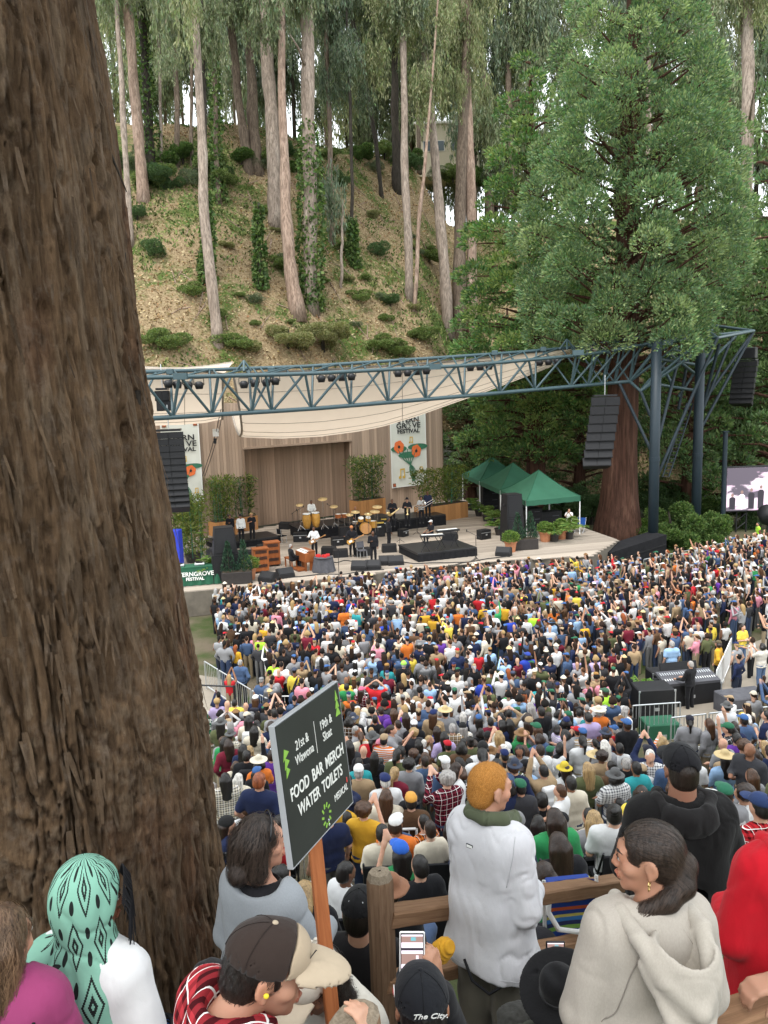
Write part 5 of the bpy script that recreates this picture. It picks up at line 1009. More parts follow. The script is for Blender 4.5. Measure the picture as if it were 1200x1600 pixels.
for lab,x,y,h,r in(('high tilted cymbal on a stand right of the conga player',506,826,1.9,.3),('flat cymbal on a stand left of the drum kit',523,824,1.35,.26),('flat percussion cymbal left of the conga player',470,828,1.6,.24)):
 b=S(x,y,SZ+.8);t=thing('cymbal_stand',lab,'cymbal',b,0,'single cymbals');rod('pole',(0,0,0),(0,0,h),.015,'chrome',t,6);MB().lathe([(r,0),(r*.3,.03),(.04,.06),(.01,.065)],20,(0,0,h),rot=rotm('X',.3)).build('cymbal','cymbal',t)
 for k in range(3):rod('foot',(0,0,.3),(math.cos(k*2.1)*.3,math.sin(k*2.1)*.3,0),.012,'chrome',t,6)
b=S(534,826,SZ+.8);t=thing('timbales','pair of dark timbales with white heads left of the drum kit','drum',b,.2)
for sx in(-.2,.2):MB().lathe([(.19,.7),(.19,.95)],16,(sx,0,0)).build('shell','organ_wood',t);MB().lathe([(.185,.952),(.01,.956)],16,(sx,0,0)).build('head','white_print',t);rod('leg',(sx,0,0),(sx,0,.7),.02,'chrome',t,6)
for lab,x,y in(('black guitar amplifier on its cabinet beside the drums',592,838),('black guitar amplifier between drums and horn players',603,832)):
 b=S(x,y,SZ+.02);t=thing('guitar_amplifier',lab,'amplifier',b,.2,'guitar amplifiers');MB().box((0,0,.4),(.76,.36,.76),bev=.02).build('cabinet','speaker_black',t);slab('grille',(0,-.19,.38),(.66,.02,.64),'grille',t);MB().box((0,0,.92),(.74,.3,.26),bev=.02).build('amp_head','speaker_black',t);slab('panel',(0,-.155,.92),(.66,.02,.1),'gold_paint',t);slab('lettering',(0,-.2,.66),(.26,.012,.06),'white_print',t)
for lab,x,y,hh in(('black synthesizer keyboard nearest the audience on the platform',676,862,.9),('white-keyed stage piano on a crossed stand at the right of the platform',700,856,1.0)):
 b=S(x,y,SZ+.5);t=thing('keyboard',lab,'keyboard',b,.12 if x<690 else .35,'keyboards on the platform');MB().box((0,0,hh),(1.35,.36,.1),bev=.015).build('body','black_metal',t);slab('keys',(0,.06,hh+.055),(1.2,.15,.02),'white_print',t)
 for sx in(-.4,.4):rod('stand_leg',(sx-.25,0,0),(sx+.25,0,hh-.05),.02,'black_metal',t,6);rod('stand_leg',(sx+.25,.02,0),(sx-.25,.02,hh-.05),.02,'black_metal',t,6)
BLK=(.014,.014,.017);WHT=(.72,.72,.7)
def toward(b,q):return math.atan2(-(q[0]-b[0]),q[1]-b[1])
CAMD=np.array([2.0,20,0])
def musician(label,x,y,z,**kw):
 b=S(x,y,z);f=kw.pop('face',None);f=toward(b,CAMD)if f is None else f;kw.setdefault('group','musicians on the stage');return person(b,f,label=label,**kw)
musician('short dark-haired backing singer in a black dress, leftmost of the three',361,845,SZ+.45,pose='drink',shirt=BLK,pants=BLK,hair='afro',hairc='brown',skin=3,sleeves='l',scale=.97)
musician('backing singer with white sleeves and dark hat, middle of the three',378,848,SZ+.45,pose='down',shirt=WHT,pants=BLK,hair='short',hairc='black',skin=3,sleeves='l',hat='cap',hatc=BLK,scale=1.03)
v_=None
musician('blonde backing singer in a black dress holding a microphone',395,844,SZ+.45,pose='drink',shirt=BLK,pants=BLK,hair='afro',hairc='blonde',skin=2,sleeves='s')
musician('conga player in a white shirt bending over the drums',488,822,SZ+.8,pose='keys',shirt=WHT,pants=BLK,hair='short',hairc='black',skin=4,sleeves='l')
musician('guitarist with white sleeves standing in front of the congas',492,870,SZ,pose='guitar',shirt=WHT,pants=BLK,hair='short',hairc='black',skin=4,sleeves='l',scale=1.04)
musician('organist in black seated sideways at the wooden organ',456,888,SZ+.06,pose='keys',seated=True,shirt=BLK,pants=BLK,hair='short',hairc='grey',skin=3,sleeves='l',face=-1.1,scale=1.05)
musician('bass player in black with an orange bandana',551,870,SZ,pose='guitar',shirt=BLK,pants=BLK,hair='short',hairc='black',skin=4,sleeves='l',hat='beanie',hatc=(.5,.2,.08),scale=1.05)
musician('bald drummer in black seated behind the kit',556,822,SZ+.95,pose='keys',seated=True,shirt=BLK,pants=BLK,hair=None,skin=3,sleeves='l')
musician('lead singer in dark clothes at the front microphone stand',584,880,SZ,pose='drink',shirt=BLK,pants=BLK,hair='short',hairc='black',skin=4,sleeves='l',scale=1.06)
musician('man in a dark suit turned sideways beside the amplifiers',608,855,SZ,pose='down',shirt=BLK,pants=BLK,hair='short',hairc='black',skin=4,sleeves='l',face=-1.2,scale=1.08)
musician('saxophone player in black, leftmost of the horn players',614,824,SZ+.75,pose='crossed',shirt=BLK,pants=BLK,hair='short',hairc='black',skin=4,sleeves='l',scale=1.07)
musician('trumpet player in black with a small hat',637,822,SZ+.75,pose='crossed',shirt=BLK,pants=BLK,hair='short',hairc='brown',skin=1,sleeves='l',hat='bucket',hatc=BLK,scale=1.07)
musician('trombone player in a patterned white shirt',659,818,SZ+.75,pose='crossed',shirt=(.6,.6,.58),pattern='plaid',pants=BLK,hair='afro',hairc='black',skin=3,sleeves='s',scale=1.05)
musician('bald horn player in dark blue behind the trombone',669,810,SZ+.75,pose='down',shirt=(.02,.025,.05),pants=BLK,hair=None,skin=4,sleeves='l',scale=1.1)
musician('keyboard player in black with a white cap seated on the platform',674,846,SZ+.5,pose='keys',seated=True,shirt=BLK,pants=BLK,hair='short',hairc='grey',skin=3,sleeves='s',hat='cap',hatc=WHT,face=2.2)
musician('person in a white top and pale pink trousers taking a photo under the tent',889,836,SZ,pose='phone',shirt=WHT,pants=(.5,.32,.3),hair='long',hairc='brown',skin=1,sleeves='s',group='crew beside the stage')
def guitar(label,x,y,body,dz=1.0):
 b=S(x,y);q=b+np.array([0,-.32,dz]);t=thing('guitar',label,'guitar',q,0,'electric guitars');o2=[(-.26,-.1),(-.3,.02),(-.24,.13),(-.1,.09),(.0,.14),(.1,.12),(.07,.03),(.07,-.03),(.12,-.12),(0,-.14),(-.1,-.09),(-.2,-.15)];tl_=rotm('Y',-.45)
 f=lambda V:np.stack([V[:,0],V[:,2],V[:,1]],1)@tl_.T
 MB().prism(o2,-.03,.03,f).build('body',body,t);MB().prism([(.05,-.025),(.62,-.018),(.62,.018),(.05,.025)],-.05,-.02,f).build('neck','planter_wood',t);MB().prism([(.62,-.03),(.78,-.045),(.78,.03),(.62,.03)],-.045,-.02,f).build('headstock','planter_wood',t);MB().prism([(-.16,-.06),(.02,-.06),(.02,.06),(-.16,.06)],-.045,-.031,f).build('pickguard','white_print',t)
guitar('sunburst electric guitar held by the guitarist in white sleeves',492,870,'planter_wood');guitar('pale wooden bass guitar held by the player with the bandana',551,870,'drum_wood')
b=S(614,824,SZ+.75);t=thing('saxophone','brass saxophone held across the leftmost horn player','saxophone',b+np.array([.1,-.32,.95]));MB().tube([(-.28,0,-.12),(-.1,0,-.02),(.2,0,.2),(.32,0,.32),(.34,.08,.36)],[.09,.06,.035,.02,.015],10).build('body','brass',t,smooth=True);MB().tube([(-.26,0,-.14),(-.36,-.02,-.08),(-.38,-.05,.06)],[.06,.07,.13],10,False).build('bell','brass',t,smooth=True)
b=S(637,822,SZ+.75);t=thing('trumpet','brass trumpet held upright by the player in the small hat','trumpet',b+np.array([0,-.3,1.05]));MB().tube([(0,0,.2),(0,0,-.15),(0,-.02,-.28)],[.02,.025,.11],10,False).build('bell','brass',t,smooth=True);MB().tube([(0.05,0,.2),(.05,0,-.1),(-.04,0,-.1),(-.04,0,.15)],.015,6).build('tubing','brass',t)
b=S(659,818,SZ+.75);t=thing('trombone','silver trombone slanting across the patterned shirt','trombone',b+np.array([.1,-.4,1.1]));D_=np.array([.75,-.2,.45])
for o_ in(np.array([0,0,0]),np.array([-.08,0,.12])):rod('slide',-D_*.6+o_,D_+o_,.02,'chrome',t,8)
MB().tube([-D_*.5+np.array([-.15,0,.2]),D_*.1+np.array([-.15,0,.2]),D_*.35+np.array([-.15,0,.2])],[.02,.04,.14],10,False).build('bell','chrome',t,smooth=True)
for k,(pp,lab)in enumerate((([(430,905),(480,900),(540,897),(600,890)],'black cable along the stage edge before the organ'),([(600,872),(650,882),(740,878),(800,868)],'black cable crossing the deck right of the lead singer'),([(520,880),(545,876),(575,884)],'short black cable by the grey chair'),([(700,884),(730,880),(745,874),(742,868)],'black cable coiled at the microphone beside the keyboards'))):
 Q=np.array([S(*p)for p in pp]);t=thing('stage_cable',lab,'cable',Q[0],0,'cables on the deck');u=np.linspace(0,1,20);q=np.stack([np.interp(u,np.linspace(0,1,len(Q)),Q[:,i])for i in range(3)],1)-Q[0];q[:,1]+=.12*np.sin(u*17+k);q[:,2]+=.03;MB().tube(q,.025,5).build('cable','cable',t)
for k,(x,y,w_,h_,lab)in enumerate(((470,846,.9,.6,'black road case behind the guitarist'),(527,852,.7,.55,'black road case beside the bass cabinet'),(756,842,.8,.6,'black road case at the right of the keyboards'),(630,838,.6,.5,'black road case below the horn riser'),(335,868,1.0,.5,'grey road case behind the left speaker stack'))):
 t=thing('road_case',lab,'case',S(x,y),.3*k,'road cases on the stage');MB().box((0,0,h_/2),(w_,.5,h_),bev=.02).build('body','speaker_black' if k<4 else 'grey_cloth',t);slab('latch',(0,-.26,h_*.5),(.12,.03,.1),'galv',t);slab('lid_seam',(0,-.255,h_*.72),(w_*.98,.02,.025),'galv',t)
 # tents and backstage gear
he,hp=2.45,3.95
q0=GZ(822,783,SZ+he)[:2];wvec=GZ(907,775,SZ+he)[:2]-q0;tdir=(GZ(722,740,SZ+he)[:2]-q0)/3;TW=np.linalg.norm(wvec);TS=np.linalg.norm(tdir);wvec=wvec/TW;tdir=tdir/TS
for k,lab in enumerate(('green pop-up tent nearest the audience, right of the stage','green pop-up tent in the middle of the three','green pop-up tent farthest back, left of the three')):
 c=q0+tdir*(TS*(k+.5))+wvec*TW/2;a=math.atan2(wvec[1],wvec[0]);t=thing('pop_up_tent',lab,'tent',(c[0],c[1],SZ),a,'green pop-up tents')
 nrm2=np.array([-wvec[1],wvec[0]])
 def loc2(u,v):p=wvec*(u*TW/2)+tdir*(v*TS/2);return np.array([p@wvec,p@nrm2])
 m=MB();cs=[(-1,-1),(1,-1),(1,1),(-1,1)]
 def panel(i):
  A_,B_=np.array(cs[i],float),np.array(cs[(i+1)%4],float)
  def fn(u,v):
   out=[]
   for uu,vv in zip(u,v):p=(A_*(1-uu)+B_*uu)*(1-vv);xy=loc2(*p);z=he+(hp-he)*vv**1.25-.1*math.sin(vv*PI)*math.sin(uu*PI);out.append((xy[0],xy[1],z))
   return np.array(out)
  return fn
 for i in range(4):MB().grid(panel(i),13,13).build('roof_panel','tent_green',t,smooth=True)
 for i in range(4):
  A_,B_=loc2(*cs[i]),loc2(*cs[(i+1)%4]);MB().grid(lambda u,v:np.stack([A_[0]+(B_[0]-A_[0])*u,A_[1]+(B_[1]-A_[1])*u,he-v*.32+.012*np.sin(u*30)*v],1),24,3).build('valance','tent_green',t);rod('leg',(A_[0]*.985,A_[1]*.985,0),(A_[0]*.985,A_[1]*.985,he),.035,'white_paint',t);MB().tube([(A_[0],A_[1],he+.01)]+[tuple(np.append(loc2(*(np.array(cs[i])*(1-v))),he+(hp-he)*v**1.25+.012))for v in(.25,.5,.75,1)],.018,4).build('seam','cloth_green',t)
for k,(u,v,w_,h_,lab)in enumerate(((.35,.5,1.3,1.5,'dark equipment rack under the nearest tent'),(.75,.6,1.6,1.1,'mixing desk on a table under the nearest tent'),(.3,1.3,1.2,1.9,'tall black rack under the middle tent'),(.7,1.5,1.5,1.7,'black flight cases stacked under the middle tent'),(.3,2.2,1.4,2.0,'tall black rack under the farthest tent'),(.7,2.5,1.6,1.8,'black flight cases under the farthest tent'))):
 c=q0+tdir*TS*v+wvec*TW*u;t=thing('equipment_rack',lab,'rack',(c[0],c[1],SZ),.3,'backstage gear under the tents');MB().box((0,0,h_/2),(w_,.7,h_),bev=.03).build('case','speaker_black',t)
 for z in np.arange(.25,h_-.1,.28):slab('panel',(0,-.36,z),(w_*.85,.03,.2),'grille',t)
 for z in np.arange(.3,h_-.1,.5):slab('panel_light',(w_*.2,-.38,z),(w_*.3,.02,.05),'grey_cloth',t)
b=S(906,832);t=thing('camp_chair','blue folding camp chair at the tent corner','chair',b,-.6);simple('camp_blue',(.02,.09,.34),.85)
MB().grid(lambda u,v:np.stack([(u-.5)*.55,-.22+v*.45,.42-.06*np.sin(v*PI)],1),5,5).build('seat','camp_blue',t);MB().grid(lambda u,v:np.stack([(u-.5)*.55,.24+v*.12,.42+v*.5],1),5,5).build('backrest','camp_blue',t)
for sx in(-.27,.27):rod('leg',(sx,-.25,0),(sx,.25,.45),.015,'galv',t,6);rod('leg',(sx,.25,0),(sx,-.25,.45),.015,'galv',t,6);rod('back_post',(sx,.24,.4),(sx,.38,.95),.015,'galv',t,6)
b=GZ(985,872,.2);t=thing('side_ramp','long black sloping box beside the right end of the stage','platform',(b[0],b[1],0),.45);MB().add([(-2.2,-.7,0),(2.2,-.7,0),(2.2,.7,0),(-2.2,.7,0),(-2.2,-.7,.9),(2.2,-.7,1.5),(2.2,.7,1.5),(-2.2,.7,.9)],[(3,2,1,0),(4,5,6,7),(0,1,5,4),(1,2,6,5),(2,3,7,6),(3,0,4,7)]).build('body','black_cloth',t);slab('edge',(0,-.71,.62),(4.4,.03,.08),'speaker_black',t,rotm('Y',-.135))
# video screen
sc0,sc1=P(1137,738,55),P(1137,795,55);b=P(1175,820,55);t=thing('video_screen','large outdoor video screen showing pink-lit musicians at the right edge','screen',(P(1215,765,54)[0],54.0,0),.0)
bx_=P(1136,765,54.4);W_,H_=7.6,3.0;zc_=P(1175,764,54.4)[2];t.location=(float(bx_[0]+W_/2),float(bx_[1]),0);t.rotation_euler=(0,0,.0)
MB().box((0,.25,zc_),(W_+.2,.4,H_+.2),bev=.03).build('cabinet','black_metal',t)
tt2=NT('screen_glow');v=tt2.co((1,1,1));f1_=tt2.noise(v,1.1,3);f2_=tt2.noise(v,3.4,4);cc=tt2.mix(tt2.ramp(f2_,[(.46,(0,0,0)),(.52,(1,1,1))]),tt2.ramp(f1_,[(.35,(.75,.35,.62)),(.55,(.9,.75,.85)),(.7,(.3,.12,.3))]),(.12,.1,.13));tt2.base((.02,.02,.02));tt2.l(cc,tt2.b.inputs['Emission Color']);tt2.b.inputs['Emission Strength'].default_value=.75;tt2.set(.4)
slab('picture',(0,.03,zc_),(W_,.02,H_),'screen_glow',t)
for nm,em in(('screen_dark',(.02,.015,.025)),('screen_skin',(.24,.15,.13)),('screen_white',(.8,.7,.8)),('screen_teal',(.1,.35,.4))):
 q_=NT(nm);q_.base((.02,.02,.02));q_.b.inputs['Emission Color'].default_value=(*em,1);q_.b.inputs['Emission Strength'].default_value=.9
for k in range(11):
 x=-W_/2+.4+k*.66;h=rng.uniform(1.0,1.9);m=['screen_dark','screen_white','screen_dark'][k%3];pts=[(x-.2,-1.4),(x+.2,-1.4),(x+.22,-1.4+h*.75),(x+.1,-1.4+h*.85),(x-.1,-1.4+h*.85),(x-.22,-1.4+h*.75)]
 MB().poly([(a,.012,zc_+c_)for a,c_ in pts]).build('picture_figure',m,t);an=np.arange(10)*2*PI/10;MB().poly([(x+.1*math.cos(a),.011,zc_-1.38+h*.95+.13*math.sin(a))for a in an]).build('picture_figure','screen_skin',t)
for x in(-2.6,2.6):
 for dx in(-.35,.35):rod('tower_post',(x+dx,.3,0),(x+dx,.3,zc_-H_/2),.06,'black_metal',t)
 for z in np.arange(.2,zc_-H_/2-.4,.6):rod('tower_brace',(x-.35,.3,z),(x+.35,.3,z+.55),.035,'black_metal',t,6)
b=P(1130,790,53);t=thing('light_mast','thin black mast standing left of the video screen','mast',(b[0],b[1],0));rod('pole',(0,0,0),(0,0,P(1130,674,53)[2]),.16,'column_paint',t,10);MB().lathe([(.3,0),(.3,.1)],12).build('base','column_paint',t);slab('cap',(0,0,P(1130,674,53)[2]+.03),(.36,.36,.08),'column_paint',t)
b=P(1200,806,50);t=thing('searchlight','dark round floodlight on a stand at the right edge','lamp',(b[0],b[1],0),-.5);MB().lathe([(.25,-.5),(.5,-.35),(.62,.2),(.66,.35),(.6,.35)],18,(0,0,b[2]),rot=rotm('X',-1.2)).build('housing','speaker_black',t,smooth=True);MB().lathe([(.6,.3),(.01,.33)],18,(0,0,b[2]),rot=rotm('X',-1.2)).build('lens','glass',t);rod('pole',(0,0,0),(0,0,b[2]-.5),.06,'black_metal',t)
# crowd barriers
def barrier(a,b,label,h=1.1,mat='galv',za=None,group='metal crowd barriers',step=.14):
 a=np.array(a,float)[:2];b=np.array(b,float)[:2];d=b-a;L=np.linalg.norm(d);m_=(a+b)/2;z0=float(ground_z(*a));z1=float(ground_z(*b))
 t=thing('crowd_barrier',label,'fence',(m_[0],m_[1],0),math.atan2(d[1],d[0]),group);zf=lambda x:z0+(z1-z0)*(x+L/2)/L
 for z in(.18,h):rod('rail',(-L/2+.04,0,zf(-L/2)+z),(L/2-.04,0,zf(L/2)+z),.021,mat,t,6)
 for x in(-L/2+.03,L/2-.03):rod('post',(x,0,zf(x)+.02),(x,0,zf(x)+h),.021,mat,t,6);slab('foot',(x,0,zf(x)+.02),(.06,.6,.03),mat,t)
 n=int(L/step)
 for i in range(1,n):x=-L/2+L*i/n;rod('bar',(x,0,zf(x)+.18),(x,0,zf(x)+h),.009,mat,t,5)
def bar_px(p,q,n,lab,**k):
 A,B=GZ(*p,0),GZ(*q,0)
 for i in range(n):barrier(A+(B-A)*(i/n),A+(B-A)*((i+.96)/n),'%s, %s'%(lab,['first','second','third','fourth','fifth','sixth','seventh','eighth'][i]+' section'),**k)
bar_px((322,1078),(425,1148),4,'metal barrier at the left edge of the crowd');bar_px((425,1135),(640,1128),4,'white picket barrier crossing the crowd behind the sign',mat='white_paint',h=1.0,group='white picket barriers')
bar_px((640,1126),(830,1118),3,'white picket barrier in the middle of the crowd',mat='white_paint',h=1.0,group='white picket barriers');bar_px((986,1172),(1066,1162),1,'metal barrier before the mixing desk');bar_px((1045,1222),(1215,1182),3,'metal barrier across the slope below the mixing desk');bar_px((1118,1098),(1142,1040),2,'white barrier beside the path at the right',mat='white_paint',group='white barriers by the path')
bar_px((835,922),(930,916),2,'metal barrier at the right of the stage front');bar_px((1005,905),(1195,862),4,'metal barrier before the bushes at the far right')
for k,(a,b)in enumerate((((8.4,9.2),(9.9,13.5)),)):barrier((3.2,11.5),(4.0,14.0),'metal barrier running down the slope right of the white shirt')
b_=P(420,1400,10);barrier((-1.75,10.4),(.35,10.6),'white rail on the slope below the sign',.95,'white_paint',group='white rails on the slope');barrier((-2.5,13.6),(-3.6,16.4),'metal barrier on the slope beside the big trunk')
q=GZ(322,1182,0);t=thing('area_sign','small green SEATING AREA sign beside the big trunk','sign',(q[0],q[1],0),.15);slab('panel',(0,0,1.0),(1.0,.04,.62),'cloth_green',t);rod('post',(-.3,.04,0),(-.3,.04,1.0),.03,'black_metal',t);rod('post',(.3,.04,0),(.3,.04,1.0),.03,'black_metal',t)
for s_,z in(('SEATING',1.1),('AREA',.9)):textmesh(s_,.17,'white_print',t,Matrix.Translation((.1,-.025,z))@Matrix.Rotation(PI/2,4,'X'),bold=.004)
q=GZ(328,1145,0);o=sdf_part('boulder',UN(.1,ELL((0,0,.3),(.6,.45,.42)),ELL((.25,.1,.2),(.4,.4,.35))),(-.8,-.7,-.15),(.8,.7,.9),.05,'stone',None,1,lambda V:.06*fbm(V*3,3,4));o.location=q;tag(o,'pale boulder beside the big trunk near the left barrier','boulder')
q=GZ(345,1140,0);t=thing('post_rail','black two-post rail beside the boulder at the left','rail',(q[0],q[1],0),-.2)
for x in(-.9,.55):rod('post',(x,0,0),(x,0,1.5),.045,'black_metal',t)
rod('rail',(-.9,0,1.47),(.55,0,1.47),.03,'black_metal',t)
# mixing position
def gear(name,label,px_,py_,w_,d_,h_,mat,rz=0.0,cat='case',extra=None):
 q=GZ(px_,py_,0);t=thing(name,label,cat,(q[0],q[1],0),rz);MB().box((0,0,h_/2),(w_,d_,h_),bev=.03).build('body',mat,t)
 for sx in(-1,1):
  for sz in(.04,h_-.04):slab('edge_trim',(sx*(w_/2-.02),-d_/2-.012,sz),(.06,.02,.06),'galv',t)
  slab('edge_trim',(sx*(w_/2-.01),-d_/2-.01,h_/2),(.03,.02,h_),'galv',t)
 slab('latch',(0,-d_/2-.015,h_*.5),(.14,.02,.1),'galv',t);return t
d1=gear('mixing_desk','large black sound mixing desk with silver faders on its case',1072,1100,2.0,.8,.85,'speaker_black',.15,'mixing desk')
slab('surface',(0,-.05,.95),(1.9,.75,.1),'grey_cloth',d1,rotm('X',.22));slab('screen',(-.1,.38,1.16),(1.3,.05,.34),'speaker_black',d1,rotm('X',-.3))
for i in range(22):slab('fader',(-.86+i*.082,-.2,.97),(.02,.1,.02),'white_print',d1,rotm('X',.22));slab('knob_row',(-.86+i*.082,.12,1.045),(.03,.14,.02),'galv',d1,rotm('X',.22))
gear('equipment_case','black flight case with silver edges left of the mixing desk',1018,1130,1.15,.8,1.25,'speaker_black',.05);gear('equipment_case','teal storage box with a lid in front of the flight case',1030,1160,1.0,.7,.7,'cloth_green',.05);gear('equipment_case','grey covered case right of the mixing desk',1160,1120,1.5,.9,.8,'grey_cloth',.2);gear('equipment_case','low black case behind the mixing desk',1035,1085,1.0,.6,.9,'speaker_black',0.1)
q=GZ(1005,1108,0);t=thing('fern_plant','bright green fern in a pot beside the mixing desk','plant',(q[0],q[1],0));pot(t,.25,.5,'black_pot');palm(t,.5,1.1,16,(.14,.26,.05))
# the crowd
COLS=dict(black=(.012,.012,.014),charcoal=(.04,.04,.045),navy=(.015,.022,.06),white=(.64,.64,.635),cream=(.6,.54,.43),grey=(.25,.25,.26),denim=(.06,.1,.19),tan=(.34,.24,.14),olive=(.09,.1,.045),red=(.5,.022,.03),maroon=(.15,.015,.03),pink=(.65,.25,.32),magenta=(.5,.05,.25),orange=(.65,.17,.03),mustard=(.6,.33,.03),yellow=(.75,.58,.08),lime=(.4,.72,.05),green=(.03,.24,.08),teal=(.03,.28,.3),skyblue=(.3,.46,.68),royalblue=(.03,.06,.38),purple=(.12,.04,.28),lavender=(.42,.34,.55),brown=(.1,.055,.03))
NAMES=list(COLS);PW=np.array([21,8,9,23,8,12,9,5,3.5,2.4,2,1.8,.6,1.1,1.3,.9,.3,1.2,.8,3,1.5,.9,1.2,3.0]);PW=PW/PW.sum()
PANTS=[(.012,.012,.014),(.03,.045,.09),(.06,.09,.16),(.25,.2,.13),(.02,.025,.04),(.12,.12,.12)]
HATS=dict(straw=[((.55,.42,.22),'a straw hat'),((.62,.56,.44),'a pale sun hat'),((.2,.11,.05),'a brown brimmed hat')],cap=[((.012,.012,.014),'a black cap'),((.7,.7,.69),'a white cap'),((.02,.03,.1),'a navy cap'),((.45,.02,.03),'a red cap'),((.03,.13,.07),'a green cap'),((.05,.12,.3),'a blue cap'),((.35,.25,.15),'a tan cap')],bucket=[((.1,.1,.1),'a dark bucket hat'),((.5,.45,.36),'a beige bucket hat'),((.05,.06,.09),'a navy bucket hat')],beanie=[((.02,.02,.02),'a black beanie'),((.3,.16,.05),'a rust beanie'),((.05,.06,.1),'a navy beanie'),((.2,.2,.2),'a grey beanie')])
HD=dict(short='short',long='long',afro='curly',bun='tied-up',pony='ponytailed',bob='bobbed')
STG=np.array([-1.0,47.0])
def rand_person():
 p={};p['top']=NAMES[rng.choice(len(NAMES),p=PW)];p['sleeves']='l' if rng.random()<.5 else 's';p['pattern']=rng.choice([None]*13+['plaid','plaid','stripe'])if p['top']not in('black','lime')else None
 p['pose']=rng.choice(['down','pocket','crossed','phone','phone_high','wave','cheer','drink','head'],p=[.39,.21,.18,.09,.02,.012,.006,.087,.005]);p['hair']=rng.choice(['short','long','afro','bun','pony','bob',None],p=[.36,.24,.09,.06,.08,.13,.04])
 p['hairc']=rng.choice(list(HAIRS),p=[.47,.27,.09,.055,.065,.03,.02]);p['hat']=None
 if rng.random()<.33:
  k=rng.choice(['cap','straw','bucket','beanie'],p=[.62,.19,.1,.09]);p['hat']=k;p['hatc'],p['hatn']=HATS[k][rng.integers(len(HATS[k]))]
  if p['hair']in('afro','bun',None):p['hair']='short'
 p['skin']=int(rng.choice(6,p=[.3,.22,.17,.1,.07,.14]));p['pants']=PANTS[rng.integers(6)];p['scale']=float(np.clip(rng.normal(.97,.055),.82,1.1));p['wide']=float(np.clip(rng.normal(1.02,.07),.9,1.22));p['backpack']=tuple(np.array(COLS[NAMES[rng.choice(len(NAMES),p=PW)]]))if rng.random()<.07 else None
 return p
pts=[]
sp=.6
for j,y in enumerate(np.arange(6.6,51,sp*.88)):
 for x in np.arange(-14,30,sp):
  q=np.array([x+(sp/2 if j%2 else 0)+rng.normal()*.13,y+rng.normal()*.13]);z=float(ground_z(*q));u,v,d=pix((q[0],q[1],z));hu,hv,_=pix((q[0],q[1],z+1.6))
  if u<255 or u>1225 or hv>1620:continue
  if v<np.interp(u,[285,400,520,640,760,900,960,1020,1100,1200],[978,955,943,932,922,916,914,908,890,864]):continue
  if hu<np.interp(hv,[900,1600],[282,345]):continue
  if d>26 and rng.random()<.08:continue
  inside=lambda x0,x1,y0,y1:x0<u<x1 and y0<v<y1
  if inside(990,1140,1062,1175):continue
  if inside(1120,1240,1000,1170)and rng.random()<.75:continue
  if inside(250,412,1075,1195)and rng.random()<.85:continue
  if d<7.4 or(d<9 and(u>1000 or u<560)):continue
  if 985<hu<1130 and 1030<hv<1170:continue
  if d<20 and rng.random()<.04:continue
  pts.append((q[0],q[1],z,u,v,d,hu,hv))
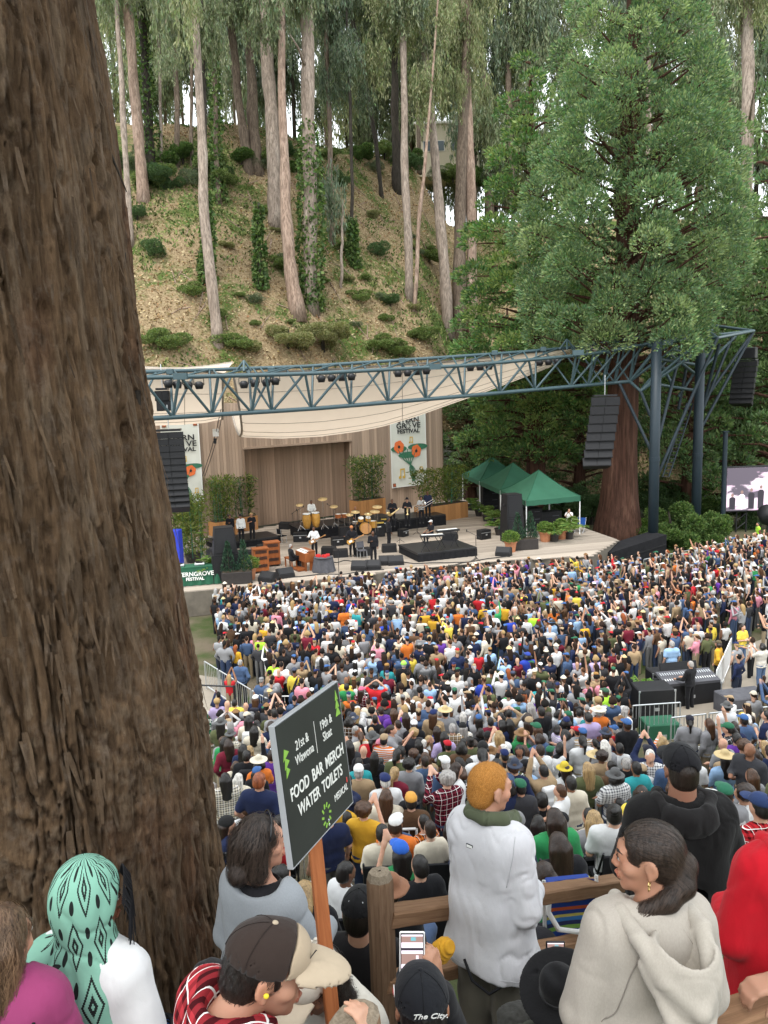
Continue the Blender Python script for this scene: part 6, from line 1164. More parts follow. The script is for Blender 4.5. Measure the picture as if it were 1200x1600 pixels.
SPEC=[(372,1180,None,dict(top='yellow',sleeves='l',pose='drink',hair='short',hairc='black',pants=(.02,.05,.03)),'person in a bright yellow jacket standing alone beside the boulder'),(404,1172,None,dict(top='navy',sleeves='l',pose='down',hat='cap',hatc=(.7,.7,.68),backpack=(.02,.02,.03),pants=(.03,.03,.03)),'person in navy with a black backpack and white cap by the left barrier'),(380,1105,None,dict(top='denim',sleeves='l',pose='pocket',hair='short',hairc='grey'),'grey-haired person in a denim jacket beside the left barrier'),(945,1165,None,dict(top='lime',sleeves='l',pose='pocket',hat='cap',hatc=(.04,.1,.06),hair='short',wide=1.12),'person in a neon lime hoodie left of the mixing desk'),(1077,1112,None,dict(top='black',sleeves='l',pose='keys',hair='short',hairc='grey',pants=(.012,.012,.014)),'sound engineer in black with grey hair standing at the mixing desk'),(1158,1045,None,dict(top='yellow',sleeves='s',pose='crossed',hair='long',hairc='brown',pants=(.09,.14,.24)),'woman in a yellow shirt and jeans on the path at the right'),(1188,1080,None,dict(top='cream',sleeves='s',pattern='stripe',pose='phone',hair='bob',hairc='black',pants=(.09,.14,.24)),'person in a patterned top and jeans on the path at the right edge'),(1120,1075,None,dict(top='mustard',sleeves='l',pose='pocket',hat='cap',hatc=(.1,.08,.05)),'person in a mustard jacket and dark cap beside the white barrier'),(825,1095,None,dict(top='royalblue',sleeves='l',pose='down',hat='cap',hatc=(.03,.06,.3),wide=1.15),'broad person in royal blue with a blue cap in the middle of the crowd'),(568,1158,None,dict(top='maroon',sleeves='l',pattern='plaid',pose='crossed',hat='cap',hatc=(.55,.12,.2)),'person in plaid with a pink cap just right of the sign top'),(590,1148,None,dict(top='red',sleeves='s',pose='head',hair='afro',hairc='black'),'person in a red top with curly dark hair right of the sign top'),(545,1150,None,dict(top='green',sleeves='l',pose='crossed',hair='short',hairc='black'),'person in bright green half hidden by the top of the sign'),(618,1205,None,dict(top='purple',sleeves='l',pose='pocket',hair='long',hairc='chestnut',wide=1.1),'person in a purple jacket with auburn hair right of the sign'),(598,1200,None,dict(top='purple',sleeves='l',pose='down',hair='short',hairc='brown'),'person in a purple hoodie beside another in purple'),(960,925,None,dict(top='red',sleeves='l',pose='cheer',hair='short',hairc='black',wide=1.2),'person in a loose red shirt with arms spread at the stage edge'),(1183,858,None,dict(top='lime',sleeves='l',pose='down',hair='short',hairc='black'),'steward in a neon lime jacket under the video screen'),(1075,968,None,dict(top='red',sleeves='s',pose='pocket',hat='cap',hatc=(.02,.03,.1)),'person in a red jersey with navy cap at the right of the crowd'),(862,1035,None,dict(top='skyblue',sleeves='l',pose='down',hat='bucket',hatc=(.1,.17,.3)),'person in pale blue with a blue bucket hat right of the crowd centre'),(1048,1075,None,dict(top='skyblue',sleeves='s',pose='down',hair='short',hairc='grey',wide=1.15),'grey-haired person in a pale blue shirt behind the mixing desk'),(540,1010,None,dict(top='orange',sleeves='s',pose='down',hair='short',hairc='black'),'person in an orange shirt left of the crowd centre'),(592,1075,None,dict(top='pink',sleeves='l',pose='phone',hair='short',hairc='brown'),'person in a hot pink top near the centre of the crowd'),(633,1110,None,dict(top='black',sleeves='l',pose='down',hat='beanie',hatc=(.35,.75,.1)),'person in black with a lime green beanie near the crowd centre'),(690,1205,None,dict(top='white',sleeves='l',pattern='plaid',pose='pocket',hair='short',hairc='grey',wide=1.1),'grey-haired person in a black and white checked shirt right of the sign'),]
SLOPE=[(568,1252,10.5,dict(top='mustard',sleeves='s',pose='phone',hair='afro',hairc='chestnut'),'woman in a mustard shirt with curly hair beside the sign post'),(535,1240,12,dict(top='mustard',sleeves='s',pose='down',hair='short',hairc='black'),'person in a mustard top half hidden behind the sign'),(512,1262,10.3,dict(top='navy',sleeves='s',pose='down',hair='short',hairc='black',wide=1.15),'broad person in a navy shirt behind the sign post'),(603,1232,11.5,dict(top='cream',sleeves='s',pose='crossed',hair='long',hairc='chestnut'),'woman in a cream top with auburn hair and a black skirt'),(642,1240,11.5,dict(top='brown',sleeves='l',pose='pocket',hair='short',hairc='black',hat='cap',hatc=(.6,.3,.06),wide=1.1),'person in a brown jacket with an orange cap'),(560,1195,13,dict(top='tan',sleeves='s',pose='crossed',hair='short',hairc='grey',hat='cap',hatc=(.68,.68,.66)),'person in a sandy printed shirt with a white cap'),(540,1212,12.4,dict(top='navy',sleeves='l',pose='phone_high',hair='short',hairc='black',hat='cap',hatc=(.015,.015,.02)),'person in navy holding up a phone right of the sign edge'),(866,1262,8.2,dict(top='green',sleeves='l',pose='down',hair='long',hairc='brown',wide=1.1,seated=True),'long-haired person in a dark green top seated on the slope'),(872,1300,7.2,dict(top='black',sleeves='l',pose='crossed',hair='long',hairc='brown',seated=True,wide=1.12),'person in a black puffer jacket seated before the rail'),(820,1312,7.4,dict(top='charcoal',sleeves='l',pose='down',hair='bun',hairc='black',seated=True),'person in a charcoal hoodie with dark tied hair near the white shirt'),(795,1275,7.8,dict(top='navy',sleeves='l',pose='down',hair='bob',hairc='blonde',seated=True),'blonde person in navy seated beside the man in the white shirt'),(960,1255,8.4,dict(top='white',sleeves='s',pose='down',hair='bun',hairc='black',seated=True,wide=1.1),'person in a white polo with dark bun seated beyond the rail'),(928,1265,9.0,dict(top='grey',sleeves='l',pose='phone_high',hair='long',hairc='blonde',seated=True),'blonde person in grey raising a phone beyond the rail'),(1003,1228,10.2,dict(top='yellow',sleeves='s',pose='drink',hair='long',hairc='brown',turn=3.0),'woman in a yellow shirt facing the camera left of the black cap'),(918,1190,13.0,dict(top='olive',sleeves='l',pose='pocket',hair='long',hairc='blonde'),'person in a pale olive top with long blonde hair beyond the rail'),(968,1160,15.5,dict(top='white',sleeves='s',pose='phone',hair='short',hairc='black',pants=(.3,.25,.18)),'person in a white shirt and khaki trousers holding a phone'),(1013,1165,15,dict(top='navy',sleeves='l',pose='phone_high',hair='short',hairc='black',hat='cap',hatc=(.02,.02,.03),wide=1.15),'person in a dark blue jacket raising a phone left of the black hoodie'),(1036,1150,16,dict(top='orange',sleeves='l',pattern='stripe',pose='phone',hair='bob',hairc='blonde'),'person in an orange knit top behind the black hoodie'),(1108,1122,17,dict(top='grey',sleeves='l',pose='down',hair='long',hairc='chestnut'),'person in a grey sweater with auburn hair below the mixing desk'),(1078,1118,17,dict(top='grey',sleeves='l',pose='crossed',hair='pony',hairc='black',hat='cap',hatc=(.02,.02,.03)),'person in a grey top with dark ponytail below the mixing desk'),(1172,1160,12.5,dict(top='charcoal',sleeves='l',pose='drink',hair=None,skin=3,turn=2.2,wide=1.12),'bald man in a charcoal sweatshirt holding a drink at the right'),(1133,1225,9.5,dict(top='grey',sleeves='s',pose='down',hair='short',hairc='brown',hat='cap',hatc=(.03,.14,.08),wide=1.12),'person in a grey shirt with a dark green cap right of the black hoodie'),(1162,1225,9.6,dict(top='white',sleeves='s',pose='down',hair='afro',hairc='brown'),'person with thick curly brown hair in a white shirt at the right'),(1188,1240,6.4,dict(top='red',sleeves='l',pattern='plaid',pose='down',hair='short',hairc='black',hat='cap',hatc=(.03,.05,.13),scale=.92),'person in a red and white plaid shirt with a navy cap at the right edge'),(1115,1235,11,dict(top='cream',sleeves='l',pose='down',hair='short',hairc='grey',hat='cap',hatc=(.7,.69,.65),seated=True),'person in cream with a pale cap seated right of the black hoodie'),(882,1192,14,dict(top='white',sleeves='l',pose='down',hair='long',hairc='brown',hat='bucket',hatc=(.6,.45,.05)),'person in a white coat with a yellow bucket hat beyond the rail'),(664,1175,15.0,dict(top='tan',sleeves='l',pose='down',hair='long',hairc='chestnut'),'person in a tan knit top with long auburn hair left of the white shirt'),(332,1222,14.5,dict(top='white',sleeves='l',pattern='stripe',pose='pocket',hair='short',hairc='grey',pants=(.012,.012,.014)),'grey-haired person in a white padded jacket next to the big trunk'),(396,1232,13.0,dict(top='teal',sleeves='s',pose='down',hair='short',hairc='brown',scale=.72),'child in a turquoise top behind the grey sweater'),(438,1350,6.9,dict(top='maroon',sleeves='l',pose='down',hair='bun',hairc='black',seated=True),'person in maroon with dark hair seated under the sign'),(475,1375,6.3,dict(top='black',sleeves='s',pose='down',hair='pony',hairc='blonde',seated=True),'person in black with a blonde ponytail seated by the sign post'),(610,1370,6.4,dict(top='black',sleeves='s',pose='down',hair='short',hairc='brown',hat='bucket',hatc=(.25,.12,.07),seated=True,wide=1.1),'person in black with a brown bucket hat behind the wooden post'),(655,1335,7.6,dict(top='black',sleeves='s',pose='down',hair='short',hairc='black',seated=True,skin=0),'dark-haired person in a black shirt seated left of the white shirt'),(540,1345,7.8,dict(top='white',sleeves='s',pose='down',hair='short',hairc='black',seated=True,turn=-.9),'dark-haired person in a white shirt turned sideways behind the stake'),(625,1315,8.2,dict(top='green',sleeves='s',pose='phone',hair='long',hairc='black',hat='cap',hatc=(.03,.12,.5),seated=True),'person in green with a blue cap and long hair seated on the slope'),(850,1345,6.6,dict(top='green',sleeves='s',pose='down',hair='bob',hairc='brown',seated=True,scale=.95),'brown-haired person in green seated below the rail'),(845,1455,4.55,dict(top='black',sleeves='l',pose='down',hair='short',hairc='black',hat='cap',hatc=(.03,.03,.035),seated=True),'person in a faded black cap seated below the middle rail'),(925,1400,5.2,dict(top='black',sleeves='l',pose='down',hair='long',hairc='black',hat='cap',hatc=(.3,.27,.25),seated=True,wide=1.15),'person in black with a grey cap seated left of the woman in the pale hoodie'),]
people=[]
def taken(x,y,r):return any((x-a[0])**2+(y-a[1])**2<r*r for a in people)
for u,v,_,lk,lab in SPEC:
 q=GZ(u,v,0)
 if q[1]<24:
  for d in np.linspace(6,40,1400):
   q=P(u,v,d)
   if q[2]<=ground_z(q[0],q[1]):break
 people.append((q[0],q[1],float(ground_z(q[0],q[1])),lk,lab))
for u,v,d,lk,lab in SLOPE:
 q=P(u,v,d);sc=lk.get('scale',1.0);hz_=(1.72-(.44 if lk.get('seated')else 0))*sc;people.append((q[0],q[1],q[2]-hz_,lk,lab))
nspec=len(people);OCC=[(690,800,1240,1600),(985,1165,1215,1600),(900,1140,1330,1600),(1130,1200,1300,1600),(330,440,1290,1600),(440,540,1100,1330),(0,335,0,1600),(300,560,1440,1600),(560,640,1400,1600),(820,1000,1480,1600)]
cand=[p for p in pts if not taken(p[0],p[1],.42 if p[5]>15 else .5)and not any(x0<p[6]<x1 and y0<p[7]<y1 for x0,x1,y0,y1 in OCC)]
cand.sort(key=lambda p:p[5]);nnear=300-nspec-17
ZONE=[(lambda u,v,d:u<445,'between trunk and sign'),(lambda u,v,d:u<560 and d<24,'at the sign edge'),(lambda u,v,d:u<690 and d<13,'low beside the post'),(lambda u,v,d:u<690 and d<17,'left of the bleached head'),(lambda u,v,d:u<690 and d<21,'nearer the picket barrier'),(lambda u,v,d:u<690,'beyond the picket barrier'),(lambda u,v,d:u<815 and d<20,'around the bleached head'),(lambda u,v,d:u<815,'above the bleached head'),(lambda u,v,d:u<950 and d<14,'just beyond the rail'),(lambda u,v,d:u<950 and d<18,'left of the cap'),(lambda u,v,d:u<985,'left of the desk'),(lambda u,v,d:u<1100 and d<20,'below the mixing desk'),(lambda u,v,d:d<15,'low at the right'),(lambda u,v,d:d<22,'by the right barrier'),(lambda u,v,d:True,'behind the mixing desk')]
used=set()
def describe(p,zone,seated):
 top={'skyblue':'sky blue','royalblue':'royal blue'}.get(p['top'],p['top']);pt={'plaid':'plaid ','stripe':'striped '}.get(p['pattern'],'');gm='jacket' if p['sleeves']=='l' else 'shirt'
 hd=p['hatn']if p['hat']else('%s %s hair'%(HD[p['hair']],p['hairc'])if p['hair']else 'a bald head')
 ac={'phone':'filming','phone_high':'filming','wave':'waving','cheer':'arms raised','drink':'holding a drink','head':'hands on head','crossed':'arms folded'}.get(p['pose'],'');ac=('seated' if seated else '')or ac
 full='person in %s %s%s with %s%s, %s'%(top,pt,gm,hd,(' '+ac)if ac else '',zone)
 return full if len(full.split())<=16 else 'person in %s %s%s with %s, %s'%(top,pt,gm,hd,zone)
def place_person(x,y,z,d,p,label,seated,group='people in the crowd'):
 f=toward((x,y),STG)+rng.normal()*.3
 if rng.random()<.08:f+=rng.choice([-1.4,1.4,2.6])
 if 'turn' in p:f=p['turn']
 return person((x,y,z),f,pose=p['pose']if(p['pose'],seated)in BODY else 'down',seated=seated,shirt=COLS[p['top']],sleeves=p['sleeves'],pants=p['pants'],hair=p['hair'],hairc=p['hairc'],skin=p['skin'],hat=p['hat'],hatc=p.get('hatc',(.5,.5,.5)),scale=p['scale'],pattern=p['pattern'],backpack=p['backpack'],label=label,group=group,wide=p['wide'])
SEATS=[]
for x,y,z,lk,lab in people:
 p=rand_person();p.update(hat=None,pattern=None,backpack=None,wide=1.04,scale=1.0);p.update(lk);se=p.pop('seated',False)
 if p['hair']is None and 'hair' not in lk:p['hair']='short'
 place_person(x,y,z,0,p,lab,se)
 if se:SEATS.append((x,y,z,lab))
near=cand[:nnear];far=cand[nnear:]
for(x,y,z,u,v,d,hu,hv)in near:
 zone=next(s for f,s in ZONE if f(hu,hv,d));se=rng.random()<(1.0 if d<11.4 else .4 if d<12.6 else 0)
 for _ in range(60):
  p=rand_person();lab=describe(p,zone,se);key=(p['top'],p['pattern'],p['sleeves'],p.get('hatn')if p['hat']else(p['hair'],p['hairc']),zone)
  if key not in used:break
 used.add(key)
 place_person(x,y,z-(.0 if not se else .02),d,p,lab,se)
 if se:SEATS.append((x,y,z,lab))
cm=MB();cm.box((0,-.04,.44),(.46,.42,.03)).box((0,-.28,.68),(.46,.03,.36),rotm('X',.12));CS=cm.mesh('seat')
fm=MB()
for sx in(-.23,.23):fm.tube([(sx,-.3,.9),(sx,.15,0)],.014,6).tube([(sx,.16,.44),(sx,-.25,0)],.014,6)
FM=fm.mesh('frame');CS.materials.append(MATS['black_cloth']);FM.materials.append(MATS['black_metal'])
for x,y,z,lab in SEATS:
 t=thing('folding_chair','black folding chair under the '+' '.join(lab.replace(',','').split()[:11]),'chair',(x,y,z),toward((x,y),STG),'folding chairs on the slope');link('seat',CS,None,t);link('frame',FM,None,t)
VV=[];FF=[];CC=[];off=0
for(x,y,z,u,v,d,hu,hv)in far:
 p=rand_person();f=toward((x,y),STG)+rng.normal()*.35;R_=np.array([[math.cos(f),-math.sin(f),0],[math.sin(f),math.cos(f),0],[0,0,1]])
 top=np.array(COLS[p['top']])*rng.uniform(.8,1.15);items=[('body',SKINS[p['skin']]),('shirt_s',top),('trousers',p['pants'])]
 for k,c in items+([(p['hair'],HAIRS[p['hairc']])]if p['hair']else[])+([(p['hat'],p['hatc'])]if p['hat']else[]):
  V,F=KITLOW[k]if k in KITLOW else KITLOW[(p['pose'],2 if d>29 and k=='shirt_s' else False,k)]
  W=V*np.array([p['scale']*p['wide'],p['scale']*p['wide'],p['scale']]);VV.append(W@R_.T+np.array([x,y,z]));FF.append(F+off);off+=len(V);c=np.tile(np.array(c),(len(V),1))
  if k=='shirt_s' and p['pattern']:c=c*np.where((np.sin(V[:,2]*60)>0),.5,1.1)[:,None]
  if k=='body' and p['sleeves']=='l':c[-48:-24][:18]=top;c[-24:][:18]=top
  CC.append(c)
cw=kind(link('crowd',mesh_np('crowd',np.concatenate(VV),np.concatenate(FF),True,np.concatenate(CC)),'crowd_mix'),'stuff');cw['label']='dense festival crowd standing on the meadow before the stage'
print('CROWD near',len(near)+nspec,'far',len(far),'far quads',sum(len(f)for f in FF))
# foreground: sign on a stake
SD0,SD1=2.42,2.86
TLc,BLc,TRc,BRc=P(431,1142,SD0),P(456,1353,SD0),P(530,1056,SD1),P(549,1263,SD1)
cen=(TLc+BLc+TRc+BRc)/4;ex=((TRc-TLc)+(BRc-BLc))/2;ey=((TLc-BLc)+(TRc-BRc))/2;SW,SHt=np.linalg.norm(ex),np.linalg.norm(ey);ex/=SW;ey/=SHt;_z=np.cross(ex,ey);_z/=np.linalg.norm(_z);ey=np.cross(_z,ex)
sg=thing('direction_sign','black festival direction sign on a wooden stake listing food, bar, merch, water and toilets','sign',(cen[0],cen[1],7.4));SO=np.array(sg.location)
SM=frame(cen-SO,ex,ey);ez=np.array(SM.col[2][:3])
if ez@(CAM-cen)<0:ez=-ez
def sp_(u,v,h=0.0):return Matrix(((ex[0],ey[0],ez[0],*(cen-SO+ex*u*SW/2+ey*v*SHt/2+ez*h)[0:1]),(ex[1],ey[1],ez[1],(cen-SO+ex*u*SW/2+ey*v*SHt/2+ez*h)[1]),(ex[2],ey[2],ez[2],(cen-SO+ex*u*SW/2+ey*v*SHt/2+ez*h)[2]),(0,0,0,1)))
def sbox(name,u,v,w_,h_,d_,mat,hh):return link(name,MB().box((0,0,0),(w_,h_,d_),bev=min(.003,d_/3)).mesh(name),mat,sg,mtx=sp_(u,v,hh))
sbox('board',0,0,SW,SHt,.018,'sign_edge',-.0115);sbox('face',0,0,SW*.985,SHt*.985,.003,'sign_black',0.0)
for u,v,w_,h_ in((-1,0,.005,SHt+.005),(1,0,.005,SHt+.005),(0,1,SW,.005),(0,-1,SW,.005)):sbox('edge_trim',u,v,w_,h_,.022,'sign_edge',-.01)
def stext(s_,u,v,size,sx=1.0,bold=.0,mat='sign_text'):textmesh(s_,size,mat,sg,sp_(u,v,.003),bold=bold,ext=.0008,sx=sx)
hh_=SHt
stext('21st &',-.35,.54,.098*hh_,.8);stext('Wawona',-.32,.34,.098*hh_,.8);stext('19th &',.42,.54,.098*hh_,.8);stext('Sloat',.42,.35,.098*hh_,.8)
stext('FOOD',-.57,-.05,.125*hh_,.8,.0008);stext('BAR',-.02,-.05,.125*hh_,.8,.0008);stext('MERCH',.56,-.05,.125*hh_,.8,.0008);stext('WATER',-.36,-.34,.125*hh_,.8,.0008);stext('TOILETS',.4,-.34,.125*hh_,.78,.0008);stext('MEDICAL',.62,-.66,.075*hh_,.8)
sbox('divider',.05,.45,.002,.24*hh_,.0015,'sign_text',.003);sbox('medical_mark',.86,-.56,.008,.04*hh_,.0015,'sign_red',.003)
def sprint(name,pts,mat):
 o=MB();o.prism(pts,0,.0012);return link(name,o.mesh(name),mat,sg,mtx=sp_(0,0,.002))
def arrow(u,v,s,up):
 for k in range(3):
  y=v*SHt/2+(k-1)*.028*s;x=u*SW/2;w_=.04*s*(1-.2*k if up else .7+.15*k);sprint('tree_mark',[(x-w_/2,y),(x+w_/2,y+(0 if up else .02*s)),(x+(0 if up else-.008),y+.036*s)],'sign_lime')
arrow(.86,.62,1.0,True);arrow(-.82,.34,1.0,False)
for k in range(10):
 a=k*2*PI/10;x,y=.08*SW/2+math.cos(a)*.028,-.76*SHt/2+math.sin(a)*.034;q_=np.array([[-.004,-.008],[.004,-.008],[.004,.008],[-.004,.008]])@np.array([[math.cos(a+1.2),math.sin(a+1.2)],[-math.sin(a+1.2),math.cos(a+1.2)]]);sprint('flower_mark',[(x+c_[0],y+c_[1])for c_ in q_],'sign_lime')
a_,b_=P(507,1268,2.72),P(537,1640,2.62);a_=a_+ez*-.05;b_=b_-ez*.03;dd=b_-a_;b_=a_+dd*2.2
o=MB();dl=Vector(dd).normalized();R3=np.array(dl.to_track_quat('Z','X').to_matrix());o.box((0,0,0),(.05,.045,np.linalg.norm(b_-a_)),bev=.003);link('stake',o.mesh('stake'),'stake_wood',sg,mtx=Matrix.Translation((a_+b_)/2-SO)@dl.to_track_quat('Z','X').to_matrix().to_4x4())
for v in(-.86,-.93):sbox('bolt',.12,v,.008,.008,.004,'galv',.003)
# wooden rail fence
def beam(name,a,b,w_,h_,mat,parent,off,bev=.008,twist=0.0):
 a=np.array(a);b=np.array(b);d=b-a;L=np.linalg.norm(d);x=d/L;y=np.cross([0,0,1],x);y/=np.linalg.norm(y);z=np.cross(x,y)
 n=max(3,int(L/.06));m=MB();prof=[(-w_/2,-h_/2+bev),(-w_/2+bev,-h_/2),(w_/2-bev,-h_/2),(w_/2,-h_/2+bev),(w_/2,h_/2-bev),(w_/2-bev,h_/2),(-w_/2+bev,h_/2),(-w_/2,h_/2-bev)];V=[]
 for i in range(n+1):
  s=-L/2+L*i/n
  for(p,q)in prof:V.append((s,p*(1+.02*math.sin(s*9+q*30)),q*(1+.03*math.sin(s*7+p*40))))
 V=np.array(V);V[:,1:]+=.0025*np.stack([vnoise(V*22,3),vnoise(V*22,4)],1);F=[[i*8+j,i*8+(j+1)%8,(i+1)*8+(j+1)%8,(i+1)*8+j]for i in range(n)for j in range(8)]+[list(range(8))[::-1],list(range(n*8,n*8+8))]
 m.add(V,F);c=(a+b)/2-off;return link(name,m.mesh(name),mat,parent,mtx=Matrix(((x[0],y[0],z[0],c[0]),(x[1],y[1],z[1],c[1]),(x[2],y[2],z[2],c[2]),(0,0,0,1))))
fq=P(596,1500,3.7);fo=np.array([fq[0],fq[1],7.2]);fn_=thing('rail_fence','weathered wooden post-and-rail fence behind the man in the white shirt','fence',fo)
pt_=P(593,1362,3.7);pb_=np.array([pt_[0],pt_[1],6.9]);V8=[]
m=MB();rad=.058
for z,s_ in((pb_[2]-.6,1.0),(7.2,1.0),(7.5,.98),(7.75,1.02),(pt_[2]-.06,1.0),(pt_[2]-.035,.97),(pt_[2],.8),(pt_[2]+.004,.1)):
 for k in range(8):
  a=k*PI/4+PI/8+.35;V8.append((pt_[0]+rad*s_*math.cos(a)*1.06+.003*math.sin(z*17+k),pt_[1]+rad*s_*math.sin(a)+.003*math.cos(z*13+k),z))
V8=np.array(V8)-fo;F8=[[i*8+j,i*8+(j+1)%8,(i+1)*8+(j+1)%8,(i+1)*8+j]for i in range(7)for j in range(8)];link('post',MB().add(V8[:48],[f for f in F8 if max(f)<48]).mesh('post'),'post_wood',fn_);link('post_top',MB().add(V8[40:],[[i-40 for i in f]for f in F8 if min(f)>=40]).mesh('post_top'),'endgrain',fn_)
beam('top_rail',P(605,1432,3.75),P(1010,1374,4.95),.1,.08,'rail_wood',fn_,fo);beam('middle_rail',P(600,1535,3.77),P(1010,1450,4.97),.09,.07,'rail_wood',fn_,fo);beam('lower_rail',P(600,1640,3.79),P(1010,1535,4.99),.09,.065,'rail_wood',fn_,fo)
q=P(1010,1374,5.0);beam('post',(q[0],q[1]+.03,q[2]+.06),(q[0]+.001,q[1]+.03,6.9),.09,.09,'post_wood',fn_,fo)
q1,q2=P(812,1505,4.2),P(838,1610,4.2);beam('prop',q1,q2,.05,.04,'rail_wood',fn_,fo)
fo2=np.array([1.25,2.7,7.3]);f2=thing('rail_fence','nearer wooden hand rail at the bottom right corner under a resting hand','fence',fo2);beam('top_rail',P(900,1676,2.85),P(1290,1548,2.75),.13,.1,'rail_wood',f2,fo2,.01);q=P(1285,1550,2.75);beam('post',(q[0],q[1]+.1,q[2]),(q[0]+.001,q[1]+.1,6.8),.09,.09,'post_wood',f2,fo2)
pq=P(555,1600,1.95);t=thing('cut_post','rough sawn wooden post top at the bottom edge beside the stake','post',(pq[0],pq[1],7.5));m=MB();V=[]
for z,s_ in((-.3,1.0),(pq[2]-7.5-.02,1.0),(pq[2]-7.5+.015,.96),(pq[2]-7.5+.03,.78),(pq[2]-7.5+.032,.05)):
 for k in range(12):a=k*PI/6;V.append((.065*s_*math.cos(a)*(1+.06*math.sin(k*2.3)),.06*s_*math.sin(a),z+.01*math.cos(a)))
F=[[i*12+j,i*12+(j+1)%12,(i+1)*12+(j+1)%12,(i+1)*12+j]for i in range(4)for j in range(12)];m.add(V[:36],[f for f in F if max(f)<36]);m.build('shaft','post_wood',t);MB().add(V[24:],[[i-24 for i in f]for f in F if min(f)>=24]).build('post_top','endgrain',t)
# foreground people
def headf(nose=1.0,jaw=1.0):
 soc=[ELL((sx*.031,.1,.012),(.017,.014,.0095))for sx in(-1,1)]
 base=UN(.022,ELL((0,-.016,.028),(.074,.094,.084)),ELL((0,.028,-.025),(.06*jaw,.064,.086)),ELL((0,.045,-.078),(.042*jaw,.043,.036)),ELL((0,.08,-.101),(.019,.015,.015)),ELL((-.045,.058,-.02),(.022,.026,.02)),ELL((.045,.058,-.02),(.022,.026,.02)),CAP((-.034,.08,.03),(.034,.08,.03),.012))
 base=SUBT(SUBT(base,soc[0],.012),soc[1],.012)
 fine=UN(.008,base,CAP((0,.092,.018),(0,.109,-.022),.0075,.0095),ELL((-.009,.1,-.029),(.008,.009,.0065)),ELL((.009,.1,-.029),(.008,.009,.0065)),CAP((-.015,.094,-.055),(.015,.094,-.055),.0075),CAP((-.012,.094,-.066),(.012,.094,-.066),.008),ELL((-.031,.084,.012),(.016,.012,.011)),ELL((.031,.084,.012),(.016,.012,.011)))
 ears=[SUBT(ELL((sx*.078,-.008,-.004),(.012,.021,.034),rotm('Z',sx*.35)),ELL((sx*.089,-.002,-.002),(.008,.011,.02)),.006)for sx in(-1,1)]
 lobes=[ELL((sx*.078,0,-.034),(.007,.01,.011))for sx in(-1,1)]
 return UN(.006,fine,*ears,*lobes)
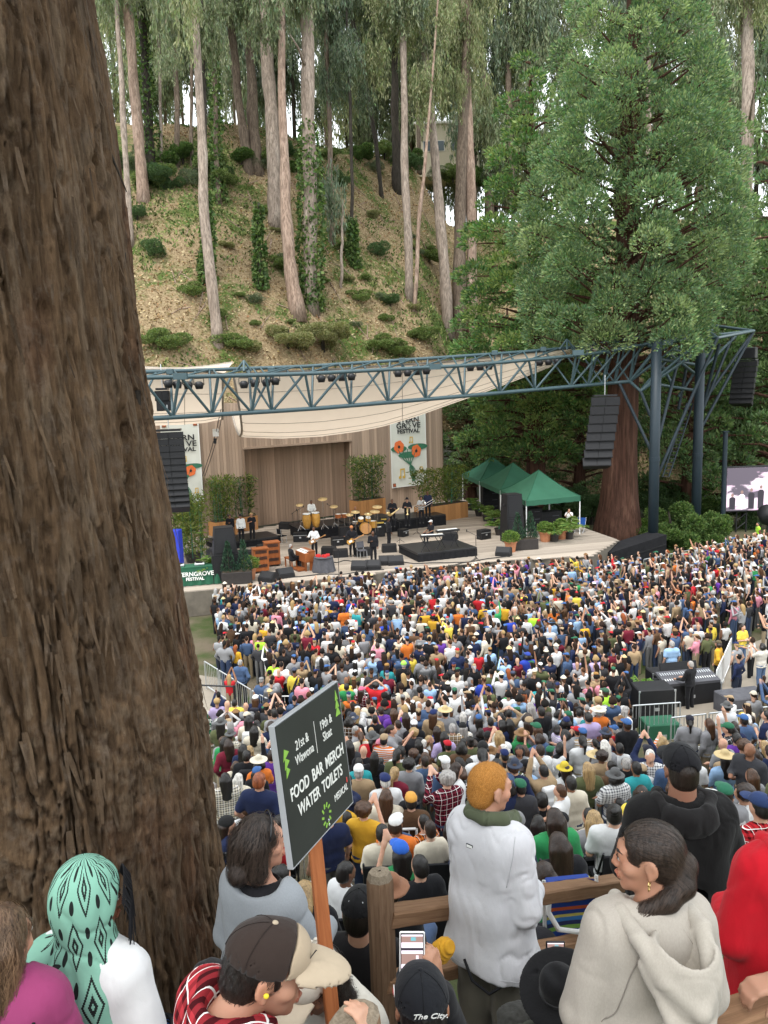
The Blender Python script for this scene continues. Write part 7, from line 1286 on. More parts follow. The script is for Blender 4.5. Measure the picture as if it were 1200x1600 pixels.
class Fig:
 """a foreground person in a body frame: faces +Y, head centre at z 1.605 (1.165 seated)"""
 def __init__(s,label,hpx,d,yaw,hyaw,hpitch=0.0,scale=1.0,seated=False,skin=0,hroll=0.0,hoff=(0,0,0),group=None,grounded=True):
  s.dz=-.44 if seated else 0.0;s.seated=seated;s.sc=scale;hc=P(*hpx,d);s.H=Matrix.Translation((hoff[0],hoff[1],1.605+s.dz+hoff[2]))@Matrix.Rotation(hyaw-yaw,4,'Z')@Matrix.Rotation(hpitch,4,'X')@Matrix.Rotation(hroll,4,'Y')
  R_=np.array(Matrix.Rotation(yaw,3,'Z'));root=hc-R_@(np.array([hoff[0],hoff[1],1.605+s.dz+hoff[2]])*scale);s.root=root;s.yaw=yaw;s.label=label;s.skin=SKINS[skin]if isinstance(skin,int)else skin;s.group=group;s.R=R_
  s.o=None
 def loc(s,px_,py_,d):return(s.R.T@(P(px_,py_,d)-s.root))/s.sc
 def body(s,E1,W1,E2,W2,sh=.165,hands=(),res=.014,extra=(),legs=True,neck=.052):
  s.arms=[np.array(v,float)+(0,0,s.dz)for v in(E1,W1,E2,W2)];E1,W1,E2,W2=s.arms;s.sh=sh;z=lambda v:v+s.dz;hp=np.array(s.H.translation)
  s.s1,s.s2=np.array([-sh,-.012,z(1.375)]),np.array([sh,-.012,z(1.375)]);nb=np.array(s.H@Vector((0,-.03,-.07)))
  s.hip=[np.array([k*.09,0,z(.9)])for k in(-1,1)];s.knee=[np.array([k*.13,.44,.5])if s.seated else np.array([k*.1,.015,.49])for k in(-1,1)];s.ank=[np.array([k*.13,.42,.08])if s.seated else np.array([k*.105,-.02,.08])for k in(-1,1)]
  f=UN(.02,AT(headf(),s.H),CAP(nb,(0,-.02,z(1.4)),neck,neck+.012),CAP((-.08,-.015,z(1.37)),(.08,-.015,z(1.37)),.06),CAP((0,-.01,z(1.36)),(0,0,z(.95)),.08),CAP(s.s1,E1,.046,.038),CAP(E1,W1,.039,.028),CAP(s.s2,E2,.046,.038),CAP(E2,W2,.039,.028),*hands,*extra)
  lo=np.minimum.reduce([hp-.14,E1-.07,W1-.24,E2-.07,W2-.24,np.array([-.25,-.15,z(.9)])]);hi=np.maximum.reduce([hp+.16,E1+.07,W1+.24,E2+.07,W2+.24,np.array([.25,.15,z(1.4)])])
  V,F=surf(f,lo,hi,res);V=relax(V,F,1,.35);s.o=link('person',mesh_np('person',V,F,True),'skin',None,s.root,s.yaw);s.o.scale=(s.sc,)*3;setcol(s.o,s.skin);tag(s.o,s.label,'person',s.group);return s
 def part(s,name,f,lo,hi,res,col,mat='cloth',disp=None,head=False,it=1,parent=None):
  V,F=surf(f,lo,hi,res);V=relax(V,F,it,.5)
  if disp is not None:V=V+vnorm(V,F)*disp(V)[:,None]
  if head:V=V@np.array(s.H.to_3x3()).T+np.array(s.H.translation)
  o=link(name,mesh_np(name,V,F,True),mat,parent or s.o)
  if col is not None:setcol(o,col)
  return o
 def garment(s,loose=.02,hem=.86,sleeve=.96,cuff=.045,belly=.108,neckr=.06,flare=0.0,chest=.1,short=None,drop=0.0):
  z=lambda v:v+s.dz;E1,W1,E2,W2=s.arms;sh=s.sh;mid=lambda a,b,t:a+(b-a)*t
  t_=UN(.08,CAP((-sh+.06,-.015,z(1.335)),(sh-.06,-.015,z(1.335)),chest+loose*.8),CAP((-.085,0,z(1.2)),(.085,0,z(1.2)),belly+loose),CAP((-.07,0,z(1.03)),(.07,0,z(1.03)),belly+loose),CAP((-.085,0,z(hem)),(.085,0,z(hem)),.112+loose+flare),*[CAP((k_*.07,0,z(1.03)),(k_*.085,0,z(hem)),belly+loose,.112+loose+flare)for k_ in(-1,1)],CAP((0,-.022,z(1.425)),(-sh+.01,-.015,z(1.385)),.058,.056+loose*.5),CAP((0,-.022,z(1.425)),(sh-.01,-.015,z(1.385)),.058,.056+loose*.5))
  if short:sl=[CAP(s.s1,mid(s.s1,E1,short),.052+loose,.058+loose),CAP(s.s2,mid(s.s2,E2,short),.052+loose,.058+loose)]
  else:sl=[CAP(s.s1,E1,.05+loose,.043+loose),CAP(E1,mid(E1,W1,sleeve),.043+loose,cuff+loose*.4),CAP(s.s2,E2,.05+loose,.043+loose),CAP(E2,mid(E2,W2,sleeve),.043+loose,cuff+loose*.4)]
  g=CUT(UN(.016,t_,*sl),(0,0,z(hem)),(0,0,-1),.01)
  return SUBT(g,CAP((0,.005,z(1.41)),(0,.01,z(1.62)),neckr,neckr+.03),.008)
 def box_(s,m=.14):
  A=np.array([s.s1,s.s2,*s.arms,*s.hip]);return A.min(0)-m,A.max(0)+m+np.array([0,0,.08])
 def legs(s,col,shoe=(.03,.03,.03),loose=.0,res=.024,mat='cloth'):
  f=UN(.04,CAP((-.07,0,.92+s.dz),(.07,0,.92+s.dz),.094+loose*.3),*[CAP(s.hip[k],s.knee[k],.088+loose*.5,.07+loose)for k in(0,1)],*[CAP(s.knee[k],s.ank[k],.068+loose,.058+loose)for k in(0,1)]);A=np.array([*s.hip,*s.knee,*s.ank])
  s.part('trousers',f,A.min(0)-.2,A.max(0)+.2,res,col,mat,folds(.007,3))
  g=UN(.02,*[ELL(s.ank[k]+np.array([0,.065,-.045]),(.047,.14,.05))for k in(0,1)]);s.part('shoes',g,A.min(0)-.2,np.array([.3,.75,.3]),.02,shoe,'plain')
def folds(amp,seed=0,vx=9.0,vz=2.4,slant=0.0,fine=.1):
 def f(V):
  W=V.copy();W[:,2]+=slant*W[:,0]*.4;W[:,0]+=slant*.22*(V[:,2]-1.2);q=W*np.array([vx,vx,vz])+seed*7.7;wp=fbm(V*5+seed,2,seed)[:,None]*.7;n=fbm(q+wp,2,seed);m=fbm(q*.75+wp*1.3+5,2,seed+3);k=vnoise(V*4+seed,seed+5)
  return amp*(.6*n-.95*np.exp(-(m/.085)**2)*(.25+.75*sstep(-.3,.4,k))+.3)+amp*fine*.4*fbm(V*40,2,seed+9)
 return f
def seam(fig,f,pts,col,r=.0022,mirror=True):
 for sg in((1,-1)if mirror else(1,)):
  q=np.array(pts,float)*np.array([sg,1,1]);u=np.linspace(0,1,26);p=np.stack([np.interp(u,np.linspace(0,1,len(q)),q[:,k])for k in range(3)],1).astype(np.float32);p[1:-1]=(p[:-2]+p[1:-1]+p[2:])/3;e=np.eye(3,dtype=np.float32)*.004
  for _ in range(4):g=np.stack([f(p+e[k])-f(p-e[k])for k in range(3)],1);g/=np.linalg.norm(g,axis=1,keepdims=True)+1e-6;p=p-g*(f(p)-.0035)[:,None]
  setcol(MB().tube(p,r,5).build('seam','cloth',fig.o,smooth=True),col)
def strands(fig,f,pts_dir,n,steps,h,width,col,lo,hi,parent,seed=1,lift=.004,head=True,jit=.3,root=None,mat='hair'):
 r_=np.random.default_rng(seed);p=lo+(np.array(hi)-lo)*r_.random((n*14,3));p=p.astype(np.float32);d=f(p);p=p[np.abs(d)<.02];eps=.004
 def grad(p):
  g=np.stack([f(p+np.eye(3,dtype=np.float32)[k]*eps)-f(p-np.eye(3,dtype=np.float32)[k]*eps)for k in range(3)],1);return g/(np.linalg.norm(g,axis=1,keepdims=True)+1e-6)
 if root is not None:p=p[root(p)]
 p=p[:n];off=lift*r_.random(len(p))+.001;ph=r_.uniform(0,6.3,len(p));V=[];jv=r_.normal(size=(len(p),3))*jit
 for k in range(steps):
  g=grad(p);p=p-g*(f(p)-off)[:,None];fl=pts_dir(p)+jv*.35;fl=fl-g*(fl*g).sum(1,keepdims=True);fl/=np.linalg.norm(fl,axis=1,keepdims=True)+1e-6;sd=np.cross(fl,g);wv=width*(1-.75*k/(steps-1))
  V.append(np.stack([p+sd*wv,p-sd*wv],1));p=(p+fl*h+sd*(np.sin(ph+k*.9)*.25*h*jit)[:,None]).astype(np.float32)
 V=np.stack(V,1);n=V.shape[0];b=np.arange(n)[:,None]*steps*2+np.arange(steps-1)[None]*2;F=np.stack([b,b+1,b+3,b+2],-1).reshape(-1,4);V=V.reshape(-1,3)
 if head:V=V@np.array(fig.H.to_3x3()).T+np.array(fig.H.translation)
 return setcol(link('strands',mesh_np('strands',V,F,True),mat,parent),col)
def hand_field(W,d,nrm,side,curl=(.5,.7,.5),spread=.012,L=1.0,thumb=(.5,.4)):
 """palm + five fingers; d = wrist-to-knuckle direction, nrm = back of the hand"""
 d=np.array(d,float);d/=np.linalg.norm(d);nrm=np.array(nrm,float);nrm-=d*(d@nrm);nrm/=np.linalg.norm(nrm);sd=np.cross(d,nrm)*side;W=np.array(W,float);fs=[]
 ct=lambda a:math.cos(a);st_=lambda a:math.sin(a)
 for k in range(4):
  fs.append(CAP(W+d*.015+sd*(k-1.5)*.012,W+d*.085*L+sd*(k-1.5)*.019,.018,.0125))
 for k,ln in enumerate((.92,1.05,1.0,.8)):
  p=W+d*.085*L+sd*(k-1.5)*.019;a=curl[0];dirn=d
  for j,(sl,r1,r2)in enumerate(((.042,.0105,.0095),(.026,.0095,.0085),(.021,.0085,.0068))):
   aa=sum(curl[:j+1]);v=d*ct(aa)-nrm*st_(aa)+sd*(k-1.5)*spread*3;v/=np.linalg.norm(v);q=p+v*sl*ln*L;fs.append(CAP(p,q,r1,r2));p=q
 p=W+d*.025-sd*.022
 for(sl,r1,r2,a)in((.042,.016,.012,thumb[0]),(.032,.0115,.01,thumb[0]*.6),(.025,.01,.0078,thumb[0]*.3)):
  v=d*.75-sd*math.sin(a+.3)-nrm*thumb[1];v/=np.linalg.norm(v);q=p+v*sl*L;fs.append(CAP(p,q,r1,r2));p=q
 return UN(.006,*fs)
def eyes_brows(F_,hairc,lash=True):
 for sx in(-1,1):
  o=F_.part('eye',ELL((sx*.031,.083,.011),(.0125,.0125,.0125)),(sx*.031-.02,.06,-.01),(sx*.031+.02,.105,.03),.004,(.6,.58,.55),'plain',head=True);F_.part('iris',ELL((sx*.031,.094,.011),(.0055,.0025,.0055)),(sx*.031-.01,.088,0),(sx*.031+.01,.1,.02),.002,(.03,.018,.01),'plain',head=True,parent=o)
  F_.part('eyebrow',UN(.004,CAP((sx*.015,.0935,.033),(sx*.034,.091,.039),.0038,.0042),CAP((sx*.034,.091,.039),(sx*.051,.077,.033),.004,.002)),(min(sx*.01,sx*.056),.06,.02),(max(sx*.01,sx*.056),.105,.05),.003,hairc,'hair',head=True)
  F_.part('eyelid',UN(.002,CAP((sx*.019,.094,.019),(sx*.031,.0965,.0215),.0022),CAP((sx*.031,.0965,.0215),(sx*.044,.09,.017),.0022,.0016)),(min(sx*.012,sx*.05),.08,.008),(max(sx*.012,sx*.05),.105,.03),.002,(.03,.02,.015),'plain',head=True)
 F_.part('lips',UN(.003,CAP((-.019,.096,-.059),(0,.1035,-.0555),.0048,.006),CAP((.019,.096,-.059),(0,.1035,-.0555),.0048,.006),CAP((-.014,.097,-.065),(.014,.097,-.065),.0062)),(-.03,.08,-.08),(.03,.118,-.04),.0025,tuple(np.array(F_.skin)*np.array([.86,.66,.64])),'skin',head=True)
DOWN=((-.235,-.03,1.12),(-.22,.1,.9),(.235,-.03,1.12),(.22,.1,.9))
skull=UN(.02,ELL((0,-.018,.03),(.081,.102,.09)),ELL((0,-.05,-.015),(.07,.06,.075)))
facecut=RBOX((0,.155,-.03),(.12,.115,.1),.03)
HB=(np.array([-.16,-.2,-.22]),np.array([.16,.17,.16]))
def cap_parts(F_,col,colf=None,brimc=None,back_open=False,tilt=0.0,text=None,res=.0075,mat='cloth',brim=True):
 R_=rotm('X',tilt);XM=Matrix.Rotation(tilt,4,'X');L_=lambda f:AT(f,XM)
 out=UN(.02,ELL((0,-.01,.045),(.0905,.112,.088)),ELL((0,.03,.06),(.075,.075,.07)));shell=SUBT(CUT(out,(0,0,.03),(0,0,-1),.004),ELL((0,-.01,.035),(.083,.104,.082)))
 if back_open:shell=SUBT(shell,ELL((0,-.115,.035),(.042,.04,.036)),.004)
 if colf is None:F_.part('hat',L_(shell),HB[0],HB[1]+.04,res,col,mat,lambda V:.0015*fbm(V*30,2,3),True);h=F_.o.children[-1]
 else:
  h=F_.part('hat',L_(CUT(shell,(0,.035,0),(0,1,-.15))),HB[0],HB[1]+.04,res,col,mat,lambda V:.0015*fbm(V*30,2,3),True);F_.part('front_panel',L_(CUT(shell,(0,.0352,0),(0,-1,.15))),HB[0],HB[1]+.04,res,colf,mat,None,True,parent=h)
 if brim:
  b=CUT(SUBT(ELL((0,.1,.026),(.082,.125,.03)),ELL((0,.1,.012),(.084,.128,.0335)),.002),(0,.065,0),(0,-1,0));F_.part('brim',L_(b),HB[0],HB[1]+np.array([0,.1,.03]),.006,brimc or col,mat,None,True,parent=h)
 F_.part('button',L_(ELL((0,-.008,.134),(.009,.009,.005))),(-.03,-.06,.09),(.03,.05,.17),.003,brimc or col,mat,None,True,parent=h)
 m=MB()
 for k in range(6):
  a=k*PI/3+PI/6;u=np.linspace(.1,1.45,9);pts=np.stack([.0915*np.cos(u)*math.cos(a),-.01+.113*np.cos(u)*math.sin(a),.045+.089*np.sin(u)],1)@R_.T;pts=pts@np.array(F_.H.to_3x3()).T+np.array(F_.H.translation);m.tube(pts,.0013,4)
 setcol(m.build('seam_stitching','cloth',h),tuple(np.array(col)*.6))
 return h
 # woman in the oatmeal hoodie
F1=Fig('woman in an oatmeal hoodie with slicked-back dark hair looking left',(1012,1338),2.5,.16,1.3,-.1,.98,skin=(.4,.21,.135));F1.body((-.235,-.02,1.09),(-.16,.17,.93),(.215,-.01,1.09),(.13,.2,.98),sh=.148,res=.0078)
z0,z1=F1.box_(.16);F1.part('hoodie',F1.garment(.026,.78,.98,.045,.112,.07,.02,.098),z0,z1,.0115,(.41,.37,.32),'heather',folds(.0115,2,7.5,1.8,.8,.04))
hood=UN(.012,SUBT(UN(.05,ELL((.02,-.18,1.355),(.125,.095,.12)),ELL((.03,-.225,1.27),(.085,.065,.085))),ELL((.03,-.185,1.46),(.088,.082,.175)),.012),CHAIN([(-.08,.06,1.43),(-.108,-.04,1.45),(-.1,-.14,1.43),(-.055,-.235,1.345),(.025,-.285,1.275),(.09,-.235,1.345),(.12,-.13,1.43),(.1,-.02,1.45),(.08,.06,1.43)],[.022,.028,.027,.026,.026,.025,.025,.026,.022],.012),CHAIN([(-.1,-.17,1.36),(-.05,-.26,1.23),(.03,-.295,1.18),(.09,-.25,1.24)],[.016,.02,.022,.016],.012))
F1.part('hood',hood,(-.2,-.4,1.08),(.2,.14,1.56),.0065,(.425,.385,.33),'heather',folds(.007,6,11,6,1.2,.06))
gm_=F1.garment(.026,.78,.98,.045,.112,.07,.02,.098);seam(F1,gm_,[(-.06,-.12,1.42),(-.13,-.15,1.3),(-.165,-.13,1.17),(-.17,-.05,1.1)],(.24,.215,.185));seam(F1,gm_,[(-.22,-.03,.83),(-.1,-.2,.83),(.1,-.2,.83),(.22,-.03,.83)],(.24,.215,.185),mirror=False)
h1=UN(.02,SUBT(skull,SUBT(facecut,ELL((0,-.02,.03),(.2,.09,.2))),.012));h1=SUBT(UN(.018,h1,ELL((0,-.1,-.03),(.045,.05,.045))),UN(0,ELL((-.085,.01,-.015),(.03,.034,.045)),ELL((.085,.01,-.015),(.03,.034,.045))),.01)
tail=CHAIN([(0,-.105,-.03),(-.04,-.1,-.075),(-.07,-.05,-.11),(-.08,.03,-.14),(-.075,.1,-.18)],[.036,.034,.029,.022,.007],.02)
h1=UN(.02,h1,tail);o=F1.part('hair',h1,HB[0]+np.array([-.03,-.04,-.08]),HB[1],.005,(.02,.013,.01),'hair',lambda V:.0025*fbm(V*np.array([120,25,60]),2,4),True)
strands(F1,h1,lambda p:np.where((p[:,2]>-.06)[:,None],np.stack([p[:,0]*-.5,-np.ones(len(p)),-.35-.9*(p[:,1]<-.07)],1),np.stack([-np.ones(len(p))*.7,.6+0*p[:,0],-np.ones(len(p))*.7],1)),1300,9,.013,.0011,(.05,.034,.026),HB[0]+np.array([-.03,-.04,-.08]),HB[1],o,2,.003)
eyes_brows(F1,(.02,.012,.01))
m=MB();e0=np.array(F1.H@Vector((-.083,.004,-.046)))
for k,rr in((0,.011),(.014,.008)):a=np.arange(13)*2*PI/12;m.tube([e0+np.array([.0,.0,-k])+rr*(np.cos(q_)*np.array([0,0,1])+np.sin(q_)*np.array([.7,.7,0]))for q_ in a],.0018,6)
m.build('earrings','metal_gold',F1.o,smooth=True);F1.legs((.05,.05,.055))
# man in the white long-sleeved shirt
F2=Fig('man with bleached cropped hair in a loose white long-sleeved shirt',(766,1230),3.75,-.72,-1.15,-.18,1.03,skin=(.5,.28,.19));F2.body((-.175,.03,1.1),(-.04,.24,1.07),(.205,-.03,1.08),(.11,.2,1.02),sh=.145,res=.009)
z0,z1=F2.box_(.16);F2.part('shirt',F2.garment(.026,.74,.98,.042,.1,.066,.01,.093),z0,z1,.0115,(.6,.6,.62),'cloth',folds(.0105,8,9,1.5,.9,.04));F2.legs((.13,.12,.095),(.05,.04,.03),.02,.018)
gm_=F2.garment(.026,.74,.98,.042,.1,.066,.01,.093);seam(F2,gm_,[(-.16,-.05,1.43),(-.175,-.1,1.34),(-.16,-.12,1.22)],(.5,.5,.52));seam(F2,gm_,[(-.23,-.03,.775),(-.1,-.2,.775),(.1,-.2,.775),(.23,-.03,.775)],(.5,.5,.52),.0018,False)
h2=SUBT(SUBT(UN(.02,ELL((0,-.018,.032),(.078,.099,.088)),ELL((0,-.05,-.025),(.07,.06,.075))),facecut,.015),UN(0,ELL((-.08,.005,-.015),(.02,.028,.042)),ELL((.08,.005,-.015),(.02,.028,.042))),.008);o=F2.part('hair',h2,HB[0],HB[1],.005,(.46,.21,.045),'buzz',lambda V:.003*fbm(V*70,3,4),True);strands(F2,h2,lambda p:np.stack([p[:,0]*.3,-.4+0*p[:,0],.2-1.0*(p[:,1]<0)],1),2600,4,.005,.0008,(.6,.3,.08),HB[0],HB[1],o,5,.004,jit=1.2,mat='buzz');eyes_brows(F2,(.1,.05,.02))
F2.part('neckerchief',UN(.012,CHAIN([(-.075,.05,1.475),(-.088,-.02,1.495),(-.05,-.088,1.505),(.03,-.095,1.503),(.09,-.03,1.488),(.085,.07,1.46)],[.024,.028,.03,.03,.031,.026],.01),CHAIN([(.06,-.04,1.485),(.1,.03,1.455),(.08,.11,1.42)],[.02,.026,.02],.01)),(-.16,-.16,1.38),(.17,.18,1.56),.006,(.085,.1,.06),'cloth',folds(.007,5,16,10))
slab('label_patch',(-.03,-.131,1.36),(.036,.004,.02),'ink',F2.o,rotm('Z',.05));slab('label_print',(-.03,-.134,1.36),(.028,.003,.011),'white_print',F2.o,rotm('Z',.05))
m=MB();m.tube([(-.03,-.19,.82),(.02,-.2,.74),(.1,-.18,.7),(.17,-.12,.76),(.2,-.03,.87),(.2,.02,.98)],.007,6);m.build('strap','black_cloth',F2.o,smooth=True);m=MB()
for r_,dz_ in((.035,0),(.028,-.012)):m.tube([(.215+.01,.02+r_*math.cos(a),.8+dz_+r_*math.sin(a))for a in np.arange(15)*2*PI/14],.004,6)
m.build('key_ring','brass',F2.o,smooth=True)
q=F2.loc(688,1488,3.68);F2.part('beanie',UN(.02,ELL(q,(.045,.045,.06),rotm('Y',.5)),ELL(q+np.array([.03,0,.04]),(.04,.04,.04))),q-.12,q+.14,.007,(.62,.32,.03),'cloth',lambda V:.006*np.sin(V[:,0]*260+V[:,2]*140));F2.o.children[-1]['label']='mustard ribbed beanie tucked at the waistband'
# man in the black hoodie and black cap
F3=Fig('broad man in a black hoodie and black snap-back cap',(1064,1203),4.15,.0,.0,-.02,1.05,skin=(.3,.155,.1));F3.body((-.27,.0,1.1),(-.16,.2,1.02),(.275,.0,1.1),(.16,.2,1.02),sh=.19,neck=.064)
z0,z1=F3.box_(.18);F3.part('hoodie',F3.garment(.035,.8,.98,.05,.135,.075,.02,.112),z0,z1,.012,(.011,.0105,.0105),'cloth',folds(.009,4,7,2.4,.3,.06));F3.part('hood',UN(.03,SUBT(ELL((0,-.12,1.4),(.15,.08,.085)),ELL((0,-.09,1.47),(.1,.06,.09)),.02),CHAIN([(-.1,.05,1.46),(-.135,-.04,1.47),(-.09,-.14,1.45),(0,-.17,1.43),(.09,-.14,1.45),(.135,-.04,1.47),(.1,.05,1.46)],[.03]*7,.02)),(-.22,-.28,1.26),(.22,.14,1.58),.009,(.017,.016,.016),'cloth',folds(.008,7,15,12));F3.legs((.02,.022,.03))
o=F3.part('hair',SUBT(SUBT(UN(.02,ELL((0,-.02,.02),(.077,.098,.085)),ELL((0,-.05,-.03),(.069,.058,.06))),facecut,.015),UN(0,ELL((-.08,.0,-.01),(.02,.03,.045)),ELL((.08,.0,-.01),(.02,.03,.045))),.006),HB[0],HB[1],.006,(.02,.014,.01),'hair',None,True);cap_parts(F3,(.012,.012,.014),back_open=True);eyes_brows(F3,(.015,.01,.008))
# person in the red hoodie at the right edge
F4=Fig('person in a bright red hooded sweatshirt at the right edge',(1240,1262),3.0,.2,.2,-.3,1.0,skin=1);F4.body((-.235,.0,1.1),(-.12,.22,1.06),(.235,.0,1.1),(.12,.22,1.06),sh=.16);z0,z1=F4.box_(.16);F4.part('hoodie',F4.garment(.032,.78,.98,.045,.115,.07,.012,.1),z0,z1,.012,(.5,.01,.02),'cloth',folds(.009,9,7,1.7,-.9,.04));F4.part('collar',UN(.02,CHAIN([(-.08,.06,1.45),(-.1,-.04,1.47),(0,-.1,1.46),(.1,-.04,1.47),(.08,.06,1.45)],[.032]*5,.02),ELL((0,-.13,1.38),(.12,.06,.1))),(-.18,-.24,1.24),(.18,.12,1.56),.008,(.55,.012,.022),'cloth',folds(.006,3,15,9));F4.legs((.03,.04,.07));F4.part('hair',SUBT(skull,facecut,.015),HB[0],HB[1],.008,(.02,.014,.01),'hair',None,True);eyes_brows(F4,(.02,.014,.01))
# woman in the grey sweater
F5=Fig('woman in a grey sweater with dark wavy hair beside the sign',(408,1314),3.35,-.6,-1.25,-.1,1.0,skin=(.48,.27,.185));F5.body((-.215,-.02,1.1),(-.17,.1,.9),(.2,.06,1.12),(.12,.27,1.08),sh=.145,res=.011)
z0,z1=F5.box_(.15);sw_=F5.garment(.022,.93,.98,.038,.1,.1,.01,.092);F5.part('sweater',SUBT(sw_,ELL((0,-.05,1.455),(.125,.1,.05)),.015),z0,z1,.0115,(.29,.31,.33),'heather',folds(.007,11,8,2.6,.6,.06));F5.part('undershirt',SUBT(CUT(UN(.03,CAP((-.1,-.02,1.37),(.1,-.02,1.37),.068),CAP((0,-.015,1.37),(0,-.01,1.2),.1)),(0,0,1.15),(0,0,-1)),CAP((0,.0,1.415),(0,.01,1.6),.066,.09),.01),(-.2,-.14,1.1),(.2,.14,1.5),.008,(.016,.015,.017),'cloth');F5.legs((.05,.06,.09))
h5=SUBT(UN(.025,skull,CAP((-.05,-.03,.0),(-.06,-.02,-.11),.05,.045),CAP((.05,-.03,.0),(.06,-.02,-.11),.05,.045),CAP((0,-.08,-.0),(0,-.085,-.13),.058,.05),ELL((-.07,-.06,-.09),(.035,.03,.04)),ELL((.04,-.1,-.12),(.04,.03,.035))),RBOX((0,.15,-.05),(.055,.11,.14),.03),.02);o=F5.part('hair',h5,HB[0]-.04,HB[1]+.02,.006,(.022,.015,.012),'hair',lambda V:.009*fbm(V*np.array([22,22,14]),2,4)+.003*fbm(V*np.array([90,90,20]),2,5),True);strands(F5,h5,lambda p:np.stack([p[:,0]*2,p[:,1]*2-.3,-1+0*p[:,0]],1),1400,10,.012,.0012,(.06,.042,.033),HB[0]-.04,HB[1]+.02,o,7,.012,jit=.7);eyes_brows(F5,(.02,.014,.01))
m=MB();a=np.linspace(-1.5,1.5,15);m.tube([np.array(F5.H@Vector((.09*math.sin(q_),.02+.01*math.cos(q_),.04+.085*math.cos(q_))))for q_ in a],.004,6);m.build('sunglasses','phone_black',F5.o,smooth=True)
# man in the brown and tan cap, plaid shirt
F6=Fig('man in a brown and tan cap and red plaid shirt bending at the bottom edge',(417,1514),2.1,-1.0,-1.45,-.3,1.02,skin=(.44,.235,.155),hoff=(0,.1,-.1));F6.body((-.23,.06,1.08),(-.14,.28,1.02),(.23,.06,1.08),(.14,.28,1.02),sh=.16,res=.0078);z0,z1=F6.box_(.16)
F6.part('shirt',UN(.01,F6.garment(.012,.84,.98,.042,.105,.07,.01,.095),CHAIN([(-.085,.07,1.42),(-.1,-.01,1.445),(-.04,-.085,1.455),(.04,-.085,1.455),(.1,-.01,1.445),(.085,.07,1.42)],[.018]*6,.01)),z0,z1,.012,(.42,.035,.045),'plaid',folds(.007,13,12,5,.5));F6.legs((.04,.05,.08))
o=F6.part('hair',SUBT(SUBT(UN(.02,ELL((0,-.02,.02),(.08,.1,.086)),ELL((0,-.058,-.035),(.072,.06,.062))),RBOX((0,.16,-.04),(.12,.12,.1),.03),.012),UN(0,ELL((-.082,.0,-.008),(.02,.028,.042)),ELL((.082,.0,-.008),(.02,.028,.042))),.006),HB[0],HB[1],.005,(.014,.011,.01),'hair',lambda V:.003*fbm(V*45,2,4),True)
strands(F6,SUBT(UN(.02,ELL((0,-.02,.02),(.08,.1,.086)),ELL((0,-.058,-.035),(.072,.06,.062))),RBOX((0,.16,-.04),(.12,.12,.1),.03),.012),lambda p:np.stack([p[:,0]*.5,-.3+0*p[:,0],-1+0*p[:,0]],1),800,5,.009,.001,(.02,.016,.014),HB[0],HB[1],o,9,.004,root=lambda p:p[:,2]<.035)
h=cap_parts(F6,(.035,.024,.02),(.38,.3,.21),(.42,.34,.245),tilt=.02);eyes_brows(F6,(.014,.01,.008))
for sx in(1,-1):F6.part('earplug',ELL((sx*.088,.002,-.006),(.006,.008,.008)),(sx*.088-.02,-.02,-.03),(sx*.088+.02,.03,.02),.003,(.75,.58,.04),'plain',None,True)
m=MB();m.prism([(-.003,0),(.003,0),(.0025,.03),(.012,.04),(-.008,.026)],0,.0015);setcol(link('emblem',m.mesh('emblem'),'plain',F6.o,mtx=F6.H@Matrix.Translation((.03,.098,.07))@Matrix.Rotation(-.3,4,'Z')@Matrix.Rotation(PI/2-.35,4,'X')),(.03,.03,.03))
# person in the cream lace cap
F7=Fig('person in a cream lace cap and pale top bowed behind the plaid shirt',(494,1530),2.75,2.4,2.35,-.62,.95,True,skin=2,hoff=(0,.08,-.05));F7.body((-.24,.05,1.12),(-.14,.28,1.05),(.24,.05,1.12),(.14,.28,1.05));z0,z1=F7.box_(.14);F7.part('shirt',F7.garment(.02,.86,.96,.042,short=.7),z0,z1,.012,(.6,.57,.5),'cloth',folds(.008,3));F7.legs((.1,.1,.12))
h7=SUBT(UN(.03,skull,CAP((-.06,-.04,-.02),(-.09,.0,-.17),.045,.035),CAP((.06,-.04,-.02),(.09,.0,-.17),.045,.035)),RBOX((0,.15,-.06),(.05,.1,.15),.03),.02);o=F7.part('hair',h7,HB[0]-.03,HB[1],.007,(.02,.015,.012),'hair',lambda V:.012*fbm(V*25,2,4),True);strands(F7,h7,lambda p:np.stack([p[:,0],p[:,1],-1+0*p[:,0]],1),600,9,.012,.0011,(.03,.02,.016),HB[0]-.03,HB[1],o,3,.015,jit=.9);h=cap_parts(F7,(.55,.5,.42),None,(.55,.47,.36));eyes_brows(F7,(.02,.015,.01))
for k in range(26):
 a,u=rng.uniform(0,6.28),rng.uniform(.2,1.3);q=np.array([.0925*math.cos(u)*math.cos(a),-.01+.114*math.cos(u)*math.sin(a),.045+.09*math.sin(u)]);setcol(link('lace_flower',MB().lathe([(.012,0),(.009,.003),(.002,.004)],8).mesh('lace_flower'),'cloth',h,mtx=F7.H@Matrix.Translation(q)@Vector((q[0],q[1],q[2])).to_track_quat('Z','Y').to_matrix().to_4x4()),(.62,.58,.5))
m=MB();m.tube([(.16,-.02,.99),(.05,.14,.8),(-.12,.14,.62)],.018,6,True,.3);m.build('bag_strap','black_cloth',F7.o)
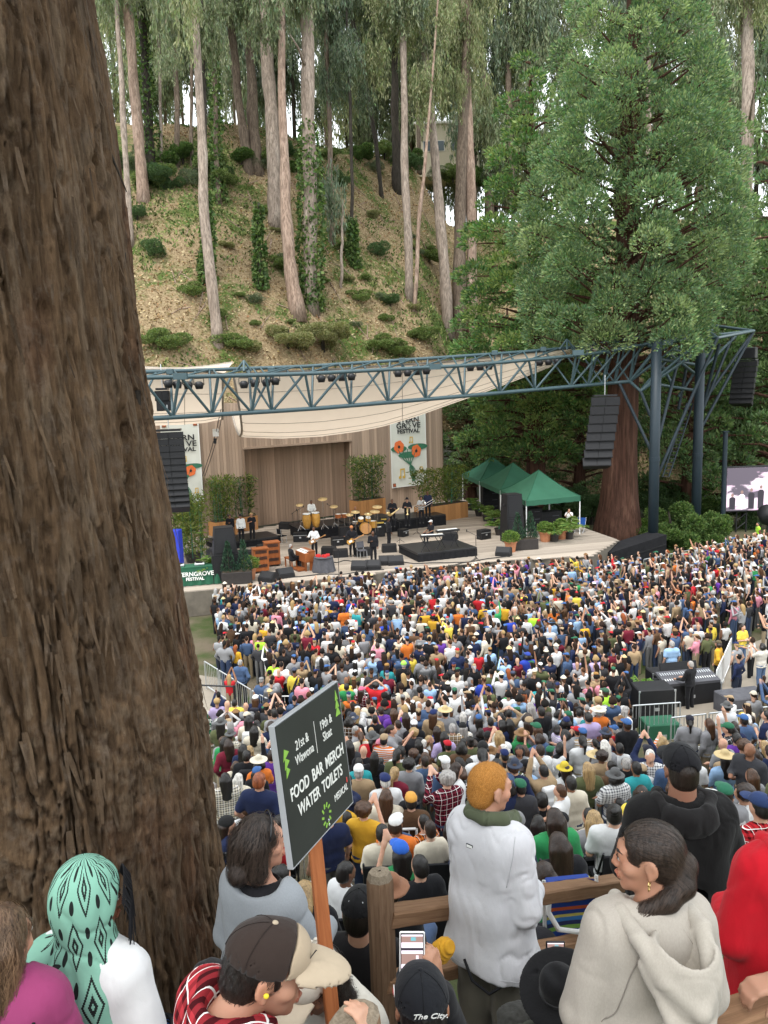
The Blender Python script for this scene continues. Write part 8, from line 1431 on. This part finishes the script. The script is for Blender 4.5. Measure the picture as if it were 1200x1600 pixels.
# woman in the mint headscarf
ts=NT('ikat');v=ts.co((1,1,1));sx_=ts.n('ShaderNodeSeparateXYZ');ts.l(v,sx_.inputs[0]);ang_=ts.math('MULTIPLY',ts.math('ARCTAN2',sx_.outputs[0],ts.math('MULTIPLY',sx_.outputs[1],-1.0)),.16)
def tri(o,f,ph=0.0):return ts.math('ABSOLUTE',ts.math('SUBTRACT',ts.math('FRACT',ts.math('ADD',ts.math('MULTIPLY',o,f),ph)),.5))
rowp=ts.math('MULTIPLY',ts.math('FLOOR',ts.math('MULTIPLY',sx_.outputs[2],5.6)),.5);au=ts.math('ADD',ts.math('MULTIPLY',ang_,9.5),rowp);a1=ts.math('ABSOLUTE',ts.math('SUBTRACT',ts.math('FRACT',au),.5));b1=tri(sx_.outputs[2],5.6);jag=ts.math('MULTIPLY',ts.math('FLOOR',ts.math('MULTIPLY',sx_.outputs[2],150)),1.0);zz_=ts.math('DIVIDE',jag,150);b2=tri(zz_,5.6);dm=ts.math('ADD',ts.math('MULTIPLY',a1,1.5),b2)
ring=ts.math('MULTIPLY',ts.math('GREATER_THAN',dm,.37),ts.math('LESS_THAN',dm,.47));core=ts.math('MULTIPLY',ts.math('LESS_THAN',dm,.2),ts.math('GREATER_THAN',dm,.07));dot=ts.math('LESS_THAN',ts.math('ADD',ts.math('POWER',ts.math('SUBTRACT',a1,.5),2.0),ts.math('MULTIPLY',ts.math('POWER',ts.math('SUBTRACT',b1,.25),2.0),.5)),.008)
ts.base(ts.mix(ts.math('MAXIMUM',ts.math('MAXIMUM',ring,core),dot),(.21,.43,.33),(.012,.016,.015)));ts.set(.75,0,.2);ts.bump(ts.noise(v,30,3),.2,.01)
F8=Fig('woman in a mint and black patterned headscarf and white sleeves against the big trunk',(138,1402),2.5,-.35,-1.2,-.2,.97,skin=3);F8.body((-.2,.0,1.12),(-.16,.15,.95),(.21,-.02,1.12),(.17,.1,.9),sh=.15);z0,z1=F8.box_(.14);F8.part('shirt',F8.garment(.012,.8,.96,.042,.1,chest=.09,short=.78),z0,z1,.012,(.7,.7,.7),'cloth',folds(.006,5,14,5));F8.legs((.05,.05,.06));eyes_brows(F8,(.015,.01,.01))
hH=np.array(F8.H.translation);R8=np.array(F8.H.to_3x3());fwd=R8@np.array([0,1,0]);face8=CAP(hH+fwd*.09+np.array([0,0,-.02]),hH+fwd*.3+np.array([0,0,-.05]),.07,.1)
scf=SUBT(UN(.045,ELL(hH+np.array([0,-.012,.012]),(.108,.118,.13)),CAP(hH+np.array([0,-.02,-.05]),(0,-.03,1.42),.095,.1),CAP((0,-.04,1.42),(-.16,-.03,1.36),.075,.085),CAP((0,-.04,1.42),(.11,-.03,1.37),.075,.07),CAP((-.12,-.06,1.33),(-.16,-.05,.9),.09,.105),CAP((-.02,-.08,1.32),(-.02,-.08,.9),.09,.1),CAP((.06,-.075,1.32),(.07,-.075,.9),.085,.1),CAP((-.02,.05,1.36),(-.02,.08,1.1),.08,.09)),face8,.02)
F8.part('headscarf',scf,(-.32,-.3,.84),(.32,.26,1.78),.0085,None,'ikat',folds(.009,17,8,4,1.0,.06));m=MB()
for k in range(44):
 a=-.9+1.9*k/43;p0=hH+fwd*.098+R8@np.array([.085*math.sin(a*1.3),0,.1*math.cos(a*1.3)]);ln=rng.uniform(.12,.24);m.tube([p0,p0+fwd*.022+np.array([0,0,-.3*ln]),p0+fwd*.012+np.array([rng.normal()*.01,0,-ln])],.0022,4)
m.build('fringe','black_cloth',F8.o);mid8=F8.s2+(F8.arms[2]-F8.s2)*.8;m=MB();ax8=(F8.arms[2]-F8.s2)/np.linalg.norm(F8.arms[2]-F8.s2)
for rr,dz_ in((.088,0),(.088,.012),(.086,.024)):m.tube([mid8+ax8*dz_+rr*(math.cos(a)*np.cross(ax8,[0,1,0])+math.sin(a)*np.array([0,1,0]))for a in np.arange(23)*2*PI/22],.0035,5)
m.build('lace_trim','black_cloth',F8.o)
# person in the magenta top
F9=Fig('person in a magenta top with shoulder-length brown hair at the bottom left corner',(0,1474),2.25,-.2,-.35,-.15,.93,skin=1,hoff=(0,0,-.06));F9.body((-.21,.02,1.1),(-.14,.22,1.05),(.215,.02,1.1),(.14,.22,1.05),sh=.15);z0,z1=F9.box_(.14);F9.part('shirt',F9.garment(.018,.82,.97,.045,.108,.068,.01,.095),z0,z1,.012,(.27,.045,.13),'cloth',folds(.007,15,7,2.6,-.6,.06));F9.legs((.05,.05,.07));eyes_brows(F9,(.05,.03,.02))
h9=SUBT(UN(.025,skull,CAP((-.05,-.04,0),(-.065,-.04,-.15),.055,.045),CAP((.05,-.04,0),(.065,-.04,-.15),.055,.045),CAP((0,-.08,0),(0,-.085,-.16),.06,.05)),RBOX((0,.15,-.06),(.055,.1,.15),.03),.02);o=F9.part('hair',h9,HB[0]-.05,HB[1]+.02,.006,(.11,.065,.038),'hair',lambda V:.01*fbm(V*np.array([24,24,12]),2,6)+.003*fbm(V*np.array([90,90,18]),2,5),True);strands(F9,h9,lambda p:np.stack([p[:,0]*2+.3*np.sin(p[:,2]*60),p[:,1]*2-.2,-1+0*p[:,0]],1),1700,11,.012,.0011,(.17,.105,.06),HB[0]-.05,HB[1]+.02,o,4,.014,jit=.8)
m=MB();m.tube([(.13,.08,1.42),(.15,-.06,1.44),(.17,-.15,1.3),(.2,-.16,1.05)],.014,6,True,.4);m.build('bag_strap','black_cloth',F9.o,smooth=True)
# person filming in the black lettered cap
F10=Fig('person in a black cap lettered on the back, filming with a raised phone',(659,1574),2.5,0.03,.03,-.1,.97,True,skin=2)
hw=F10.loc(684,1546,2.62);F10.body((-.26,.1,1.1),(-.14,.3,1.1),tuple(F10.loc(716,1650,2.8)-np.array([0,0,-.44])),tuple(hw-np.array([0,0,-.44])),hands=(hand_field(hw,(-.05,.1,1),(.25,-.1,0.2),-1,(.25,.5,.4),.004,.95,(.9,.3)),),res=.009);z0,z1=F10.box_(.14);F10.part('jacket',F10.garment(.025,.86,.9,.045),z0,z1,.01,(.018,.018,.02),'cloth',folds(.008,21));F10.legs((.03,.03,.04));eyes_brows(F10,(.015,.01,.01))
o=F10.part('hair',UN(.02,SUBT(skull,facecut,.015),CAP((0,-.07,-.06),(0,-.08,-.14),.06,.05)),HB[0],HB[1],.007,(.012,.01,.01),'hair',lambda V:.008*fbm(V*40,2,3),True);h=cap_parts(F10,(.012,.013,.016))
tx=textmesh('The City.',.03,'white_print',h,F10.H@Matrix.Translation((.018,-.1235,.056))@Matrix.Rotation(PI/2+.28,4,'X'),bold=.0004,ext=.0006,shear=.35);sdx=F10.H@Vector((-.089,.02,.06));setcol(link('side_patch',MB().lathe([(.018,0),(.018,.003),(.002,.004)],14).mesh('side_patch'),'plain',h,mtx=F10.H@Matrix.Translation((-.088,-.01,.068))@Matrix.Rotation(-PI/2,4,'Y')),(.65,.62,.6));setcol(link('side_patch',MB().lathe([(.011,0),(.011,.002),(.001,.003)],12).mesh('side_patch'),'plain',h,mtx=F10.H@Matrix.Translation((-.0915,-.01,.066))@Matrix.Rotation(-PI/2,4,'Y')),(.5,.02,.02))
def phone(label,tl_,br_,d,casem):
 c=(P(tl_[0],tl_[1],d)+P(br_[0],br_[1],d))/2;wd=(br_[0]-tl_[0])*d/FPX;hg=(br_[1]-tl_[1])*d/FPX;t=thing('phone',label,'phone',c);M_=frame((0,0,0),RT,UP);t.matrix_world=Matrix.Translation(c)@M_
 MB().box((0,0,-.004),(wd,hg,.009),bev=.004).build('case',casem,t);MB().box((0,0,.0005),(wd*.9,hg*.955,.002),bev=.0008).build('bezel','phone_black',t);pic=MB().box((0,0,.0018),(wd*.84,hg*.9,.001)).build('picture','screen_white',t)
 for(x,y,w_,h_,m_)in((0,.36,.84,.12,'screen_skin'),(.05,.37,.2,.07,'screen_teal'),(0,.17,.84,.05,'screen_dark'),(0,-.02,.84,.2,'screen_skin'),(.2,-.02,.1,.14,'screen_white')):MB().box((x*wd,y*hg,.0026),(w_*wd,h_*hg,.0008)).build('picture_detail',m_,pic)
 for k in range(60):MB().box((rng.uniform(-.4,.4)*wd,rng.uniform(-.43,-.15)*hg,.003),(.035*wd,.02*hg,.0008)).build('picture_detail','screen_dark' if k%2 else 'screen_skin',pic)
 return t
phone('white phone held up to film the stage above the lettered cap',(624,1456),(664,1536),2.6,'phone_white')
# person in the black cap behind the wooden post, fedora wearer, hand on the rail
F11=Fig('person in a black eyeleted cap and black jacket left of the wooden post',(562,1428),4.25,-.15,-.2,-.15,1.08,True,skin=1);F11.body(*[(-.26,.05,1.1),(-.14,.28,1.06),(.26,.05,1.1),(.14,.28,1.06)],res=.009);z0,z1=F11.box_(.16);F11.part('jacket',F11.garment(.035,.86,.97,.045,.12),z0,z1,.012,(.016,.015,.016),'cloth',folds(.01,23));F11.part('hair',SUBT(SUBT(skull,facecut,.015),UN(0,ELL((-.085,.0,-.01),(.025,.03,.045)),ELL((.085,.0,-.01),(.025,.03,.045))),.006),HB[0],HB[1],.008,(.015,.012,.01),'hair',None,True);h=cap_parts(F11,(.013,.013,.014),res=.008);F11.legs((.03,.03,.04));eyes_brows(F11,(.02,.01,.01))
for a in(-.5,.5,2.6):setcol(link('eyelet',MB().lathe([(.004,0),(.004,.002)],8).mesh('eyelet'),'plain',h,mtx=F11.H@Matrix.Translation((.07*math.sin(a),-.01-.082*math.cos(a),.1))@Matrix.Rotation(.9,4,'X')),(.7,.7,.7))
F12=Fig('person in a wide black felt hat and dark olive jacket below the oatmeal hoodie',(880,1556),3.2,.15,.3,-.2,.97,True,skin=2,hroll=-.0);F12.body(*[(-.27,.08,1.1),(-.12,.3,1.1),(.27,.08,1.1),(.12,.3,1.1)],res=.009);z0,z1=F12.box_(.16);F12.part('jacket',F12.garment(.04,.86,.97,.045,.12),z0,z1,.012,(.05,.055,.04),'cloth',folds(.012,25));F12.part('hair',UN(.02,SUBT(skull,facecut,.015),CAP((0,-.07,-.05),(0,-.09,-.2),.06,.04)),HB[0]-.05,HB[1],.008,(.015,.012,.01),'hair',None,True);F12.legs((.03,.03,.04));eyes_brows(F12,(.02,.01,.01))
TH=Matrix.Rotation(.42,4,'X')@Matrix.Rotation(-.38,4,'Y');ht=F12.part('hat',AT(UN(.012,SUBT(ELL((0,0,.05),(.175,.19,.02)),ELL((0,0,.068),(.16,.175,.018)),.006),SUBT(CUT(CAP((0,-.005,.05),(0,-.005,.1),.092,.08),(0,0,.045),(0,0,-1)),CAP((0,-.06,.19),(0,.06,.185),.028),.02)),TH),(-.24,-.26,-.14),(.24,.26,.28),.006,(.012,.012,.013),'cloth',None,True);F12.part('hat_band',AT(SUBT(CUT(CUT(CAP((0,-.005,.05),(0,-.005,.1),.0945,.0825),(0,0,.062),(0,0,-1)),(0,0,.083),(0,0,1)),CAP((0,-.005,.05),(0,-.005,.1),.088,.076)),TH),(-.16,-.16,0),(.16,.16,.16),.005,(.03,.03,.032),'plain',None,True,parent=ht)
phone('black phone held up beside the wide black hat',(853,1471),(883,1516),3.5,'phone_black')
F13=Fig('person out of frame whose hand rests on the rail at the bottom right corner',(1345,1370),2.95,.3,.3,-.2,1.0,skin=(.4,.225,.15));wr=F13.loc(1214,1532,2.72);F13.body(tuple(F13.loc(1300,1550,2.85)),tuple(wr),(.26,.0,1.12),(.2,.2,.95),hands=(hand_field(wr,(-1,.12,-.1),(0,-.15,1),1,(.55,.7,.4),.004,1.0,(.5,.5)),),res=.009);z0,z1=F13.box_(.16);F13.part('shirt',F13.garment(.02,.85,.6,.045),z0,z1,.014,(.08,.1,.14),'cloth',folds(.008,27));F13.legs((.04,.05,.08));F13.part('hair',SUBT(skull,facecut,.015),HB[0],HB[1],.008,(.03,.02,.012),'hair',None,True)
F14=Fig('person below the frame whose thumb grips the cut post',(600,1700),1.75,.1,.1,-.2,.93,True,skin=1);wr=F14.loc(574,1664,1.9);F14.body((-.26,.05,1.12),tuple(wr-np.array([0,0,-.44])),(.24,.03,1.12),(.16,.2,1.0),hands=(hand_field(wr,(.1,.35,1),(.9,-.5,.2),1,(.5,.6,.4),.004,1.0,(.2,.2)),),res=.008);z0,z1=F14.box_(.15);F14.part('shirt',F14.garment(.02,.86,.9,.045),z0,z1,.014,(.05,.05,.06),'cloth',folds(.008,29));F14.legs((.04,.05,.08));F14.part('hair',SUBT(skull,facecut,.015),HB[0],HB[1],.009,(.03,.02,.012),'hair',None,True)
# things around them
q=P(276,1560,2.6);t=thing('camp_chair','blue camp chair back against the big trunk at the bottom','chair',(q[0],q[1],7.42),-.45);w_=.34
def cb(u,v):return np.stack([(u-.5)*w_,-.02+.05*np.sin(u*PI)+.06*v,.35+v*.62-.03*np.sin(u*PI)*v],1)
MB().grid(cb,10,12).build('backrest','camp_blue',t,smooth=True);MB().grid(lambda u,v:np.stack([(u-.5)*w_,.0+v*.45,.4-.07*np.sin(u*PI)],1),8,8).build('seat','camp_blue',t,smooth=True)
for sx in(-w_/2,w_/2):MB().tube([(sx,-.06,0),(sx,.03,.5),(sx,.06,1.0)],.012,8).build('frame','black_metal',t,smooth=True);rod('leg',(sx,.45,0),(sx,.0,.42),.011,'black_metal',t)
MB().tube(cb(np.linspace(0,1,12),np.ones(12)),.01,6).build('piping','black_cloth',t)
q=P(332,1575,2.66);o=sdf_part('puffer_jacket',UN(.03,ELL((0,0,0),(.17,.11,.2)),ELL((.08,.0,-.12),(.16,.12,.16)),ELL((0,0,-.25),(.2,.13,.2))),(-.3,-.25,-.5),(.3,.25,.3),.01,'cloth',None,1,lambda V:.016*np.abs(np.sin(V[:,2]*42+.8*V[:,0]))+.004*fbm(V*25,2,3));o.location=q;o.scale=(.62,.8,.8);setcol(o,(.022,.022,.024));tag(o,'black quilted puffer jacket heaped over the blue chair','jacket')
q=P(896,1440,4.6);t=thing('striped_chair','folded beach chair with blue, green and yellow stripes below the rail','chair',(q[0],q[1],q[2]-.3),.1);tw=NT('deck_stripe');v=tw.co();sx_=tw.n('ShaderNodeSeparateXYZ');tw.l(v,sx_.inputs[0]);fr_=tw.math('FRACT',tw.math('MULTIPLY',sx_.outputs[2],5.5));rp=tw.n('ShaderNodeValToRGB');rp.color_ramp.interpolation='CONSTANT';e=rp.color_ramp.elements
for i,(p_,c_)in enumerate(((0,(.02,.06,.3)),(.22,(.2,.38,.08)),(.36,(.03,.04,.12)),(.5,(.05,.2,.5)),(.64,(.55,.5,.12)),(.74,(.02,.05,.25)),(.88,(.5,.1,.03)))):
 if i<2:e[i].position=p_;e[i].color=(*c_,1)
 else:k_=e.new(p_);k_.color=(*c_,1)
tw.l(fr_,rp.inputs[0]);tw.base(rp.outputs[0]);tw.set(.8)
MB().grid(lambda u,v:np.stack([(u-.5)*.3,.02*np.sin(u*PI)+v*.06,v*.52],1),8,14).build('fabric','deck_stripe',t,smooth=True);MB().box((0,.1,.26),(.29,.1,.5),bev=.02).build('pouch','deck_stripe',t);MB().tube([(-.15,-.01,.5),(-.17,-.06,.42),(-.12,-.09,.33),(.0,-.09,.3),(.12,-.07,.32)],.016,8).build('arm_rest','white_paint',t,smooth=True)
for sx in(-.16,.16):rod('frame',(sx,.02,-.1),(sx,.06,.54),.012,'white_paint',t)
o=sdf_part('cloth_bundle',UN(.04,ELL((0,0,0),(.16,.12,.1)),ELL((.12,.05,-.03),(.14,.12,.09)),ELL((-.05,-.1,-.06),(.15,.1,.08))),(-.3,-.3,-.2),(.35,.25,.2),.01,'cloth',None,1,lambda V:.02*fbm(V*14,3,3)+.008*fbm(V*40,2,5));o.location=P(812,1590,3.5);o.scale=(.62,.62,.55);setcol(o,(.06,.06,.055));tag(o,'crumpled dark patterned jacket heaped below the middle rail','jacket')
q=P(345,1325,12.6);t=thing('cool_box','dark green cool box with a white lid on the slope beside the big trunk','cool box',(q[0],q[1],ground_z(q[0],q[1])),.2);MB().box((0,0,.2),(.62,.4,.4),bev=.03).build('body','cloth_green',t);MB().box((0,0,.43),(.66,.44,.07),bev=.02).build('lid','white_paint',t);MB().tube([(-.33,0,.3),(-.36,-.1,.25),(-.36,.1,.25)],.012,6).build('handle','black_metal',t)
